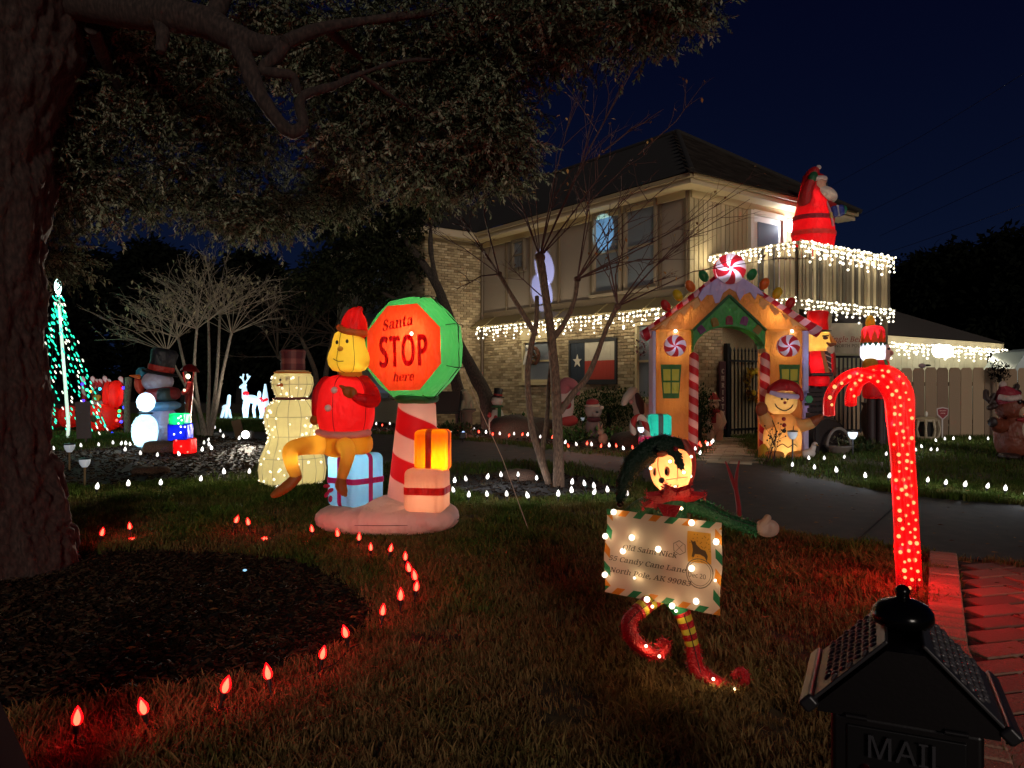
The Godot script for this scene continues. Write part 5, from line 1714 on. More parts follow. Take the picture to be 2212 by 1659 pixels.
func Lp(list: Array) -> PackedVector2Array:
	var out := PackedVector2Array()
	for q in list:
		var p := L(q[0], q[1])
		out.append(Vector2(p.x, p.y))
	return out

func build_arch() -> void:
	var d := 13.7
	frame(1568, 980, d)
	var t := thing("gingerbread_arch", "lit inflatable gingerbread house arch with candy striped roof and peppermints over the walk", "inflatable arch", floor_at(1568, d))
	var ginger := fabric("a86e2e", 0.7)
	var pep := printed("peppermint", swirl(), Vector3.ONE, 0.8)
	for q in [[1450, 76], [1684, 80]]:
		var p := part("pillar", Shape.new().rbox(L(q[0], 846), Vector3(q[1] * lu, 268 * lu, 0.5), 0.07, Basis(), 3), ginger, t)
		omni(L(q[0], 752, 0.1), "fff4e0", 0.13, p, 0.02)
		omni(L(q[0], 860, 0.0), "ffe6c0", 0.05, p)
		omni(L(q[0], 940, 0.0), "ffb070", 0.03, p)
		var star := part("bulb", ball(0.03), glow("f4f8ff", 2.5), p)
		star.position = L(q[0] + (3 if q[0] < 1500 else 16), 717, 0.24)
		omni(star.position + Vector3(0, -0.02, 0.06), "eef4ff", 0.02, p)
		var pd := part("peppermint", Shape.new().prism(ngon(28, 23 * lu), 0.0, 0.09, Transform3D(Basis(), L(q[0] + (0 if q[0] < 1500 else 6), 749, 0.252))), pep, t)
		omni(L(q[0] + (0 if q[0] < 1500 else 6), 749, 0.275), "d0d8ff", 0.012, pd, 0.03)
		var wx: float = 1443.0 if q[0] < 1500 else 1694.0
		var wf := part("window", Shape.new().prism(Lp([[wx - 22, 788], [wx + 22, 788], [wx + 17, 860], [wx - 17, 860]]), 0.252, 0.268), fabric("2c5c20", 0.3), t)
		for g in [[-1, 798, 822], [1, 798, 822], [-1, 826, 849], [1, 826, 849]]:
			var s: float = g[0]
			part("pane", Shape.new().prism(Lp([[wx + s * 1.5, g[1]], [wx + s * 17, g[1]], [wx + s * (16 if g[1] < 820 else 15), g[2]], [wx + s * 1.5, g[2]]]), 0.268, 0.276), fabric("c8c040", 0.5), wf)
	# chevron, green gable with its round-headed opening
	var chev := part("gable", Shape.new().prism(Lp([[1400, 713], [1568, 596], [1736, 713], [1646, 713], [1568, 640], [1491, 713]]), -0.22, 0.22), ginger, t)
	omni(L(1470, 682), "fff0d8", 0.17, chev)
	omni(L(1668, 684), "fff0d8", 0.18, chev)
	omni(L(1568, 622), "f0e8ff", 0.03, chev)
	var gp := [[1491, 713], [1568, 640], [1646, 713], [1646, 762]]
	for k in 13:
		var a := lerpf(0.0, PI, k / 12.0)
		gp.append([1568.5 + cos(a) * 77.0, 762 - sin(a) * 56.0])
	var green := part("green_gable", Shape.new().prism(Lp(gp.slice(0, gp.size())), -0.2, 0.205), fabric("3c7c40", 0.5), t)
	part("gable_edge", Shape.new().tube(Ls([[1491, 715, 0.215], [1568, 641, 0.215]]), [0.028], 6).tube(Ls([[1568, 641, 0.215], [1646, 715, 0.215]]), [0.028], 6), fabric("1e4a2c", 0.3), t)
	for q in [[1508, 713, -0.65, "5a2450"], [1537, 698, -0.3, "7a5c18"], [1568, 694, 0.0, "6a1028"], [1600, 695, 0.3, "6a2c5c"], [1629, 713, 0.65, "7a5c18"]]:
		var gd := PackedVector2Array([Vector2(-0.062, -0.075), Vector2(0.062, -0.075)])
		for k in 9:
			gd.append(Vector2(cos(PI * k / 8.0) * 0.062, 0.025 + sin(PI * k / 8.0) * 0.058))
		part("gumdrop", Shape.new().prism(gd, 0.0, 0.02, Transform3D(Basis(Vector3.BACK, -q[2]), L(q[0], q[1], 0.206))), fabric(q[3], 0.4), t)
	var strp := printed("roof_stripes", stripes("b0142c", "e0b8c4"), Vector3(1, 4.0, 1), 0.9)
	for q in [[[1388, 728, 0.02], [1470, 668, 0.02], [1552, 604, 0.02]], [[1585, 604, 0.02], [1676, 664, 0.02], [1768, 718, 0.02]]]:
		part("roof_roll", Shape.new().tube(curve(Ls(q), 6), [0.1], 24, true), strp, t)
		for k in 3: omni(L(q[0][0], q[0][1], 0.02).lerp(L(q[2][0], q[2][1], 0.02), (k + 0.5) / 3.0), "ffe0e8", 0.007, t)
	var icing := Lp([[1512, 626], [1540, 606], [1568, 590], [1600, 606], [1630, 626], [1642, 642], [1628, 636], [1622, 650], [1612, 634], [1598, 640], [1590, 652], [1582, 634], [1568, 626], [1554, 636], [1546, 656], [1538, 658], [1532, 640], [1520, 640], [1508, 654], [1502, 644]])
	part("icing", Shape.new().prism(icing, -0.2, 0.235), fabric("b4a8d8", 0.6), t)
	part("icing", Shape.new().prism(Lp([[1404, 716], [1424, 700], [1500, 646], [1506, 660], [1494, 672], [1486, 660], [1472, 684], [1462, 676], [1450, 694], [1444, 688], [1432, 708], [1424, 704]]), 0.222, 0.236), fabric("d0a468", 0.6), t)
	part("icing", Shape.new().prism(Lp([[1734, 716], [1714, 700], [1634, 646], [1630, 660], [1642, 672], [1650, 660], [1664, 684], [1676, 676], [1688, 694], [1694, 688], [1704, 708], [1714, 704]]), 0.222, 0.236), fabric("d0a468", 0.6), t)
	var big := part("peppermint", Shape.new().prism(ngon(32, 32.5 * lu), -0.08, 0.08, Transform3D(Basis(), L(1569, 585, 0.2))), pep, t)
	omni(L(1569, 583, 0.19), "f2f4ff", 0.2, big, 0.02)
	for q in [[1520, 596, "1a5a34"], [1491, 618, "c05c18"], [1464, 638, "b8980c"], [1438, 660, "a01414"], [1624, 593, "1a5a34"], [1651, 613, "c05c18"], [1679, 633, "b8980c"], [1707, 655, "a01414"]]:
		var a: float = 0.55 if q[0] < 1568 else -0.55
		part("roof_bulb", Shape.new().ell(L(q[0], q[1], 0.0), Vector3(0.08, 0.115, 0.075), Basis(Vector3.BACK, a)), fabric(q[2], 0.35), t)
	for x in [1491.0, 1642.0]:
		part("candy_column", Shape.new().sausage(Ls([[x + 1, 772, 0.24], [x, 870, 0.24], [x - 1, 975, 0.24]]), [0.085, 0.085, 0.085], 22), printed("column_stripes", stripes("b8161e", "dca49a"), Vector3(1, 3.8, 1), 0.5), t)
		omni(L(x, 820, 0.24), "ffd8c0", 0.006, t)
		omni(L(x, 920, 0.24), "ffd8c0", 0.006, t)
	part("white_trim", Shape.new().rbox(L(1731, 848, 0.0), Vector3(0.1, 264 * lu, 0.46), 0.03, Basis(), 2), fabric("c4c4e8", 0.8), t)
	omni(L(1731, 770, 0.0), "d0d8ff", 0.02, t)
	omni(L(1731, 880, 0.0), "d0c8e8", 0.01, t)
	part("white_trim", Shape.new().rbox(L(1409, 848, 0.0), Vector3(0.06, 264 * lu, 0.42), 0.025, Basis(), 2), fabric("c4c4e8", 0.8), t)
	part("yellow_gumdrop", Shape.new().ell(L(1635, 976, 0.5), Vector3(0.13, 0.19, 0.12), Basis(), 0.8), fabric("a88a10", 0.5), t)
	# gingerbread man
	d = 13.2
	frame(1686, 986, d)
	var g := thing("gingerbread_man", "lit inflatable gingerbread man with red hat and waving arms before the right pillar", "inflatable decoration", floor_at(1686, d))
	var dough := fabric("dcb470", 0.9)
	part("head", Shape.new().ell(L(1686, 864, 0.03), Vector3(34 * lu, 31 * lu, 0.2), Basis(), 0.9), dough, g)
	lamp(L(1692, 884, 0.12), "fff0cc", 0.11, g, 0.018)
	var body := Shape.new()
	body.ell(L(1690, 948, 0.0), Vector3(40 * lu, 42 * lu, 0.22), Basis(), 0.75, 26, 18)
	part("body", body, dough, g)
	omni(L(1690, 925, 0.03), "fff0cc", 0.17, g)
	omni(L(1690, 965, 0.03), "ffe8bc", 0.09, g)
	part("chest", Shape.new().ell(L(1688, 915, 0.02), Vector3(29 * lu, 26 * lu, 0.2), Basis(), 0.8), dough, g)
	part("arm", Shape.new().sausage(Ls([[1668, 918, 0.0], [1654, 908, 0.05], [1646, 898, 0.1]]), [0.12, 0.12, 0.1], 14), dough, g)
	part("arm", Shape.new().sausage(Ls([[1710, 912, 0.0], [1730, 917, 0.08], [1744, 912, 0.12]]), [0.12, 0.11, 0.1], 14), dough, g)
	part("mitten", Shape.new().ell(L(1640, 882, 0.12), Vector3(0.1, 0.13, 0.09)), fabric("7a3c18", 0.4), g)
	part("mitten", Shape.new().sausage(Ls([[1750, 908, 0.14], [1764, 898, 0.16]]), [0.09, 0.05], 12), fabric("7a3c18", 0.4), g)
	for x in [1668.0, 1710.0]:
		part("foot", Shape.new().ell(L(x, 979, 0.1), Vector3(0.16, 0.08, 0.16), Basis(), 0.8), fabric("a8702c", 0.6), g)
	part("hat", Shape.new().sausage(curve(Ls([[1672, 843, 0.04], [1690, 836, 0.03], [1712, 838, 0.03], [1726, 848, 0.04], [1729, 860, 0.05]]), 4), spread([0.13, 0.16, 0.12, 0.06, 0.035], 17), 18), fabric("a0141c", 0.5), g)
	part("hat_trim", Shape.new().tube(curve(Ls([[1661, 846, 0.1], [1674, 851, 0.2], [1692, 853, 0.23], [1716, 855, 0.14]]), 4), [0.045], 12), fabric("c8b8e0", 0.5), g)
	for q in [[1679, 859, 0.225, 0.022, "181008"], [1691, 859, 0.226, 0.022, "181008"], [1685, 867, 0.236, 0.026, "8a1420"], [1684, 902, 0.205, 0.036, "8a1420"], [1684, 915, 0.224, 0.036, "8a1420"], [1684, 927, 0.222, 0.036, "1c140c"]]:
		part("button" if q[1] > 890 else "face_dot", Shape.new().ell(L(q[0], q[1], q[2]), Vector3.ONE * q[3], Basis(), 1.0, 12, 8), paint(q[4], 0.5), g)
	part("smile", Shape.new().tube(curve(Ls([[1665, 865, 0.17], [1670, 877, 0.21], [1685, 884, 0.22], [1700, 877, 0.21], [1706, 865, 0.17]]), 5), [0.011], 6), paint("3c2810", 0.7), g)
	for q in [[[1662, 905, 0.14], [1668, 930, 0.21], [1664, 958, 0.2]], [[1708, 905, 0.15], [1704, 930, 0.21], [1710, 958, 0.18]], [[1668, 962, 0.22], [1680, 955, 0.23], [1692, 962, 0.23], [1704, 955, 0.22], [1714, 962, 0.18]]]:
		part("icing_line", Shape.new().tube(curve(Ls(q), 5), [0.009], 5), paint("5a3c14", 0.7), g)
	# gifts with candy cane left of the arch
	d = 12.6
	frame(1418, 990, d)
	var p2 := thing("inflatable_gifts", "lit teal gift on a pink gift with small candy cane, left of the arch", "inflatable decoration", floor_at(1418, d))
	var pk := gift(p2, "pink_gift", L(1417, 962, 0.1), Vector3(72 * lu, 60 * lu, 0.5), 0.0, fabric("b8325c"), fabric("5a3844", 0.3), true, false, 0.11)
	lamp(Vector3(0.1, 0.08, 0.05), "f0d0ff", 0.12, pk, 0.02)
	var tl := gift(p2, "teal_gift", L(1421, 910, 0.08), Vector3(48 * lu, 48 * lu, 0.36), 0.0, fabric("2cc4b0"), fabric("5a3c40", 0.3), true, false, 0.08)
	lamp(Vector3(0.06, -0.1, 0.02), "e8fff8", 0.09, tl, 0.02)
	part("candy_cane", Shape.new().sausage(curve(Ls([[1364, 924, 0.2], [1362, 908, 0.2], [1368, 895, 0.2], [1378, 891, 0.2], [1387, 899, 0.2], [1393, 917, 0.2], [1396, 934, 0.2]]), 4), spread([0.05, 0.05], 25), 14), printed("cane_stripes", stripes("a8241c", "d8c4b4"), Vector3(1, 3.2, 1), 0.4), p2)

func build_right_things() -> void:
	# nutcracker soldier
	var d := 14.5
	frame(1767, 970, d)
	var t := thing("nutcracker", "lit nutcracker soldier with tall red hat and red coat, right of the arch", "nutcracker", floor_at(1767, d))
	var red := fabric("b8101c", 0.9)
	var hat := part("hat", Shape.new().lathe([Vector2(0.19, 0), Vector2(0.195, 0.02), Vector2(0.175, 0.2), Vector2(0.2, 0.35), Vector2(0.17, 0.38), Vector2(0.01, 0.385)], 24, Transform3D(Basis(), L(1766, 716, 0))), fabric("9c1418", 0.8), t)
	omni(L(1758, 700, 0.02), "ffb090", 0.035, hat)
	part("visor", Shape.new().ell(L(1770, 716, 0.05), Vector3(0.2, 0.025, 0.2)), paint("100c0c", 0.4), t)
	part("plume", Shape.new().sausage(Ls([[1788, 705, 0.02], [1788, 690, 0.02], [1793, 680, 0.02]]), [0.05, 0.07, 0.03], 10), fabric("b0a88c", 0.5), t)
	var head := part("head", Shape.new().rbox(L(1768, 739, 0.0), Vector3(46 * lu, 42 * lu, 0.36), 0.09, Basis(), 3), fabric("f0c068"), t)
	lamp(L(1762, 747, 0.08), "fff0c0", 0.2, head, 0.02)
	part("eye", Shape.new().ell(L(1775, 732, 0.18), Vector3(0.05, 0.03, 0.02)), paint("6a3018", 0.4), head)
	part("eyebrow", Shape.new().tube(Ls([[1768, 728, 0.19], [1781, 727, 0.19]]), [0.012], 5), paint("3c2414", 0.6), head)
	part("nose", Shape.new().sausage(Ls([[1786, 728, 0.14], [1792, 742, 0.18]]), [0.03, 0.05], 10), fabric("e8a050", 0.6), head)
	part("moustache", Shape.new().sausage(Ls([[1778, 743, 0.2], [1784, 747, 0.21], [1793, 745, 0.2]]), [0.02, 0.04, 0.03], 10), paint("8a4a28", 0.7), head)
	part("beard", Shape.new().ell(L(1786, 756, 0.16), Vector3(0.08, 0.09, 0.06)), fabric("e8dcc8", 0.7), head)
	var coat := part("coat", Shape.new().rbox(L(1770, 784, 0.0), Vector3(50 * lu, 50 * lu, 0.36), 0.08, Basis(), 3), red, t)
	omni(L(1760, 785, 0.06), "ffc8b0", 0.07, coat)
	part("lapel", Shape.new().prism(Lp([[1764, 760], [1771, 760], [1783, 806], [1774, 806]]), 0.18, 0.192), paint("a86c20", 0.5), coat)
	part("shirt", Shape.new().prism(Lp([[1772, 760], [1785, 760], [1788, 806], [1784, 806]]), 0.18, 0.188), paint("140c10", 0.5), coat)
	for k in 3:
		part("lace", Shape.new().tube(Ls([[1774 + k * 3, 768 + k * 13, 0.196], [1787, 774 + k * 13, 0.196]]), [0.01], 5), paint("c8b8a8", 0.6), coat)
	for x in [1745.0, 1796.0]:
		part("arm", Shape.new().sausage(Ls([[x, 768, 0.0], [x + (1 if x > 1770 else -1), 806, 0.03]]), [0.075, 0.07], 14), fabric("6a2c1c", 0.5), t)
	part("belt", Shape.new().rbox(L(1769, 810, 0.0), Vector3(48 * lu, 7 * lu, 0.33), 0.02, Basis(), 1), paint("0c0808", 0.4), t)
	var skirt := part("coat_skirt", Shape.new().rbox(L(1768, 824, 0.0), Vector3(40 * lu, 22 * lu, 0.32), 0.06, Basis(), 2), red, t)
	omni(L(1767, 824, 0.05), "ffb8a8", 0.02, skirt)
	for x in [1759.0, 1777.0]:
		part("leg", Shape.new().tube(Ls([[x, 834, 0], [x, 968, 0]]), [0.08], 12), paint("17131a", 0.6), t)
		part("boot", Shape.new().ell(L(x, 966, 0.07), Vector3(0.09, 0.06, 0.15)), paint("0c0a0c", 0.4), t)
	# nutcracker king
	d = 15.0
	frame(1888, 966, d)
	t = thing("nutcracker", "lit nutcracker king with red crown and white hair behind the candy cane hooks", "nutcracker", floor_at(1888, d))
	part("crown_flame", Shape.new().ell(L(1880, 700, 0), Vector3(0.09, 0.15, 0.08)), fabric("d8b81c", 0.9), t)
	var cr := part("crown", Shape.new().ell(L(1886, 723, 0), Vector3(22 * lu, 18 * lu, 0.2), Basis(), 0.7), fabric("c42838"), t)
	omni(L(1880, 722, 0.03), "ffd0c0", 0.06, cr)
	for k in 6:
		var a := k * PI / 5.0
		part("crown_point", Shape.new().prism(PackedVector2Array([Vector2(-0.08, -0.13), Vector2(0.08, -0.13), Vector2(0.0, 0.13)]), 0.0, 0.02, Transform3D(Basis(Vector3.UP, PI / 2 - a), L(1886, 730, 0) + Vector3(cos(a), 0, sin(a)) * 0.195)), fabric("d86018", 0.8), cr)
	for k in 8:
		var a := k * PI / 7.0
		part("band_point", Shape.new().prism(PackedVector2Array([Vector2(-0.045, 0.04), Vector2(0.045, 0.04), Vector2(0.0, -0.04)]), 0.0, 0.012, Transform3D(Basis(Vector3.UP, PI / 2 - a), L(1886, 747, 0) + Vector3(cos(a), 0, sin(a)) * 0.215)), paint("1c5a38", 0.6), cr)
	var hair := part("hair", Shape.new().rbox(L(1886, 762, 0), Vector3(46 * lu, 40 * lu, 0.4), 0.11, Basis(), 3), fabric("dfe8f0"), t)
	lamp(L(1880, 762, 0.03), "eef6ff", 0.3, hair, 0.02)
	part("face", Shape.new().ell(L(1909, 765, 0.07), Vector3(0.1, 0.17, 0.14)), fabric("e8b8b0", 0.8), t)
	part("eye", Shape.new().ell(L(1909, 757, 0.205), Vector3(0.03, 0.022, 0.015)), paint("181414", 0.4), t)
	part("nose", Shape.new().ell(L(1915, 766, 0.2), Vector3(0.035, 0.045, 0.04)), fabric("d89890", 0.6), t)
	part("coat", Shape.new().rbox(L(1892, 822, 0), Vector3(46 * lu, 84 * lu, 0.38), 0.08, Basis(), 3), fabric("a8141c", 0.8), t)
	omni(L(1896, 815, 0.05), "ffb8a0", 0.06, t)
	part("shoulder", Shape.new().ell(L(1875, 790, 0.1), Vector3(0.14, 0.14, 0.14)), fabric("b08a1c", 0.7), t)
	part("sash", Shape.new().prism(Lp([[1898, 780], [1904, 780], [1914, 806], [1908, 806]]), 0.19, 0.2), paint("1c8a4c", 0.6), t)
	for x in [1882.0, 1902.0]:
		part("leg", Shape.new().tube(Ls([[x, 864, 0], [x, 964, 0]]), [0.085], 12), paint("2a1818", 0.6), t)
	# banner that hangs from the balcony
	d = 16.3
	frame(1824, 764, d)
	t = thing("banner", "grey-white cloth banner with red script hanging under the balcony", "banner", at(1824, 764, d))
	var sh := Shape.new()
	for y in 13:
		for x in 17:
			var u := x / 16.0 - 0.5
			sh.add(Vector3(u * 76 * lu, y / 12.0 * 66 * lu, 0.02 * sin(u * 9.0 + y * 0.3)), Vector3(-0.2 * cos(u * 9.0 + y * 0.3), 0, 1).normalized(), Vector2(u + 0.5, 1.0 - y / 12.0))
	for y in 12: sh.strip(y * 17, (y + 1) * 17, 17, false)
	part("cloth", sh, fabric("8c887c", 0.7), t)
	words("Jingle Bell", 0.11, 0.004, paint("8a3428", 0.8), t, Transform3D(Basis(), L(1826, 733, 0.03)), true, false, true)
	words("NORTH POLE", 0.07, 0.004, paint("4c3a34", 0.8), t, Transform3D(Basis(), L(1832, 747, 0.03)))
	# iron fence panel under the banner
	d = 16.6
	frame(1840, 950, d)
	t = thing("iron_fence", "black iron bar panel under the banner, between the two nutcrackers", "iron fence", floor_at(1840, d))
	var irn := paint("0e0e10", 0.45, 0.4)
	part("rail", Shape.new().box(L(1840, 771, 0), Vector3(0.78, 0.05, 0.04)).box(L(1840, 930, 0), Vector3(0.78, 0.05, 0.04)), irn, t)
	for k in 9:
		part("bar", Shape.new().box(L(1803 + k * 9.3, 852, 0), Vector3(0.028, 1.66, 0.028)), irn, t)
	# gate, wreath, entry sign
	var g := thing("iron_gate", "black iron gate with spear tips standing in the brick entry behind the arch", "gate", house.position, HT)
	part("gate_post", Shape.new().box(Vector3(1.17, 1.05, 0.1), Vector3(0.1, 2.1, 0.1)), irn, g)
	part("gate_post", Shape.new().box(Vector3(2.72, 1.05, 0.1), Vector3(0.1, 2.1, 0.1)), irn, g)
	for y in [0.18, 1.72]:
		part("rail", Shape.new().box(Vector3(1.95, y, 0.1), Vector3(1.44, 0.045, 0.035)), irn, g)
	for k in 11:
		var x := 1.3 + k * 0.13
		part("bar", Shape.new().box(Vector3(x, 1.0, 0.1), Vector3(0.022, 1.85, 0.022)), irn, g)
		part("spear_tip", Shape.new().lathe([Vector2(0.012, 0), Vector2(0.026, 0.03), Vector2(0.001, 0.12)], 6, Transform3D(Basis(), Vector3(x, 1.92, 0.1))), irn, g)
	var w := thing("wreath", "gold and brown wreath with yellow flowers hanging on the iron gate", "wreath", hp(2.02, 1.2, 0.2), HT)
	var xs := []; var cs := []
	for k in 170:
		var a := rng.randf() * TAU
		var p := Vector3(cos(a) * 0.24, sin(a) * 0.27, 0) + Vector3(rng.randfn(), rng.randfn(), rng.randfn()) * 0.04
		xs.append(Transform3D((Basis(Vector3.BACK, a + rng.randf_range(-1, 1)) * Basis(Vector3.RIGHT, rng.randf() * 3.0)).scaled(Vector3.ONE * rng.randf_range(0.9, 1.6)), p))
		cs.append(lin(["7a5a20", "5a3c1c", "8a6c2c", "9a7c28"][k % 4]))
	part("ring", Shape.new().tube(Array(range(25)).map(func(k): return Vector3(cos(TAU * k / 24.0) * 0.24, sin(TAU * k / 24.0) * 0.27, 0)), [0.045], 8, false), paint("4a3418", 0.9), w)
	scatter("foliage", leaf_mesh(0.09, 0.045), tints(0.7, 0.3), xs, cs, w)
	for q in [[-0.14, 0.24], [-0.02, 0.29], [0.1, 0.25], [-0.1, -0.2]]:
		part("flower", Shape.new().ell(Vector3(q[0], q[1], 0.06), Vector3(0.065, 0.065, 0.04), Basis(), 1.0, 10, 7), paint("b8980c", 0.6), w)
	var sg := thing("porch_sign", "tall dark red porch sign with white letters leaning on the brick by the gate", "sign", hp(0.98, 0, 0.12), HT)
	part("board", Shape.new().box(Vector3(0, 0.95, 0), Vector3(0.22, 1.5, 0.025)), paint("3c1418", 0.7), sg)
	var letters := "CHRISTMAS"
	for k in 9:
		words(letters[k], 0.1, 0.004, paint("a89c8c", 0.7), sg, Transform3D(Basis(), Vector3(0, 1.48 - k * 0.155, 0.015)), true, true)
	# polar bear by the gate
	d = 16.2
	frame(1543, 951, d)
	var b := thing("bear_figure", "white bear figure with red hat and scarf standing left of the gate", "figurine", floor_at(1543, d))
	var fur := paint("b4a890", 0.85, 0.0, 0.5, 8.0)
	var bs := Shape.new()
	bs.ell(L(1544, 912, 0), Vector3(17 * lu, 26 * lu, 0.16)).ell(L(1540, 872, 0.03), Vector3(12.5 * lu, 12 * lu, 0.12)).ell(L(1538, 876, 0.14), Vector3(0.06, 0.05, 0.06))
	for x in [-12.0, 12.0]:
		bs.sausage(Ls([[1544 + x * 0.7, 920, 0.02], [1544 + x * 0.75, 947, 0.04]]), [0.085, 0.08], 12)
		bs.sausage(Ls([[1544 + x, 892, 0.0], [1544 + x * 1.5, 910, 0.05], [1544 + x * 0.8, 922, 0.12]]), [0.07, 0.065, 0.05], 12)
	part("body", bs, fur, b)
	part("snout", Shape.new().ell(L(1536, 875, 0.195), Vector3(0.022, 0.016, 0.015)), paint("14100e", 0.4), b)
	part("hat", Shape.new().lathe([Vector2(0.13, 0), Vector2(0.11, 0.05), Vector2(0.06, 0.13), Vector2(0.02, 0.17)], 16, Transform3D(Basis(), L(1541, 864, 0.03))), paint("8a1c1c", 0.8), b)
	part("hat_trim", Shape.new().ell(L(1541, 863, 0.03), Vector3(0.145, 0.03, 0.14)), paint("b8ac98", 0.9), b)
	part("pompon", Shape.new().ell(L(1543, 849, 0.03), Vector3.ONE * 0.035), paint("b8ac98", 0.9), b)
	part("scarf", Shape.new().ell(L(1542, 886, 0.03), Vector3(0.13, 0.04, 0.14)).rbox(L(1538, 900, 0.16), Vector3(0.09, 0.22, 0.03), 0.012), paint("7c1420", 0.85), b)
	# stacked direction boards on a post
	d = 13.3
	frame(1762, 986, d)
	t = thing("direction_sign", "dark wooden direction boards stacked on a post before the nutcracker", "sign", floor_at(1762, d))
	part("post", Shape.new().box(L(1766, 912, -0.03), Vector3(0.06, 146 * lu, 0.05)), paint("1c1614", 0.85), t)
	for q in [[1768, 843, 42, 8], [1765, 852, 44, 7], [1770, 862, 40, 8], [1760, 872, 44, 6], [1766, 884, 44, 9], [1764, 897, 46, 11]]:
		part("board", Shape.new().rbox(L(q[0], q[1], 0.0), Vector3(q[2] * lu, q[3] * lu, 0.025), 0.006, Basis(Vector3.BACK, rng.randf_range(-0.06, 0.06)), 1), paint(["2a1c1c", "34201e", "241a1c"][int(q[1]) % 3], 0.8, 0.0, 0.4, 4.0), t)
	part("green_star", Shape.new().prism(ngon(6, 0.07), 0.0, 0.02, Transform3D(Basis(), L(1746, 862, 0.02))), paint("3c8a5c", 0.7), t)
	# round dark barrel end, basket planter, goose
	d = 14.0
	frame(1780, 977, d)
	t = thing("barrel", "large dark round barrel lying behind the goose and the basket planter", "barrel", floor_at(1780, d) + Vector3(0, 0.3, 0))
	part("barrel_body", Shape.new().lathe([Vector2(0.01, 0.22), Vector2(0.27, 0.22), Vector2(0.3, 0.23), Vector2(0.3, 0.25), Vector2(0.32, 0.1), Vector2(0.33, -0.1), Vector2(0.29, -0.35)], 28, Transform3D(Basis(Vector3.RIGHT, PI / 2), Vector3.ZERO)), paint("21140f", 0.85, 0.0, 0.5, 4.0), t)
	part("hoop", Shape.new().lathe([Vector2(0.335, 0.08), Vector2(0.335, 0.12), Vector2(0.32, 0.12)], 28, Transform3D(Basis(Vector3.RIGHT, PI / 2), Vector3.ZERO)), paint("2a2624", 0.5, 0.6), t)
	d = 13.6
	frame(1812, 985, d)
	t = thing("basket_planter", "stone basket planter with arched handle and pale flowers by the barrel", "planter", floor_at(1812, d))
	part("bowl", Shape.new().lathe([Vector2(0.14, 0), Vector2(0.2, 0.1), Vector2(0.25, 0.14), Vector2(0.24, 0.16), Vector2(0.05, 0.15)], 24), paint("6a6056", 0.9, 0.0, 0.8), t)
	part("basket_handle", Shape.new().tube(Array(range(15)).map(func(k): return Vector3(cos(PI * k / 14.0) * 0.21, 0.13 + sin(PI * k / 14.0) * 0.33, 0)), [0.026], 8, false), paint("746a62", 0.9, 0.0, 0.6), t)
	shrub(t, "flowers", Vector3(0.02, 0.24, 0.02), Vector3(0.2, 0.12, 0.18), 60, 0.06, ["7a8260", "a8a48c", "6a5c48"])
	d = 13.0
	frame(1746, 990, d)
	t = thing("goose_figure", "small pale goose figurine on the ground right of the arch", "figurine", floor_at(1746, d))
	part("body", Shape.new().ell(L(1746, 979, 0), Vector3(0.12, 0.085, 0.09), Basis(Vector3.BACK, 0.25)).sausage(Ls([[1752, 974, 0.01], [1756, 965, 0.02], [1757, 959, 0.03]]), [0.06, 0.042, 0.04], 12).ell(L(1758, 957, 0.05), Vector3(0.04, 0.035, 0.05)), paint("b0a49a", 0.85), t)
	part("beak", Shape.new().sausage(Ls([[1759, 958, 0.09], [1761, 960, 0.12]]), [0.015, 0.008], 8), paint("a8843c", 0.6), t)
	# dark urn with box behind the canes
	d = 15.6
	frame(1893, 960, d)
	t = thing("urn_planter", "dark carved urn planter behind the candy canes", "planter", floor_at(1893, d))
	part("urn", Shape.new().lathe([Vector2(0.2, 0), Vector2(0.22, 0.1), Vector2(0.28, 0.3), Vector2(0.3, 0.55), Vector2(0.25, 0.75), Vector2(0.3, 0.82), Vector2(0.27, 0.83), Vector2(0.05, 0.8)], 24), paint("3a2c24", 0.9, 0.0, 0.8), t)
	t = thing("small_box", "small dark box with a green and yellow lid on the urn's edge", "box", floor_at(1903, 15.2) + Vector3(0, 0.42, 0))
	part("box_body", Shape.new().box(Vector3(0, 0.09, 0), Vector3(0.2, 0.18, 0.16)), paint("1c2440", 0.6), t)
	part("lid", Shape.new().box(Vector3(0, 0.2, 0), Vector3(0.22, 0.045, 0.18)), paint("8a9a1c", 0.5), t)
	part("lid", Shape.new().box(Vector3(0, 0.244, 0), Vector3(0.22, 0.04, 0.18)), paint("1c8a4c", 0.5), t)
	part("box_stand", Shape.new().box(Vector3(0, -0.2, 0), Vector3(0.24, 0.44, 0.2)), paint("2c221c", 0.9), t)
	# garden stool and yard sign before the fence
	d = 16.4
	frame(2001, 952, d)
	t = thing("garden_stool", "cream ceramic garden stool pierced with oval openings before the fence", "stool", floor_at(2001, d))
	var cer := paint("94846a", 0.5)
	part("top", Shape.new().lathe([Vector2(0.2, 0.4), Vector2(0.23, 0.43), Vector2(0.21, 0.47), Vector2(0.12, 0.5), Vector2(0.01, 0.5)], 24), cer, t)
	part("foot_ring", Shape.new().lathe([Vector2(0.18, 0), Vector2(0.23, 0.02), Vector2(0.24, 0.09), Vector2(0.21, 0.09)], 24), cer, t)
	part("core", Shape.new().lathe([Vector2(0.15, 0.05), Vector2(0.17, 0.25), Vector2(0.15, 0.42)], 20), paint("1c1610", 0.9), t)
	for k in 9:
		var a := TAU * k / 9.0
		var c := Vector3(cos(a), 0, sin(a))
		part("rib", Shape.new().tube([c * 0.22 + Vector3(0, 0.06, 0), c * 0.265 + Vector3(0, 0.25, 0), c * 0.22 + Vector3(0, 0.43, 0)], [0.035, 0.022, 0.035], 8), cer, t)
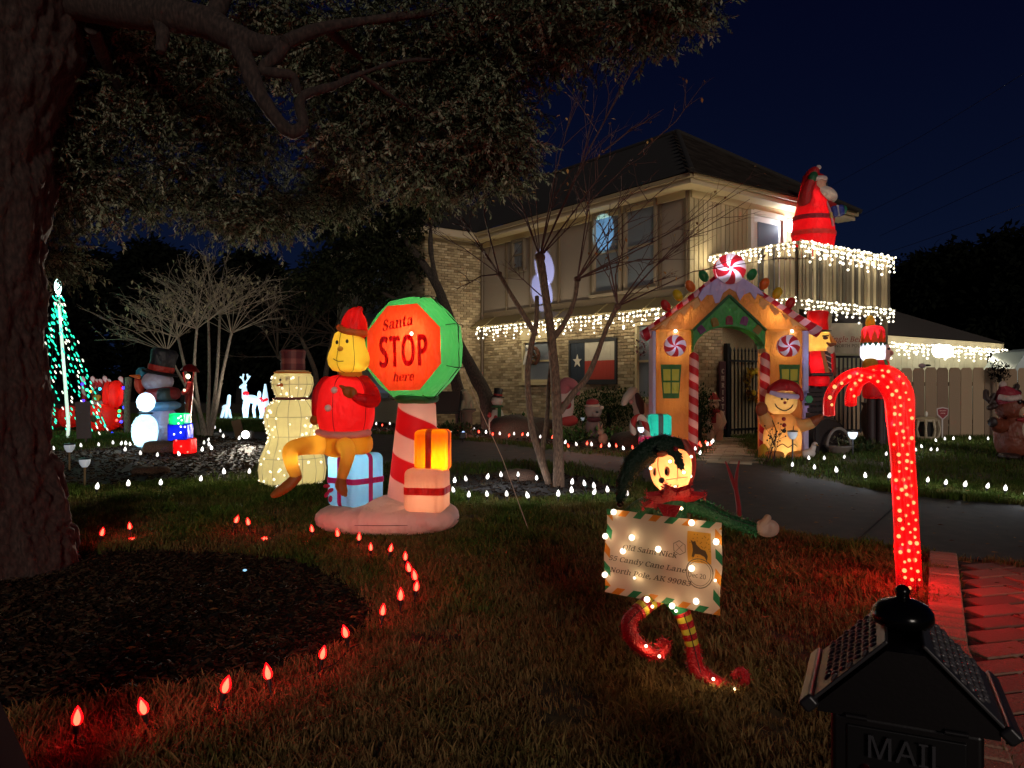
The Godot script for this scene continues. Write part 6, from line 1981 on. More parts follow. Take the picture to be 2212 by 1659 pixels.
	part("stool_finial", Shape.new().ell(Vector3(0, 0.56, 0), Vector3(0.03, 0.06, 0.03)), paint("c8c4b8", 0.3), t)
	frame(2036, 953, d)
	t = thing("yard_sign", "small red shield-shaped yard sign on a white stake before the fence", "sign", floor_at(2036, d))
	part("stake", Shape.new().box(L(2036, 926, -0.01), Vector3(0.025, 0.55, 0.015)), paint("b8b0a8", 0.7), t)
	part("shield", Shape.new().prism(Lp([[2023, 884], [2036, 881], [2049, 884], [2048, 898], [2036, 909], [2024, 898]]), 0.0, 0.01), paint("b0a4a0", 0.6), t)
	part("shield_face", Shape.new().prism(Lp([[2025, 886], [2036, 883.5], [2047, 886], [2046, 897], [2036, 906], [2026, 897]]), 0.01, 0.014), paint("7c141c", 0.6), t)
	words("SECURITY", 0.022, 0.002, paint("c8a8a0", 0.7), t, Transform3D(Basis(), L(2036, 889, 0.016)), false, true)
	words("SYSTEM", 0.02, 0.002, paint("c8a8a0", 0.7), t, Transform3D(Basis(), L(2036, 894.5, 0.016)), false, true)
	# reindeer at the right edge
	d = 13.0
	frame(2188, 989, d)
	t = thing("inflatable_reindeer", "brown inflatable reindeer with red hat and cream belly at the right edge", "inflatable decoration", floor_at(2188, d))
	var br := fabric("6e3420", 0.15)
	part("body", Shape.new().ell(L(2190, 940, 0), Vector3(36 * lu, 50 * lu, 0.27), Basis(), 0.8), br, t)
	part("belly", Shape.new().ell(L(2198, 928, 0.08), Vector3(22 * lu, 27 * lu, 0.22)), fabric("b8a48c", 0.15), t)
	part("head", Shape.new().ell(L(2180, 879, 0.03), Vector3(29 * lu, 25 * lu, 0.22), Basis(), 0.9), br, t)
	part("muzzle", Shape.new().ell(L(2196, 886, 0.16), Vector3(18 * lu, 14 * lu, 0.13)), fabric("b89878", 0.15), t)
	part("nose", Shape.new().ell(L(2204, 877, 0.27), Vector3(0.06, 0.045, 0.04)), paint("120c0c", 0.4), t)
	part("smile", Shape.new().tube(curve(Ls([[2190, 892, 0.28], [2198, 895, 0.29], [2208, 890, 0.27]]), 4), [0.008], 5), paint("2a1810", 0.7), t)
	for x in [2183.0, 2194.0]:
		part("eye", Shape.new().ell(L(x, 865, 0.245), Vector3(0.03, 0.04, 0.02)), paint("181010", 0.4), t)
	part("hat", Shape.new().sausage(curve(Ls([[2172, 853, 0.02], [2168, 842, 0.02], [2165, 834, 0.02]]), 4), spread([0.22, 0.14, 0.06], 9), 18), fabric("8a2030", 0.15), t)
	part("hat_trim", Shape.new().tube(curve(Ls([[2150, 855, 0.1], [2164, 858, 0.22], [2186, 855, 0.2]]), 4), [0.05], 10), fabric("b8a098", 0.15), t)
	part("pompon", Shape.new().ell(L(2164, 829, 0.02), Vector3.ONE * 0.06), fabric("b8a098", 0.15), t)
	for q in [[[2156, 868, 0], [2140, 864, 0], [2130, 856, 0], [2130, 844, 0]], [[2140, 864, 0], [2146, 852, 0]], [[2190, 858, -0.1], [2200, 846, -0.12], [2206, 832, -0.12]], [[2200, 846, -0.12], [2210, 846, -0.12]], [[2154, 872, 0], [2138, 878, 0]]]:
		part("antler", Shape.new().sausage(Ls(q), [0.055, 0.05, 0.05, 0.045].slice(0, q.size()), 12), fabric("2c1c18", 0.1), t)
	part("arm", Shape.new().sausage(Ls([[2162, 918, 0.05], [2142, 916, 0.15], [2130, 908, 0.2]]), [0.13, 0.11, 0.09], 14), br, t)
	part("hoof", Shape.new().ell(L(2127, 908, 0.22), Vector3(0.075, 0.085, 0.08)), fabric("241614", 0.1), t)
	part("bow_tie", Shape.new().ell(L(2190, 903, 0.22), Vector3(0.1, 0.035, 0.04)), fabric("8a1c20", 0.15), t)
	for x in [2172.0, 2208.0]:
		part("foot", Shape.new().ell(L(x, 982, 0.1), Vector3(0.16, 0.07, 0.2)), fabric("2a1814", 0.1), t)
	# van roof behind the fence
	t = thing("van", "pale van whose roof and dark windows show above the right end of the fence", "van", Vector3(14.8, 0.3, -20.4), -0.15)
	var prof := PackedVector2Array([Vector2(-2.3, 0.35), Vector2(2.4, 0.35), Vector2(2.4, 1.9), Vector2(2.2, 2.1), Vector2(-1.0, 2.15), Vector2(-1.5, 2.05), Vector2(-1.95, 1.3), Vector2(-2.35, 1.1)])
	part("body", Shape.new().prism(prof, -0.9, 0.9), paint("9aa8a8", 0.3, 0.2), t)
	part("window", Shape.new().prism(PackedVector2Array([Vector2(-1.72, 1.28), Vector2(-0.3, 1.28), Vector2(-0.3, 1.98), Vector2(-1.36, 1.95)]), 0.9, 0.91), paint("0c0f12", 0.08), t)
	part("window", Shape.new().prism(PackedVector2Array([Vector2(-0.2, 1.28), Vector2(2.1, 1.28), Vector2(2.1, 1.95), Vector2(-0.2, 1.98)]), 0.9, 0.91), paint("0c0f12", 0.08), t)
	for x in [-1.5, 1.6]:
		part("wheel", Shape.new().lathe([Vector2(0.01, 0.92), Vector2(0.3, 0.92), Vector2(0.34, 0.88), Vector2(0.34, 0.7)], 20, Transform3D(Basis(Vector3.RIGHT, PI / 2), Vector3(x, 0.35, 0))), paint("0c0c0c", 0.8), t)
	# santa on the balcony
	var p := hp(2.95, 2.95, 1.15)
	d = -p.z
	frame(1755, 829.5 - (p.y - EYE) * F / d, d)
	t = thing("inflatable_santa", "tall inflatable santa in red suit holding a blue gift on the balcony", "inflatable decoration", Vector3((1755 - 1106.0) * d / F, p.y, p.z))
	var sr := fabric("c8141c", 0.7)
	part("coat", Shape.new().lathe([Vector2(32 * lu, 0), Vector2(43 * lu, 24 * lu), Vector2(46 * lu, 48 * lu), Vector2(42 * lu, 80 * lu), Vector2(34 * lu, 118 * lu), Vector2(27 * lu, 150 * lu), Vector2(22 * lu, 176 * lu), Vector2(4 * lu, 184 * lu)], 30, Transform3D(Basis.from_scale(Vector3(1, 1, 0.85)), L(1757, 556))), sr, t)
	for y in [530.0, 480.0, 430.0]:
		omni(L(1757, y, 0), "ffd8d0", 0.13, t)
	omni(L(1768, 408, 0.02), "fff0e8", 0.02, t)
	part("belt", Shape.new().lathe([Vector2(43.6 * lu, -4 * lu), Vector2(44 * lu, 0), Vector2(42.6 * lu, 6 * lu)], 30, Transform3D(Basis.from_scale(Vector3(1.01, 1, 0.87)), L(1757, 474))), fabric("3a1c2c", 0.3), t)
	part("coat_trim", Shape.new().lathe([Vector2(46.5 * lu, -5 * lu), Vector2(47.6 * lu, 0), Vector2(46.5 * lu, 5 * lu)], 30, Transform3D(Basis.from_scale(Vector3(1, 1, 0.86)), L(1757, 506))), fabric("b84a40", 0.6), t)
	part("buckle", Shape.new().rbox(L(1783, 472, 0.34), Vector3(0.1, 0.13, 0.03), 0.01, Basis(Vector3.UP, 0.6)), paint("a88c4c", 0.4), t)
	part("front_trim", Shape.new().tube(curve(Ls([[1776, 440, 0.22], [1782, 465, 0.3], [1786, 495, 0.34]]), 4), [0.03], 8), fabric("c0909c", 0.4), t)
	var hd := part("head", Shape.new().ell(L(1764, 405, 0.02), Vector3(20 * lu, 24 * lu, 0.24)), fabric("dca890", 0.6), t)
	part("beard", Shape.new().ell(L(1779, 422, 0.08), Vector3(27 * lu, 17 * lu, 0.24), Basis(Vector3.BACK, -0.42)), fabric("d8c8bc", 0.4), t)
	for x in [1772.0, 1778.0]:
		part("eye", Shape.new().ell(L(x, 403, 0.2), Vector3(0.025, 0.04, 0.02)), paint("181010", 0.4), hd)
	part("hat", Shape.new().sausage(curve(Ls([[1757, 396, 0.0], [1756, 382, 0.0], [1760, 370, 0.0], [1767, 364, 0.0]]), 4), spread([0.23, 0.2, 0.12, 0.04], 13), 18), fabric("b0181e", 0.6), t)
	part("hat_trim", Shape.new().tube(curve(Ls([[1740, 396, 0.1], [1756, 391, 0.24], [1774, 390, 0.2], [1780, 393, 0.0]]), 4), [0.055], 10), fabric("c0a8a8", 0.4), t)
	part("pompon", Shape.new().ell(L(1768, 362, 0), Vector3.ONE * 0.06), fabric("c8b8b4", 0.4), t)
	part("sleeve", Shape.new().sausage(Ls([[1738, 440, 0.1], [1736, 420, 0.16], [1742, 402, 0.2]]), [0.17, 0.14, 0.11], 14), fabric("9c1018", 0.3), t)
	part("mitten", Shape.new().ell(L(1748, 388, 0.22), Vector3(0.1, 0.13, 0.08), Basis(Vector3.BACK, -0.5)), fabric("1c4a30", 0.3), t)
	part("sleeve", Shape.new().sausage(Ls([[1778, 445, 0.1], [1790, 452, 0.2]]), [0.14, 0.11], 14), fabric("9c1018", 0.3), t)
	part("gift_box", Shape.new().rbox(L(1797, 462, 0.26), Vector3(0.28, 0.24, 0.22), 0.05, Basis(Vector3.BACK, 0.15)), fabric("26307c", 0.4), t)
	part("gift_ribbon", Shape.new().rbox(L(1796, 462, 0.26), Vector3(0.05, 0.25, 0.23), 0.02, Basis(Vector3.BACK, 0.15)), fabric("8c8ca0", 0.4), t)
	part("mitten", Shape.new().ell(L(1812, 459, 0.26), Vector3(0.07, 0.1, 0.08)), fabric("1c5a48", 0.3), t)

func shrub(parent: Node3D, called: String, c: Vector3, r: Vector3, count: int, size: float, tones: Array) -> void:
	var xs := []; var cs := []
	for k in count:
		var q := Vector3(rng.randfn(), rng.randfn(), rng.randfn()).normalized() * pow(rng.randf(), 0.4)
		xs.append(Transform3D((Basis(Vector3.UP, rng.randf() * TAU) * Basis(Vector3.BACK, rng.randf_range(-0.4, 1.4))).scaled(Vector3.ONE * rng.randf_range(0.7, 1.3) * size / 0.06), c + q * r))
		cs.append(lin(tones[rng.randi() % tones.size()]) * rng.randf_range(0.7, 1.3))
	scatter(called, leaf_mesh(0.06, 0.028), tints(0.65, 0.25), xs, cs, parent)


# ---------- lit snowman, left cluster ----------
func build_lit_snowman() -> void:
	var d := 10.5
	frame(632, 1048, d)
	var t := thing("wire_snowman", "tall white lit wire snowman with plaid red hat behind the seated helper", "light figure", floor_at(632, d))
	var vinyl := fabric("d6cfa8", 0.9)
	var prof := [[56, 1050], [68, 1040], [71, 1016], [67, 990], [54, 960], [50, 944], [57, 922], [60, 902], [54, 882], [38, 866], [33, 861], [39, 850], [44, 833], [42, 817], [34, 804], [2, 800]]
	var pr := []
	for q in prof: pr.append(Vector2(q[0] * lu, (1050 - q[1]) * lu))
	part("body", Shape.new().lathe(pr, 40), vinyl, t)
	for y in [1010.0, 920.0, 835.0]:
		omni(L(632, y, 0), "fff0bc", [0.13, 0.1, 0.055][0 if y > 1000 else (1 if y > 900 else 2)], t, 0.05)
	for k in 14:
		var a := TAU * k / 14.0 + 0.1
		var rib := []
		for q in pr.slice(0, 14): rib.append(Vector3(cos(a) * q.x * 1.005, q.y, sin(a) * q.x * 1.005))
		part("frame_wire", Shape.new().tube(rib, [0.004], 4, false), paint("b4ae90", 0.6), t)
	for q in [3, 5, 7, 12]:
		var ring := []
		for k in 25: ring.append(Vector3(cos(TAU * k / 24.0), 0, sin(TAU * k / 24.0)) * pr[q].x * 1.006 + Vector3(0, pr[q].y, 0))
		part("frame_wire", Shape.new().tube(ring, [0.004], 4, false), paint("b4ae90", 0.6), t)
	for k in 105:
		var f := rng.randf()
		var seg := f * 12.99
		var a0: Vector2 = pr[int(seg)]
		var q: Vector2 = a0.lerp(pr[int(seg) + 1], seg - int(seg))
		var a := rng.randf_range(0.05, PI - 0.05)
		var b := part("bulb", ball([0.011, 0.014, 0.017][k % 3]), glow("fff6dc", 1.6), t)
		b.position = Vector3(cos(a) * q.x * 1.01, q.y, sin(a) * q.x * 1.01)
	part("scarf", Shape.new().ell(L(632, 862, 0), Vector3(42 * lu, 6 * lu, 42 * lu)), paint("5a0c14", 0.7, 0.0, 0.8), t)
	part("hat_brim", Shape.new().lathe([Vector2(38 * lu, 0), Vector2(40 * lu, 0.02), Vector2(20 * lu, 0.035)], 30, Transform3D(Basis(), L(632, 808))), fabric("a86a2c", 0.6), t)
	var plaid := Image.create(64, 64, false, Image.FORMAT_RGB8)
	for y in 64:
		for x in 64:
			plaid.set_pixel(x, y, Color("5a2426").lerp(Color("94564c"), (0.5 if x % 32 < 12 else 0.0) + (0.5 if y % 32 < 12 else 0.0)))
	part("hat", Shape.new().lathe([Vector2(24 * lu, 0), Vector2(26 * lu, 10 * lu), Vector2(25 * lu, 30 * lu), Vector2(28 * lu, 46 * lu), Vector2(24 * lu, 51 * lu), Vector2(2 * lu, 51 * lu)], 28, Transform3D(Basis(), L(633, 807))), printed("plaid", plaid, Vector3(3, 2, 1), 0.3), t)
	for q in [[618, 822], [632, 820]]:
		part("eye", Shape.new().ell(L(q[0], q[1], 0.245), Vector3.ONE * 0.02), paint("201810", 0.5), t)
	part("carrot_nose", Shape.new().sausage(Ls([[622, 832, 0.25], [616, 834, 0.36]]), [0.025, 0.008], 8), fabric("c86a24", 0.6), t)

func build_left_things() -> void:
	# cone of light strings
	var d := 17.0
	var o := floor_at(146, d)
	frame(146, 829.5 + (EYE - o.y) * F / d, d)
	var t := thing("string_light_tree", "tall cone of green-white light strings around a glowing pole, far left", "light tree", o)
	var top := L(125, 630)
	part("lamp_pole", Shape.new().tube([Vector3(0, 0, 0), L(148, 920), L(127, 650), top], [0.035, 0.035, 0.03, 0.03], 10), glow("f4fff0", 0.6), t)
	part("lamp_tip", Shape.new().ell(L(125, 620), Vector3(0.07, 0.18, 0.07)), glow("c8fff0", 4.0), t)
	omni(L(125, 622, 0.1), "c0ffec", 0.5, t)
	var cable := Shape.new()
	for k in 11:
		var a := TAU * k / 11.0 + 0.2
		var foot := Vector3(cos(a) * 0.86 - 0.02, 0.05, sin(a) * 0.86)
		var line := []
		for j in 27:
			var f := j / 26.0
			var p := top.lerp(foot, f) + Vector3(0, -0.16 * sin(PI * f), 0)
			line.append(p)
			if j > 0 and j < 26:
				var c: String = "fff6e4" if rng.randf() < 0.22 else "28e8b8"
				var b := part("bulb", Shape.new().ell(Vector3.ZERO, Vector3(0.017, 0.042, 0.017), Basis(), 1.0, 6, 5).mesh() if not ball_mesh.has("drop") else ball_mesh["drop"], glow(c, 1.5), t)
				ball_mesh["drop"] = b.mesh
				b.position = p + Vector3(rng.randf_range(-0.07, 0.07), rng.randf_range(-0.04, 0.04), rng.randf_range(-0.05, 0.05))
				b.rotation.z = 0.5
				if j % 8 == 4: omni(b.position, c, 0.03, t)
		cable.tube(line, [0.005], 3, false)
	part("cable", cable, paint("0c1c14", 0.7), t)
	# sleigh
	d = 19.0
	o = floor_at(205, d)
	frame(205, 829.5 + (EYE - o.y) * F / d, d)
	t = thing("inflatable_sleigh", "red inflatable sleigh with high lobed back behind the string-light tree", "inflatable decoration", o)
	var red := fabric("c02418", 0.8)
	part("sleigh_body", Shape.new().ell(L(222, 902, 0), Vector3(34 * lu, 29 * lu, 0.42), Basis(), 0.7), red, t)
	omni(L(222, 890, 0.1), "ffc0a8", 0.09, t)
	part("sleigh_nose", Shape.new().ell(L(150, 900, 0), Vector3(18 * lu, 24 * lu, 0.3), Basis(), 0.8), red, t)
	part("sleigh_nose", Shape.new().ell(L(114, 903, 0), Vector3(14 * lu, 23 * lu, 0.3), Basis(), 0.8), red, t)
	omni(L(150, 895, 0.05), "ffc0a8", 0.02, t)
	part("back_lobe", Shape.new().ell(L(237, 852, 0.05), Vector3(9 * lu, 28 * lu, 0.2), Basis(Vector3.BACK, -0.05), 0.8), red, t)
	part("back_lobe", Shape.new().ell(L(254, 852, 0.1), Vector3(12 * lu, 30 * lu, 0.25), Basis(Vector3.BACK, -0.05), 0.8), red, t)
	omni(L(254, 850, 0.1), "ffb0a0", 0.06, t)
	omni(L(237, 850, 0.05), "ffb0a0", 0.035, t)
	part("wreath_print", Shape.new().ell(L(222, 902, 0.42), Vector3(0.08, 0.1, 0.02)), fabric("2a3018", 0.1), t)
	part("toy_penguin", Shape.new().ell(L(217, 852, 0.1), Vector3(9 * lu, 15 * lu, 0.12)), paint("16181c", 0.7), t)
	part("toy_belly", Shape.new().ell(L(217, 858, 0.16), Vector3(0.1, 0.1, 0.08)), paint("a88a28", 0.7), t)
	var cs := printed("stake_stripes", stripes("a81c24", "c8c0c4"), Vector3(1, 3.0, 1), 0.3)
	var ci := 0
	var where_ := ["leftmost, beside the blue light", "second from the left", "third from the left, slightly shorter", "fourth from the left", "fifth from the left", "sixth from the left", "rightmost, by the grey post"]
	for q in [[180, 812], [199, 812], [209, 818], [218, 818], [229, 811], [239, 818], [262, 812]]:
		var cp := floor_at(q[0] + rng.randf_range(0, 6), 19.8)
		var c := thing("candy_stick", "red and white striped stick behind the red sleigh, " + where_[ci], "candy stick", cp, 0.0, "striped sticks behind the sleigh")
		var h: float = EYE + (829.5 - q[1]) * 19.8 / F - cp.y
		part("stick", Shape.new().sausage([Vector3(0.02, 0, 0), Vector3(0, h * 0.5, 0), Vector3(-0.05, h - 0.06, 0)], [0.055, 0.055, 0.055], 12), cs, c)
		omni(Vector3(-0.03, h - 0.1, 0), "ffe8e8", 0.008, c)
		ci += 1
	# coloured bulbs round the sleigh
	var cl := thing("coloured_light_string", "string of blue, green and orange bulbs hung along the sleigh and the grey post", "string lights", Vector3.ZERO)
	var last := Vector3.ZERO
	for q in [[178, 830, "4030ff"], [188, 842, "30ff90"], [195, 846, "ff9020"], [216, 840, "40c8ff"], [180, 866, "3828ff"], [176, 874, "ffa020"], [267, 838, "3838ff"], [268, 880, "3030ff"], [258, 888, "30ff60"], [257, 898, "20e890"], [252, 908, "ff4030"], [262, 911, "4040ff"], [198, 945, "3838ff"], [226, 944, "ffc020"], [212, 942, "6040ff"], [242, 936, "4048ff"]]:
		var b := part("bulb", ball(0.035), glow(q[2], 2.6), cl)
		b.position = at(q[0], q[1], 18.4)
		omni(b.position + Vector3(0, 0, 0.06), q[2], 0.03, cl)
		if last != Vector3.ZERO and last.distance_to(b.position) < 0.7:
			part("wire", Shape.new().tube([last, (last + b.position) / 2 - Vector3(0, 0.05, 0), b.position], [0.006], 4), paint("0c1410", 0.7), cl)
		last = b.position
	t = thing("grey_post", "weathered grey post standing between the sleigh and the top-hat snowman", "post", floor_at(276, 18.2))
	part("post", Shape.new().tube([Vector3(0, 0, 0), Vector3(-0.02, 0.7, 0), Vector3(0.02, 1.35, 0)], [0.075, 0.07, 0.08], 10), bark("4c443c", "7c7064"), t)
	# plank sign turned away from the street
	d = 15.4
	o = floor_at(180, d)
	t = thing("board_sign", "dull grey board on a stake in front of the sleigh", "sign", o)
	part("board", Shape.new().rbox(Vector3(0, 0.48, 0), Vector3(0.3, 0.74, 0.03), 0.01, Basis(Vector3.BACK, 0.05), 1), paint("4a4040", 0.9, 0.0, 0.6, 4.0), t)
	part("stake", Shape.new().box(Vector3(0.04, 0.06, -0.03), Vector3(0.04, 0.5, 0.03)), paint("4a4038", 0.9), t)
	# big top-hat snowman, not lit
	d = 15.4
	o = floor_at(345, d)
	frame(345, 829.5 + (EYE - o.y) * F / d, d)
	t = thing("inflatable_snowman", "unlit inflatable snowman with tilted black top hat and plaid scarf", "inflatable decoration", o)
	var wh := fabric("b4b0c4", 0.25)
	part("body", Shape.new().ell(L(346, 916, 0), Vector3(36 * lu, 38 * lu, 0.34), Basis(), 0.85), wh, t)
	part("ruffle", Shape.new().ell(L(354, 878, 0.02), Vector3(36 * lu, 12 * lu, 0.36), Basis(Vector3.BACK, 0.1)), fabric("6c9cc0", 0.3), t)
	part("scarf", Shape.new().ell(L(352, 852, 0.02), Vector3(34 * lu, 16 * lu, 0.33), Basis(Vector3.BACK, 0.08), 0.7), fabric("7c1c20", 0.25), t)
	part("scarf_square", Shape.new().ell(L(366, 852, 0.08), Vector3(15 * lu, 15 * lu, 0.3), Basis(), 0.6), fabric("243430", 0.2), t)
	part("head", Shape.new().ell(L(342, 824, 0.02), Vector3(32 * lu, 24 * lu, 0.31)), wh, t)
	part("muff", Shape.new().ell(L(309, 806, 0.05), Vector3(11 * lu, 13 * lu, 0.14)), fabric("2c7890", 0.3), t)
	part("scarf_end", Shape.new().ell(L(306, 832, 0.1), Vector3(9 * lu, 20 * lu, 0.12), Basis(Vector3.BACK, 0.2)), fabric("b03014", 0.35), t)
	part("nose", Shape.new().sausage(Ls([[312, 814, 0.25], [298, 812, 0.33]]), [0.045, 0.012], 10), fabric("c86018", 0.4), t)
	var hb := Transform3D(Basis(Vector3.BACK, -0.22), L(346, 806, 0))
	part("hat_brim", Shape.new().lathe([Vector2(2 * lu, -0.02), Vector2(37 * lu, -0.01), Vector2(38 * lu, 0.02), Vector2(20 * lu, 0.05)], 26, hb), fabric("101014", 0.05), t)
	part("hat", Shape.new().lathe([Vector2(25 * lu, 0), Vector2(26 * lu, 30 * lu), Vector2(28 * lu, 46 * lu), Vector2(22 * lu, 53 * lu), Vector2(2 * lu, 54 * lu)], 26, hb), fabric("16161a", 0.05), t)
	part("hat_band", Shape.new().lathe([Vector2(26.5 * lu, 5 * lu), Vector2(27.2 * lu, 12 * lu), Vector2(26.6 * lu, 17 * lu)], 26, hb), fabric("a82c20", 0.3), t)
	omni(L(352, 905, 0), "d8d8ff", 0.02, t)
	# glowing snowman light
	d = 14.7
	o = floor_at(314, d)
	frame(314, 829.5 + (EYE - o.y) * F / d, d)
	t = thing("snowman_light", "small bluish-white glowing snowman light figure", "light figure", o)
	var ic := fabric("c4e6f4")
	part("lamp_body", Shape.new().ell(L(313, 932, 0), Vector3(26 * lu, 37 * lu, 0.23), Basis(), 0.9), ic, t)
	part("lamp_head", Shape.new().ell(L(315, 869, 0), Vector3(19 * lu, 21 * lu, 0.17)), ic, t)
	omni(L(312, 940, 0), "d8f0ff", 0.17, t, 0.05)
	omni(L(314, 915, 0), "c8ecff", 0.1, t, 0.05)
	omni(L(315, 869, 0), "e8f4ff", 0.15, t, 0.05)
	part("scarf", Shape.new().ell(L(314, 893, 0), Vector3(16 * lu, 3 * lu, 0.14)), paint("142030", 0.7), t)
	for k in 26:
		var hd := k % 3 == 0
		var a := rng.randf_range(0.1, PI - 0.1)
		var la := rng.randf_range(-0.9, 0.9)
		var r := Vector3(19 * lu, 21 * lu, 0.17) if hd else Vector3(26 * lu, 37 * lu, 0.23)
		part("bulb", ball(0.016), glow("f0f8ff", 1.5), t).position = (L(315, 869) if hd else L(313, 932)) + r * Vector3(cos(la) * cos(a), sin(la), cos(la) * sin(a)) * 1.02
	# red lamp post and lit gift stack
	d = 13.5
	o = floor_at(402, d)
	frame(402, 829.5 + (EYE - o.y) * F / d, d)
	t = thing("lamp_post_light", "red tinsel lamp post with a glowing lantern beside the lit gifts", "light figure", o)
	var tin := paint("8a1010", 0.35, 0.2, 0.8, 8.0)
	part("post", Shape.new().tube(Ls([[404, 980, -0.1], [401, 900, -0.1], [404, 850, -0.08], [408, 826, -0.05]]), [0.05, 0.05, 0.07, 0.06], 10), tin, t)
	part("lantern_cap", Shape.new().lathe([Vector2(0.16, 0), Vector2(0.15, 0.03), Vector2(0.09, 0.1), Vector2(0.02, 0.13)], 16, Transform3D(Basis(Vector3.BACK, -0.12), L(408, 802, -0.03))), tin, t)
	for x in [395.0, 419.0]:
		part("lantern_bar", Shape.new().tube(Ls([[x, 804, 0.0], [lerpf(x, 407, 0.4), 828, 0.0]]), [0.012], 6), tin, t)
	part("bow", Shape.new().ell(L(402, 846, 0.02), Vector3(0.09, 0.05, 0.04), Basis(Vector3.BACK, 0.5)), tin, t)
	lamp(L(406, 813, 0), "fff0d0", 0.1, t, 0.045)
	lamp(L(402, 843, 0.07), "fff0d0", 0.03, t, 0.025)
	t = thing("gift_stack_light", "lit stack of a green, a blue and a red gift light box", "light figure", o)
	for q in [[393, 905, 32, 26, "1c8a5c", "60ffc0"], [395, 932, 42, 36, "1c3ccc", "6080ff"], [405, 962, 38, 32, "a8141c", "ff5040"]]:
		var b := part("light_box", Shape.new().rbox(L(q[0], q[1], 0.1), Vector3(q[2] * lu, q[3] * lu, 0.28), 0.02, Basis(), 2), fabric(q[4]), t)
		omni(L(q[0], q[1], 0.1), q[5], 0.06, b)
		for k in 4:
			part("bulb", ball(0.016), glow("e8f0ff" if q[1] < 950 else "ff6050", 3.0), b).position = L(q[0] + rng.randf_range(-0.42, 0.42) * q[2], q[1] + rng.randf_range(-0.4, 0.4) * q[3], 0.245)
	# flood lamp and board
	d = 16.0
	o = floor_at(531, d)
	t = thing("flood_lamp", "bright white flood lamp on the ground aimed up at the trees", "flood lamp", o)
	part("housing", Shape.new().rbox(Vector3(0, 0.13, -0.06), Vector3(0.26, 0.2, 0.1), 0.03, Basis(Vector3.RIGHT, -0.4)), paint("1c1c1e", 0.5), t)
	part("stake", Shape.new().tube([Vector3(0, 0, -0.06), Vector3(0, 0.1, -0.06)], [0.02], 6), paint("1c1c1e", 0.5), t)
	part("bulb", ball(0.085), glow("fffaf0", 5.0), t).position = Vector3(0, 0.15, 0.02)
	omni(Vector3(0, 0.22, 0.16), "fff4e4", 0.06, t, 0.1)
	shot(o + Vector3(0, 0.25, 0.16), at(760, 180, 7.2), "fff0d8", 75.0, 38.0, t, 0.1)
	shot(o + Vector3(-0.1, 0.25, 0.0), at(445, 660, 17.0), "fff2e0", 3.4, 50.0, t, 0.1)
	t = thing("leaning_board", "brown wooden board leaning behind the flood lamp", "board", floor_at(515, 16.6))
	part("board", Shape.new().rbox(Vector3(0, 0.2, 0), Vector3(0.2, 0.46, 0.03), 0.006, Basis(Vector3.BACK, 0.25), 1), paint("5c4630", 0.9, 0.0, 0.5, 4.0), t)
	# reindeer lights on the far lawn
	d = 26.0
	var ice := glow("c8ecff", 1.0)
	var rd := glow("ff2030", 0.8)
	o = floor_at(542, d)
	frame(542, 829.5 + (EYE - o.y) * F / d, d)
	t = thing("reindeer_light", "large white glowing reindeer light figure with antlers and red collar", "light figure", o)
	part("lamp_body", Shape.new().ell(L(543, 862, 0), Vector3(17 * lu, 9 * lu, 0.16), Basis(Vector3.BACK, -0.1)), ice, t)
	part("lamp_neck", Shape.new().sausage(Ls([[530, 858, 0], [527, 836, 0]]), [0.12, 0.08], 8), ice, t)
	part("lamp_head", Shape.new().sausage(Ls([[528, 832, 0], [520, 836, 0]]), [0.08, 0.05], 8), ice, t)
	part("lamp_collar", Shape.new().ell(L(532, 850, 0.05), Vector3(0.1, 0.08, 0.12)), rd, t)
	for q in [[530, 866, 526, 884, 528, 902], [536, 868, 534, 884, 533, 902], [552, 866, 548, 884, 550, 902], [558, 864, 562, 882, 566, 902]]:
		part("lamp_leg", Shape.new().tube(Ls([[q[0], q[1], 0], [q[2], q[3], 0], [q[4], q[5], 0]]), [0.07, 0.05, 0.045], 7), ice, t)
	for q in [[[528, 828], [524, 818], [526, 808]], [[529, 828], [536, 818], [540, 812]], [[524, 818], [519, 814]], [[536, 818], [534, 808]]]:
		part("lamp_antler", Shape.new().tube(Ls(q), [0.03], 6), ice, t)
	part("lamp_tail", Shape.new().ell(L(560, 852, 0), Vector3(0.06, 0.12, 0.06)), ice, t)
	omni(L(540, 880, 0.4), "c0e0ff", 0.9, t, 0.2)
	o = floor_at(489, d)
	frame(489, 829.5 + (EYE - o.y) * F / d, d)
	t = thing("fawn_light", "small white glowing fawn light figure left of the large reindeer light", "light figure", o)
	part("lamp_body", Shape.new().ell(L(488, 880, 0), Vector3(8 * lu, 6 * lu, 0.1)), ice, t)
	part("lamp_neck", Shape.new().sausage(Ls([[493, 876, 0], [495, 856, 0]]), [0.07, 0.06], 8), ice, t)
	for q in [[483, 884, 478, 904], [489, 885, 488, 904], [494, 884, 498, 904]]:
		part("lamp_leg", Shape.new().tube(Ls([[q[0], q[1], 0], [q[2], q[3], 0]]), [0.05], 7), ice, t)
	o = floor_at(573, d)
	frame(573, 829.5 + (EYE - o.y) * F / d, d)
	t = thing("cone_light", "tall white and red glowing light figure right of the large reindeer light", "light figure", o)
	part("lamp_cone", Shape.new().lathe([Vector2(0.2, 0), Vector2(0.12, 0.6), Vector2(0.03, 1.2)], 12), ice, t)
	part("lamp_band", Shape.new().tube(Ls([[566, 860, 0.14], [572, 866, 0.2], [580, 862, 0.1]]), [0.05], 7).tube(Ls([[578, 880, 0.2], [580, 904, 0.25]]), [0.05], 7), rd, t)
	# rocks
	var rk := mottled("3c2c24", "66503f", 0.06, 1.5, 0.95, 1.0)
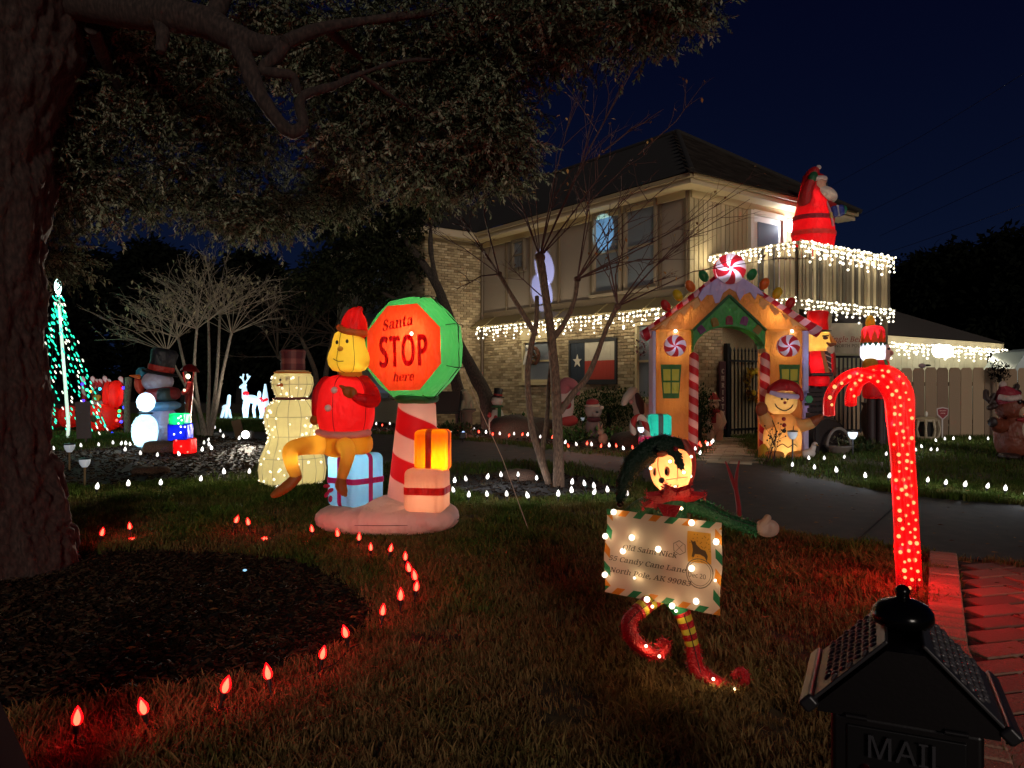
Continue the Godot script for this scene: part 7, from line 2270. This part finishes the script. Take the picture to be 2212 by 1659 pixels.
	for q in [[312, 1026, 11.4, 0.19, 0.09, "low brown rock in the side bed, left of two"], [346, 1027, 11.5, 0.16, 0.075, "low brown rock in the side bed, right of two"], [345, 975, 13.9, 0.3, 0.16, "dark stump-like rock under the glowing snowman light"], [1125, 1048, 10.9, 0.24, 0.12, "flat brown stone on the island left of the myrtle stems"]]:
		var st := tag(part("rock", rock(q[3], q[4], int(q[0])), rk), q[5], "rock")
		st.position = floor_at(q[0], q[2]) + Vector3(0, q[4] * 0.3, 0)

func rock(r: float, h: float, seedv: int) -> Shape:
	var s := Shape.new().ell(Vector3.ZERO, Vector3(r, h, r * 0.7), Basis(), 0.9, 18, 12)
	var no := FastNoiseLite.new()
	no.seed = seedv
	no.frequency = 3.0 / r * 0.3
	for k in s.v.size():
		var f := 1.0 + 0.35 * no.get_noise_3dv(s.v[k])
		s.v[k] = s.v[k] * f
	return s

# ---------- bed before the house ----------
func build_bed_things() -> void:
	# flag shutters and wreath on the long wall
	var f := thing("flag_panel", "wooden panel painted with a lone star flag hanging on the brick wall", "wall panel", hp(-0.03, 1.77, -3.0), HT - PI / 2)
	part("frame", Shape.new().box(Vector3(0, 0.5, 0), Vector3(1.72, 0.08, 0.06)).box(Vector3(0, -0.52, 0), Vector3(1.72, 0.12, 0.06)).box(Vector3(-0.83, -0.01, 0), Vector3(0.06, 0.93, 0.06)).box(Vector3(0.83, -0.01, 0), Vector3(0.06, 0.93, 0.06)), paint("1c1a18", 0.7), f)
	for k in 12:
		var x := -0.79 + 0.066 + k * 0.1318
		if k < 4:
			part("plank", Shape.new().rbox(Vector3(x, 0.0, 0.0), Vector3(0.128, 0.92, 0.03), 0.004, Basis(), 1), paint("16222e", 0.7), f)
		else:
			part("plank", Shape.new().rbox(Vector3(x, 0.23, 0.0), Vector3(0.128, 0.46, 0.03), 0.004, Basis(), 1), paint("b8b098", 0.7), f)
			part("plank", Shape.new().rbox(Vector3(x, -0.23, 0.0), Vector3(0.128, 0.46, 0.03), 0.004, Basis(), 1), paint("9c2c18", 0.7), f)
	var star := PackedVector2Array()
	for k in 10:
		star.append(Vector2.from_angle(PI / 2 + TAU * k / 10.0) * (0.17 if k % 2 == 0 else 0.068))
	part("star", Shape.new().prism(star, 0.016, 0.03, Transform3D(Basis(), Vector3(-0.53, 0.0, 0))), paint("c8c0a8", 0.7), f)
	var w := thing("window_wreath", "brown autumn wreath with white ribbon hung in the left ground floor window", "wreath", hp(-0.12, 1.95, -5.2), HT - PI / 2)
	part("ring", Shape.new().tube(Array(range(19)).map(func(k): return Vector3(cos(TAU * k / 18.0) * 0.2, sin(TAU * k / 18.0) * 0.2, 0)), [0.05], 8, false), paint("4a2a18", 0.9), w)
	shrub(w, "foliage", Vector3(0, 0, 0.02), Vector3(0.28, 0.28, 0.07), 120, 0.08, ["6a3818", "7c4a20", "4a2814", "2c3c20"])
	part("ribbon", Shape.new().sausage([Vector3(-0.2, 0.1, 0.08), Vector3(-0.34, -0.2, 0.08)], [0.045, 0.03], 8).sausage([Vector3(-0.05, 0.2, 0.08), Vector3(-0.2, 0.26, 0.08)], [0.06, 0.04], 8), paint("c8c4b4", 0.8), w)
	w = thing("window_wreath", "dark pink wreath in the narrow window beside the arch", "wreath", hp(-0.12, 2.0, -1.27), HT - PI / 2)
	shrub(w, "foliage", Vector3(0, 0, 0.02), Vector3(0.2, 0.24, 0.06), 90, 0.08, ["6a4048", "4a2c30", "7c5c5c"])
	# hedge, shrubs and ground cover
	var h := thing("hedge", "clipped dark green hedge along the brick wall under the flag panel", "hedge", hp(-0.75, 0, -2.2))
	shrub(h, "foliage", Vector3(0.35, 0.62, 0.3), Vector3(1.15, 0.5, 0.9), 3800, 0.075, ["1c2e14", "223417", "2a401c"])
	part("trunk", Shape.new().tube([Vector3(0.3, -0.05, 0.3), Vector3(0.35, 0.6, 0.3)], [0.05], 6), paint("241c14", 0.9), h)
	h = thing("shrub", "round clipped shrub beside the brick entry, left of the bear", "shrub", floor_at(1512, 16.0))
	shrub(h, "foliage", Vector3(0, 0.6, 0), Vector3(0.3, 0.6, 0.3), 1500, 0.07, ["182a12", "223618"])
	part("trunk", Shape.new().tube([Vector3.ZERO, Vector3(0, 0.6, 0)], [0.04], 6), paint("241c14", 0.9), h)
	var n := 0
	for q in [[1240, 926, 15.6, 0.5, 0.28, "leafy ground cover under the hatted white figure"], [1310, 926, 15.2, 0.5, 0.3, "leafy ground cover around the dog figure"], [1122, 905, 18.2, 0.45, 0.42, "clump of bright strap leaves behind the boulder"], [985, 915, 17.0, 0.45, 0.3, "low plants under the pale statue"], [1700, 968, 14.6, 0.4, 0.25, "low plants behind the gingerbread man"], [1850, 965, 13.8, 0.45, 0.2, "low plants right of the basket planter"]]:
		var o := floor_at(q[0], q[2])
		var sb := thing("ground_cover", q[5], "plant", o)
		shrub(sb, "foliage", Vector3(0, q[4] * 0.55, 0), Vector3(q[3], q[4] * 0.6, 0.4), 330, 0.11, ["2c4420", "3c5628", "50683a"] if n < 3 else ["26341c", "344428", "4a4a30"])
		part("stem", Shape.new().tube([Vector3.ZERO, Vector3(0, q[4] * 0.5, 0)], [0.02], 5), paint("2a2016", 0.9), sb)
		n += 1
	var dry := thing("dry_plant", "dry twiggy plant with dark seed heads before the gingerbread man", "plant", floor_at(1664, 12.4))
	var seeds := []
	var ts := Shape.new()
	for k in 9:
		twig_run(ts, Vector3(rng.randf_range(-0.08, 0.08), 0, 0), Vector3(rng.randf_range(-0.25, 0.3), rng.randf_range(0.35, 0.6), rng.randf_range(-0.15, 0.15)), 0.006, 1, seeds)
	part("twigs", ts, paint("3a2018", 0.9), dry)
	var xs := []
	for p in seeds: xs.append(Transform3D(Basis(), p))
	scatter("seed_heads", ball(0.013), paint("1c100c", 0.8), xs, [], dry)
	# boulders
	var rk := mottled("2a2019", "4a3a2e", 0.06, 1.2, 0.95, 1.2)
	for q in [[1110, 925, 17.0, 0.55, 0.36, "big dark boulder in the bed right of the small snowman"], [1165, 922, 17.4, 0.5, 0.3, "second dark boulder behind the myrtle stems"], [1370, 955, 14.9, 0.45, 0.2, "flat reddish rock in the bed left of the pink gift"], [1290, 955, 14.8, 0.25, 0.12, "small rock in the bed below the rabbit figurine"]]:
		var st := tag(part("boulder", rock(q[3], q[4], int(q[0])), rk), q[5], "boulder")
		st.position = floor_at(q[0], q[2]) + Vector3(0, q[4] * 0.4, 0)
	# patio chair
	var d := 17.2
	frame(965, 829.5 + (EYE - 0.3) * F / d, d)
	var t := thing("patio_chair", "brown sling patio chair seen from behind in the bed, left of the statue", "chair", floor_at(965, d))
	var br := paint("2c241e", 0.8)
	var ir := paint("140f0e", 0.4, 0.4)
	part("backrest", Shape.new().rbox(L(965, 868, 0), Vector3(56 * lu, 46 * lu, 0.02), 0.008, Basis(Vector3.RIGHT, 0.15), 1), br, t)
	part("seat", Shape.new().rbox(L(965, 893, -0.25), Vector3(56 * lu, 0.03, 0.5), 0.01, Basis(), 1), br, t)
	for x in [937.0, 994.0]:
		part("leg", Shape.new().tube(curve(Ls([[x + (3 if x > 960 else -3), 844, 0.03], [x, 880, 0.0], [x - 5, 915, 0.12], [x - 6, 945, 0.14]]), 4), [0.022], 8), ir, t)
		part("leg", Shape.new().tube(Ls([[x, 892, -0.45], [x, 945, -0.5]]), [0.02], 8), ir, t)
	# statue
	d = 17.3
	frame(1009, 829.5 + (EYE - 0.3) * F / d, d)
	t = thing("stone_statue", "pale stone statue of a seated animal on a small pedestal", "statue", floor_at(1009, d))
	var stn := paint("8c866c", 0.9, 0.0, 0.6, 6.0)
	part("body", Shape.new().sausage(Ls([[1012, 880, 0], [1010, 862, 0.02], [1006, 850, 0.05]]), [0.13, 0.11, 0.07], 14).ell(L(1003, 846, 0.08), Vector3(0.07, 0.065, 0.09)).sausage(Ls([[1018, 868, 0.08], [1016, 883, 0.12]]), [0.045, 0.04], 10).sausage(Ls([[1002, 868, 0.1], [1000, 883, 0.14]]), [0.045, 0.04], 10), stn, t)
	part("pedestal", Shape.new().lathe([Vector2(0.16, 0), Vector2(0.12, 0.1), Vector2(0.12, 0.55), Vector2(0.2, 0.6), Vector2(0.2, 0.65), Vector2(0.02, 0.65)], 18), paint("4c463a", 0.9, 0.0, 0.6), t)
	# small snowman
	frame(1074, 829.5 + (EYE - 0.3) * F / d, d)
	t = thing("snowman_figure", "small white snowman figure with black top hat and green scarf by the brick wing", "figurine", floor_at(1074, d))
	part("body", Shape.new().lathe([Vector2(0.16, 0.02), Vector2(0.2, 0.2), Vector2(0.19, 0.4), Vector2(0.12, 0.58), Vector2(0.1, 0.62)], 22).ell(L(1074, 866, 0), Vector3(0.13, 0.12, 0.12)), paint("aaa294", 0.7), t)
	part("hat", Shape.new().lathe([Vector2(0.01, 0), Vector2(0.15, 0.0), Vector2(0.15, 0.02), Vector2(0.095, 0.03), Vector2(0.105, 0.2), Vector2(0.01, 0.21)], 20, Transform3D(Basis(Vector3.BACK, -0.12), L(1075, 858, 0))), paint("100e0e", 0.5), t)
	part("hat_band", Shape.new().lathe([Vector2(0.1, 0.03), Vector2(0.102, 0.075)], 20, Transform3D(Basis(Vector3.BACK, -0.12), L(1075, 858, 0))), paint("7c1c18", 0.6), t)
	part("scarf", Shape.new().ell(L(1074, 878, 0), Vector3(0.14, 0.035, 0.14)).rbox(L(1079, 896, 0.17), Vector3(0.08, 0.34, 0.03), 0.012), paint("1c4a24", 0.8), t)
	for x in [1058.0, 1071.0]:
		part("mitten", Shape.new().ell(L(x, 896 if x < 1065 else 902, 0.17), Vector3(0.045, 0.06, 0.04)), paint("8a1c1c", 0.7), t)
	# hatted white figure
	d = 15.8
	frame(1225, 829.5 + (EYE - 0.3) * F / d, d)
	t = thing("gnome_figure", "white figure with red heart and long pink striped hat behind the myrtle stem", "figurine", floor_at(1225, d))
	part("body", Shape.new().ell(L(1222, 870, 0), Vector3(0.17, 0.38, 0.15), Basis(), 0.8), paint("9c8c84", 0.8), t)
	part("heart", Shape.new().ell(L(1222, 874, 0.12), Vector3(0.11, 0.1, 0.06)), paint("7c1420", 0.7), t)
	part("legs", Shape.new().ell(L(1228, 908, 0.02), Vector3(0.2, 0.12, 0.14)), paint("84201c", 0.8), t)
	part("hat", Shape.new().sausage(curve(Ls([[1218, 838, 0.05], [1224, 828, 0.05], [1238, 832, 0.08], [1246, 848, 0.1]]), 5), spread([0.15, 0.13, 0.1, 0.06], 16), 16), paint("8a4c50", 0.85), t)
	# dog with hat
	d = 15.3
	frame(1282, 829.5 + (EYE - 0.3) * F / d, d)
	t = thing("dog_figure", "grey and white dog figure wearing a red hat among the plants", "figurine", floor_at(1282, d))
	part("head", Shape.new().ell(L(1282, 886, 0), Vector3(0.17, 0.18, 0.16)).ell(L(1286, 892, 0.13), Vector3(0.09, 0.08, 0.1)), paint("7c7068", 0.85), t)
	part("body", Shape.new().ell(L(1282, 925, -0.02), Vector3(0.16, 0.25, 0.15)), paint("5c4c48", 0.85), t)
	part("nose", Shape.new().ell(L(1287, 889, 0.23), Vector3(0.03, 0.022, 0.02)), paint("0c0a0a", 0.4), t)
	part("hat", Shape.new().ell(L(1280, 870, 0), Vector3(0.13, 0.09, 0.13)), paint("7c1c1c", 0.8), t)
	part("hat_trim", Shape.new().ell(L(1280, 876, 0.01), Vector3(0.16, 0.035, 0.16)), paint("a89888", 0.9), t)
	part("pompon", Shape.new().ell(L(1299, 880, 0.08), Vector3.ONE * 0.04), paint("a89888", 0.9), t)
	part("bandana", Shape.new().ell(L(1282, 905, 0.03), Vector3(0.14, 0.07, 0.14)), paint("3c0c14", 0.8), t)
	# white horse-like figure
	d = 14.7
	frame(1375, 829.5 + (EYE - 0.3) * F / d, d)
	t = thing("rocking_horse", "white horse figure with brown ears and bridle beside the arch's left pillar", "figurine", floor_at(1375, d))
	part("body", Shape.new().ell(L(1400, 888, -0.05), Vector3(0.28, 0.17, 0.14)).sausage(Ls([[1384, 884, 0], [1374, 862, 0.02], [1366, 848, 0.05]]), [0.13, 0.11, 0.1], 14).sausage(Ls([[1366, 846, 0.05], [1352, 858, 0.1], [1346, 868, 0.12]]), [0.11, 0.085, 0.06], 14), paint("948a7e", 0.85), t)
	part("ear", Shape.new().sausage(Ls([[1374, 852, 0.14], [1380, 868, 0.16], [1384, 888, 0.14]]), [0.05, 0.08, 0.05], 10), paint("2c1814", 0.8), t)
	part("nose_patch", Shape.new().ell(L(1360, 866, 0.18), Vector3(0.045, 0.045, 0.03)), paint("8c5c58", 0.7), t)
	for x in [1386.0, 1412.0]:
		part("leg", Shape.new().tube(Ls([[x, 900, 0], [x, 962, 0]]), [0.055], 10), paint("847a70", 0.85), t)
	# rabbit
	d = 14.4
	frame(1300, 829.5 + (EYE - 0.3) * F / d, d)
	t = thing("rabbit_figure", "small tan rabbit figurine in the bed behind the red and white bulbs", "figurine", floor_at(1300, d))
	part("body", Shape.new().ell(L(1303, 945, 0), Vector3(0.09, 0.11, 0.1)).ell(L(1297, 930, 0.05), Vector3(0.06, 0.06, 0.065)).sausage(Ls([[1298, 925, 0.03], [1301, 913, 0.02]]), [0.022, 0.014], 8).sausage(Ls([[1294, 925, 0.03], [1293, 913, 0.02]]), [0.022, 0.014], 8), paint("6e5a48", 0.85), t)


# ---------- lights ----------
func stake_proto(label: String, group: String, hex: String, e: float, shell: bool) -> Node3D:
	var t := thing("stake_light", label, "stake light", Vector3.ZERO, 0.0, group)
	var prof := [Vector2(0.012, 0.0), Vector2(0.02, 0.012), Vector2(0.0225, 0.026), Vector2(0.019, 0.044), Vector2(0.010, 0.064), Vector2(0.003, 0.076), Vector2(0.0005, 0.078)]
	if shell:
		var m: StandardMaterial3D
		if mats.has("red_glass"): m = mats["red_glass"]
		else:
			m = base_mat("red_glass")
			m.albedo_color = Color(0.9, 0.05, 0.05, 0.45)
			m.transparency = BaseMaterial3D.TRANSPARENCY_ALPHA
			m.roughness = 0.3
			m.emission_enabled = true
			m.emission = Color("ff1020")
			m.emission_energy_multiplier = 0.8
		part("bulb_glass", Shape.new().lathe(prof, 14, Transform3D(Basis(), Vector3(0, 0.115, 0))), m, t)
		part("bulb", Shape.new().lathe(prof, 10, Transform3D(Basis.from_scale(Vector3(0.6, 0.8, 0.6)), Vector3(0, 0.117, 0))), glow("ff8a60", 3.0), t)
	else:
		part("bulb", Shape.new().lathe(prof, 12, Transform3D(Basis(), Vector3(0, 0.115, 0))), glow("fffcf6", 1.6), t)
	part("socket", Shape.new().lathe([Vector2(0.011, 0.0), Vector2(0.014, 0.02), Vector2(0.013, 0.034)], 10, Transform3D(Basis(), Vector3(0, 0.083, 0))), paint("101410", 0.6), t)
	part("stake", Shape.new().tube([Vector3(0, -0.04, 0), Vector3(0, 0.085, 0)], [0.006], 6), paint("101410", 0.6), t)
	omni(Vector3(0, 0.142, 0), hex, e, t, 0.02)
	return t

func put_stakes(proto: Node3D, list: Array, used: bool, label: String, from: String, h := 0.15, size := 1.0) -> Array:
	var out := []
	for k in list.size():
		var q = list[k]
		var o: Node3D = proto
		if used or k > 0:
			o = proto.duplicate()
			o.name = numbered("stake_light", self)
			add_child(o, true)
		o.position = on(q[0], q[1], h * size)
		o.rotation = Vector3(rng.randf_range(-0.26, 0.26), rng.randf() * TAU, rng.randf_range(-0.26, 0.26)) if h > 0.05 else Vector3(1.35, rng.randf() * TAU, 0.3)
		o.scale = Vector3.ONE * size * rng.randf_range(0.9, 1.08)
		var gb: MeshInstance3D = o.get_node("bulb")
		if not o.has_node("bulb_glass"): gb.material_override = glow("#" + (gb.material_override as StandardMaterial3D).emission.to_html(false), [1.1, 1.6, 2.4][rng.randi() % 3])
		o.set_meta("label", "%s, %s %s" % [label, nth(k), from])
		out.append(o.position + Vector3(0, 0.04, 0))
	return out

func cord_through(pts: Array, label: String) -> void:
	var c := []
	for k in pts.size():
		c.append(pts[k])
		if k < pts.size() - 1 and pts[k].distance_to(pts[k + 1]) > 0.15:
			c.append(pts[k].lerp(pts[k + 1], 0.5) + Vector3(rng.randf_range(-0.03, 0.03), -0.015, rng.randf_range(-0.03, 0.03)))
	tag(part("cord", Shape.new().tube(curve(c, 3), [0.004], 5), paint("0a140c", 0.7)), label, "cord")

func build_stake_lights() -> void:
	var red := stake_proto("red teardrop stake bulb in the arc around the mulch ring", "red stake bulbs around the mulch ring", "ff1228", 0.034, true)
	var pts := put_stakes(red, [[162, 1550], [327, 1518], [468, 1480], [589, 1452], [686, 1403], [758, 1357], [822, 1315], [865, 1287], [894, 1264], [905, 1243], [892, 1225], [876, 1198], [837, 1181], [802, 1177], [774, 1158], [734, 1151], [680, 1140], [541, 1125], [500, 1122], [283, 1134], [213, 1151]], false, "red stake bulb around the mulch ring", "counted from the lower left end")
	cord_through(pts, "dark cord linking the red bulbs around the mulch ring")
	put_stakes(red, [[323, 1163], [596, 1158], [650, 1167]], true, "red bulb fallen over in the grass by the mulch ring", "from the left", 0.03)
	var back := 0
	for q in [[-5.05, -5.9], [-5.0, -5.2], [-4.9, -4.5], [-4.65, -3.95], [-4.3, -3.6], [-3.9, -3.35], [-3.45, -3.2], [-3.0, -3.12]]:
		var o: Node3D = red.duplicate()
		o.name = numbered("stake_light", self)
		add_child(o, true)
		o.position = Vector3(q[0], 0, q[1])
		o.set_meta("label", "red stake bulb on the mulch ring's near left side, %s from the trunk" % nth(back))
		back += 1
	var white := stake_proto("white teardrop stake bulb along the edge of the left bed", "white stake bulbs by the left bed", "fff2dc", 0.028, false)
	cord_through(put_stakes(white, [[128, 1057], [206, 1050], [277, 1044], [347, 1039], [431, 1031], [486, 1019], [537, 1016]], false, "white stake bulb along the lawn edge of the left bed", "from the left", 0.15, 1.05), "dark cord linking the white bulbs along the lawn's left edge")
	put_stakes(white, [[116, 966], [176, 961], [215, 958], [245, 954], [258, 956], [274, 957], [284, 956], [269, 970], [305, 977], [338, 980], [392, 979], [434, 971], [461, 967], [446, 948], [462, 923], [476, 930], [482, 942], [514, 946], [455, 960], [440, 955]], true, "white stake bulb scattered far back in the left bed", "in the row", 0.15, 1.0)
	var isl := stake_proto("white teardrop stake bulb ringing the crape myrtle island", "white stake bulbs around the island", "f4f6ff", 0.03, false)
	cord_through(put_stakes(isl, [[981, 1037], [1011, 1033], [1048, 1029], [1084, 1025], [1120, 1024], [1158, 1029], [1233, 1042], [1267, 1044], [1286, 1049], [1315, 1059], [1352, 1063], [1276, 1062], [1236, 1060], [1205, 1068], [1147, 1070], [1096, 1066], [1054, 1066], [1011, 1068], [985, 1056], [981, 1037]].slice(0, 19), false, "white stake bulb ringing the myrtle island", "clockwise from its left end", 0.15, 0.95), "dark cord linking the white bulbs of the island")
	var spots := stake_proto("small white stake bulb in the grass of the right lawn", "white stake bulbs on the right lawn", "f4f8ff", 0.035, false)
	cord_through(put_stakes(spots, [[1710, 1002], [1760, 1007], [1810, 1016], [1871, 1027], [1916, 1027], [2000, 1034], [2039, 1040], [2079, 1045], [2127, 1048], [2170, 1054], [2212, 1062]], false, "white stake bulb beside the right driveway edge", "from the left", 0.15, 0.95), "dark cord linking the white bulbs beside the driveway at right")
	put_stakes(spots, [[1780, 995], [1820, 990], [1749, 994], [1912, 986], [1980, 975], [1995, 968], [2008, 975], [2023, 974], [2025, 954], [2042, 952], [2058, 951], [2096, 951], [2135, 951]], true, "small white bulb in the right lawn before the fence", "in the row", 0.1, 0.85)
	var bw := stake_proto("white teardrop bulb of the red and white row along the house bed", "white bulbs along the house bed", "fff2dc", 0.03, false)
	var bread := stake_proto("red teardrop bulb of the red and white row along the house bed", "red bulbs along the house bed", "ff1c24", 0.03, true)
	var w := []; var r := []
	var row := [[811, 915], [826, 917], [843, 914], [860, 918], [878, 920], [896, 918], [914, 924], [928, 926], [944, 928], [958, 930], [973, 930], [991, 927], [1003, 924], [1016, 928], [1025, 928], [1036, 932], [1050, 932], [1065, 936], [1080, 936], [1096, 938], [1110, 936], [1125, 938], [1138, 938], [1150, 940], [1165, 942], [1190, 942], [1217, 954], [1232, 962], [1250, 958], [1266, 958], [1280, 960], [1296, 962], [1317, 962], [1334, 962], [1352, 966], [1368, 966]]
	for k in row.size():
		(w if k % 2 == 0 else r).append(row[k])
	for q in [[1503, 967], [1508, 975], [1525, 958], [1537, 955], [1540, 950]]: w.append(q)
	for q in [[1505, 960], [1512, 958], [1518, 960], [1527, 954], [1531, 957]]: r.append(q)
	put_stakes(bw, w, false, "white bulb in the house bed's red and white row", "white from the left", 0.15, 1.0)
	put_stakes(bread, r, false, "red bulb in the house bed's red and white row", "red from the left", 0.15, 1.0)
	var all := []
	for q in row: all.append(on(q[0], q[1], 0.15) + Vector3(0, 0.04, 0))
	cord_through(all, "dark cord linking the red and white bulbs along the house bed")

func icicles(t: Node3D, a: Vector3, b: Vector3, gap: float, drop: float, hex: String, e: float, every: float, out: Vector3, r := 0.024) -> void:
	var len_ := (b - a).length()
	var wire := Shape.new()
	wire.tube([a, a.lerp(b, 0.5) - Vector3(0, 0.01, 0), b], [0.005], 4, false)
	var x := 0.03
	var k := 0
	while x < len_:
		var p := a.lerp(b, x / len_) + out * rng.randf_range(0.0, 0.03)
		var n: int = [2, 4, 3, 5, 2, 3, 4][k % 7]
		var reach := 0.0
		for j in n:
			reach = (j + rng.randf_range(0.0, 0.5)) * drop / 5.0
			var bb := part("bulb", ball(r), glow("fffaea", 1.5), t)
			bb.position = p - Vector3(rng.randf_range(-0.035, 0.035), reach, rng.randf_range(-0.02, 0.02))
			bb.scale = Vector3.ONE * rng.randf_range(0.75, 1.2)
		wire.tube([p, p - Vector3(0, reach, 0)], [0.004], 3, false)
		x += gap * rng.randf_range(0.75, 1.3)
		k += 1
	part("wire", wire, paint("c8c4b0", 0.7), t)
	var m := int(len_ / every)
	for q in m + 1:
		omni(a.lerp(b, (q + 0.5) / (m + 1)) - Vector3(0, drop * 0.25, 0) + out * 0.14, hex, e, t, 0.06)

func build_icicles() -> void:
	var t := thing("icicle_lights", "warm white icicle lights along the gutter of the long brick wall", "icicle lights", house.position, HT)
	icicles(t, Vector3(-0.45, 2.82, -0.1), Vector3(-0.45, 2.82, -7.5), 0.14, 0.46, "fff1d2", 0.17, 0.5, Vector3(-1, 0, 0), 0.026)
	t = thing("icicle_lights", "dense icicle lights draped over the balcony handrail", "icicle lights", house.position, HT)
	icicles(t, Vector3(0.58, 3.98, 0.1), Vector3(0.58, 3.98, 2.25), 0.13, 0.34, "fff2cc", 0.16, 0.5, Vector3(-1, 0, 0), 0.028)
	icicles(t, Vector3(0.6, 4.02, 2.29), Vector3(4.3, 4.02, 2.29), 0.10, 0.5, "fff2cc", 0.15, 0.42, Vector3(0, 0, 1), 0.028)
	t = thing("icicle_lights", "icicle lights along the lower edge of the balcony", "icicle lights", house.position, HT)
	icicles(t, Vector3(0.6, 2.86, 2.27), Vector3(4.3, 2.86, 2.27), 0.12, 0.42, "fff0c0", 0.06, 0.5, Vector3(0, 0, 1), 0.025)
	icicles(t, Vector3(0.6, 2.9, 0.9), Vector3(0.6, 2.9, 2.2), 0.14, 0.3, "fff0c0", 0.06, 0.6, Vector3(-1, 0, 0), 0.022)
	t = thing("icicle_lights", "icicle lights along the garage eave above the fence", "icicle lights", Vector3(8.95, 0.3, -19.0), HT)
	icicles(t, Vector3(0.1, 2.24, 0.1), Vector3(7.4, 2.24, 0.1), 0.13, 0.44, "fff4d8", 0.13, 0.5, Vector3(0, 0, 1), 0.028)

func build_small_things() -> void:
	# solar path lanterns
	var k := 0
	for q in [[183, 1057, 1000, 0.07, "glass solar lantern on a wooden stake in the side bed, nearer of two"], [150, 1018, 968, 0.075, "glass solar lantern in the side bed, farther of two beside the oak trunk"], [1124, 947, 915, 0.06, "solar path light before the dark boulder"], [995, 930, 893, 0.05, "solar path light under the pale statue"], [1062, 935, 880, 0.055, "solar path light left of the small snowman"], [1385, 990, 928, 0.06, "bright round solar light beside the pink gift"], [1712, 1000, 940, 0.08, "solar path light before the gingerbread man"], [1842, 985, 940, 0.08, "bright solar path light by the basket planter"], [1258, 945, 905, 0.05, "solar path light among the plants by the dog figure"]]:
		var o := on(q[0], q[1])
		var d := -o.z
		var h: float = EYE + (829.5 - q[2]) * d / F - o.y
		var t := thing("solar_light", q[4], "path light", o)
		var r: float = q[3]
		part("stake", Shape.new().tube([Vector3(0, -0.05, 0), Vector3(0, h - r * 0.6, 0)], [0.014], 7), paint("6a5638" if k < 2 else "3a3a3c", 0.8), t)
		part("glass_lamp", Shape.new().lathe([Vector2(r * 0.45, -r * 0.8), Vector2(r * 0.85, -r * 0.2), Vector2(r, r * 0.4), Vector2(r * 0.95, r * 0.7)], 14, Transform3D(Basis(), Vector3(0, h, 0))), glow("c8d4e0", 0.22 if k not in [5, 7] else 1.6), t)
		part("cap", Shape.new().lathe([Vector2(r * 1.1, 0), Vector2(r * 1.05, r * 0.2), Vector2(r * 0.2, r * 0.35)], 14, Transform3D(Basis(), Vector3(0, h + r * 0.7, 0))), paint("23262c", 0.35, 0.4), t)
		if k in [5, 7]: omni(Vector3(0, h, r * 1.3), "dce8ff", 0.03, t)
		k += 1
	# projector that throws pale blue light on the wall
	var po := on(1000, 956)
	var pr := thing("light_projector", "small dark projector in the bed that throws pale blue light on the wall", "projector", po)
	part("case", Shape.new().rbox(Vector3(0, 0.14, 0), Vector3(0.14, 0.14, 0.16), 0.03), paint("101012", 0.5), pr)
	part("stake", Shape.new().tube([Vector3(0, 0, 0), Vector3(0, 0.08, 0)], [0.015], 6), paint("101012", 0.5), pr)
	part("lens_bulb", ball(0.03), glow("a8c0ff", 2.0), pr).position = Vector3(0, 0.2, -0.09)
	var from := po + Vector3(0, 0.22, -0.12)
	for q in [[hp(-0.02, 3.6, -5.0), 210.0, 3.9, "8ca4ff"], [hp(-0.02, 4.25, -4.9), 240.0, 3.4, "94a8ff"], [hp(-0.02, 4.85, -2.6), 170.0, 3.2, "7cb8e8"]]:
		var s := shot(from, q[0], q[3], q[1], q[2], pr, 0.01)
		s.spot_angle_attenuation = 0.25
	# power lines
	k = 0
	for q in [[[2260, 128, 26], [2001, 288, 36], [1780, 410, 48]], [[2260, 268, 27], [2040, 377, 38], [1830, 480, 52]], [[2260, 346, 28], [2150, 395, 33], [1900, 510, 50]], [[2260, 424, 26], [1930, 541, 38], [1700, 610, 48]]]:
		tag(part("power_line", Shape.new().tube(curve(pxs(q), 6), [0.012], 5, false), paint("8a8a90", 0.6)), ["topmost overhead wire in the upper right sky", "second overhead wire from the top", "third overhead wire from the top", "lowest overhead wire, passing before the dark trees"][k], "power line", "overhead wires at right")
		k += 1
	# glowing bead in the mulch
	var bead := thing("small_light", "tiny pale blue light lying on the mulch", "small light", on(529, 1240))
	part("bulb", Shape.new().ell(Vector3(0, 0.03, 0), Vector3(0.016, 0.009, 0.012)), glow("9cd8ff", 1.1), bead)
	# small bird on the fence and dark wreath
	var fb := thing("bird_ornament", "small pale bird ornament on top of the fence", "ornament", Vector3((1992 - 1106.0) * 17.3 / F, 1.86, -17.3))
	part("body", Shape.new().ell(Vector3(0, 0.05, 0), Vector3(0.08, 0.055, 0.05)), paint("7c6c72", 0.8), fb)
	part("tail", Shape.new().ell(Vector3(0.12, 0.06, 0), Vector3(0.08, 0.025, 0.03)), paint("14100f", 0.8), fb)
	var bw := thing("dark_bush", "dark bush clump at the fence behind the reindeer's hat", "shrub", Vector3((2162 - 1106.0) * 17.0 / F, 0.3, -17.05))
	shrub(bw, "foliage", Vector3(0, 1.45, 0), Vector3(0.24, 0.26, 0.16), 330, 0.08, ["0e0d0c", "16120f"])
	part("trunk", Shape.new().tube([Vector3(0, -0.05, 0), Vector3(0.02, 1.4, 0)], [0.03], 6), paint("14100d", 0.9), bw)
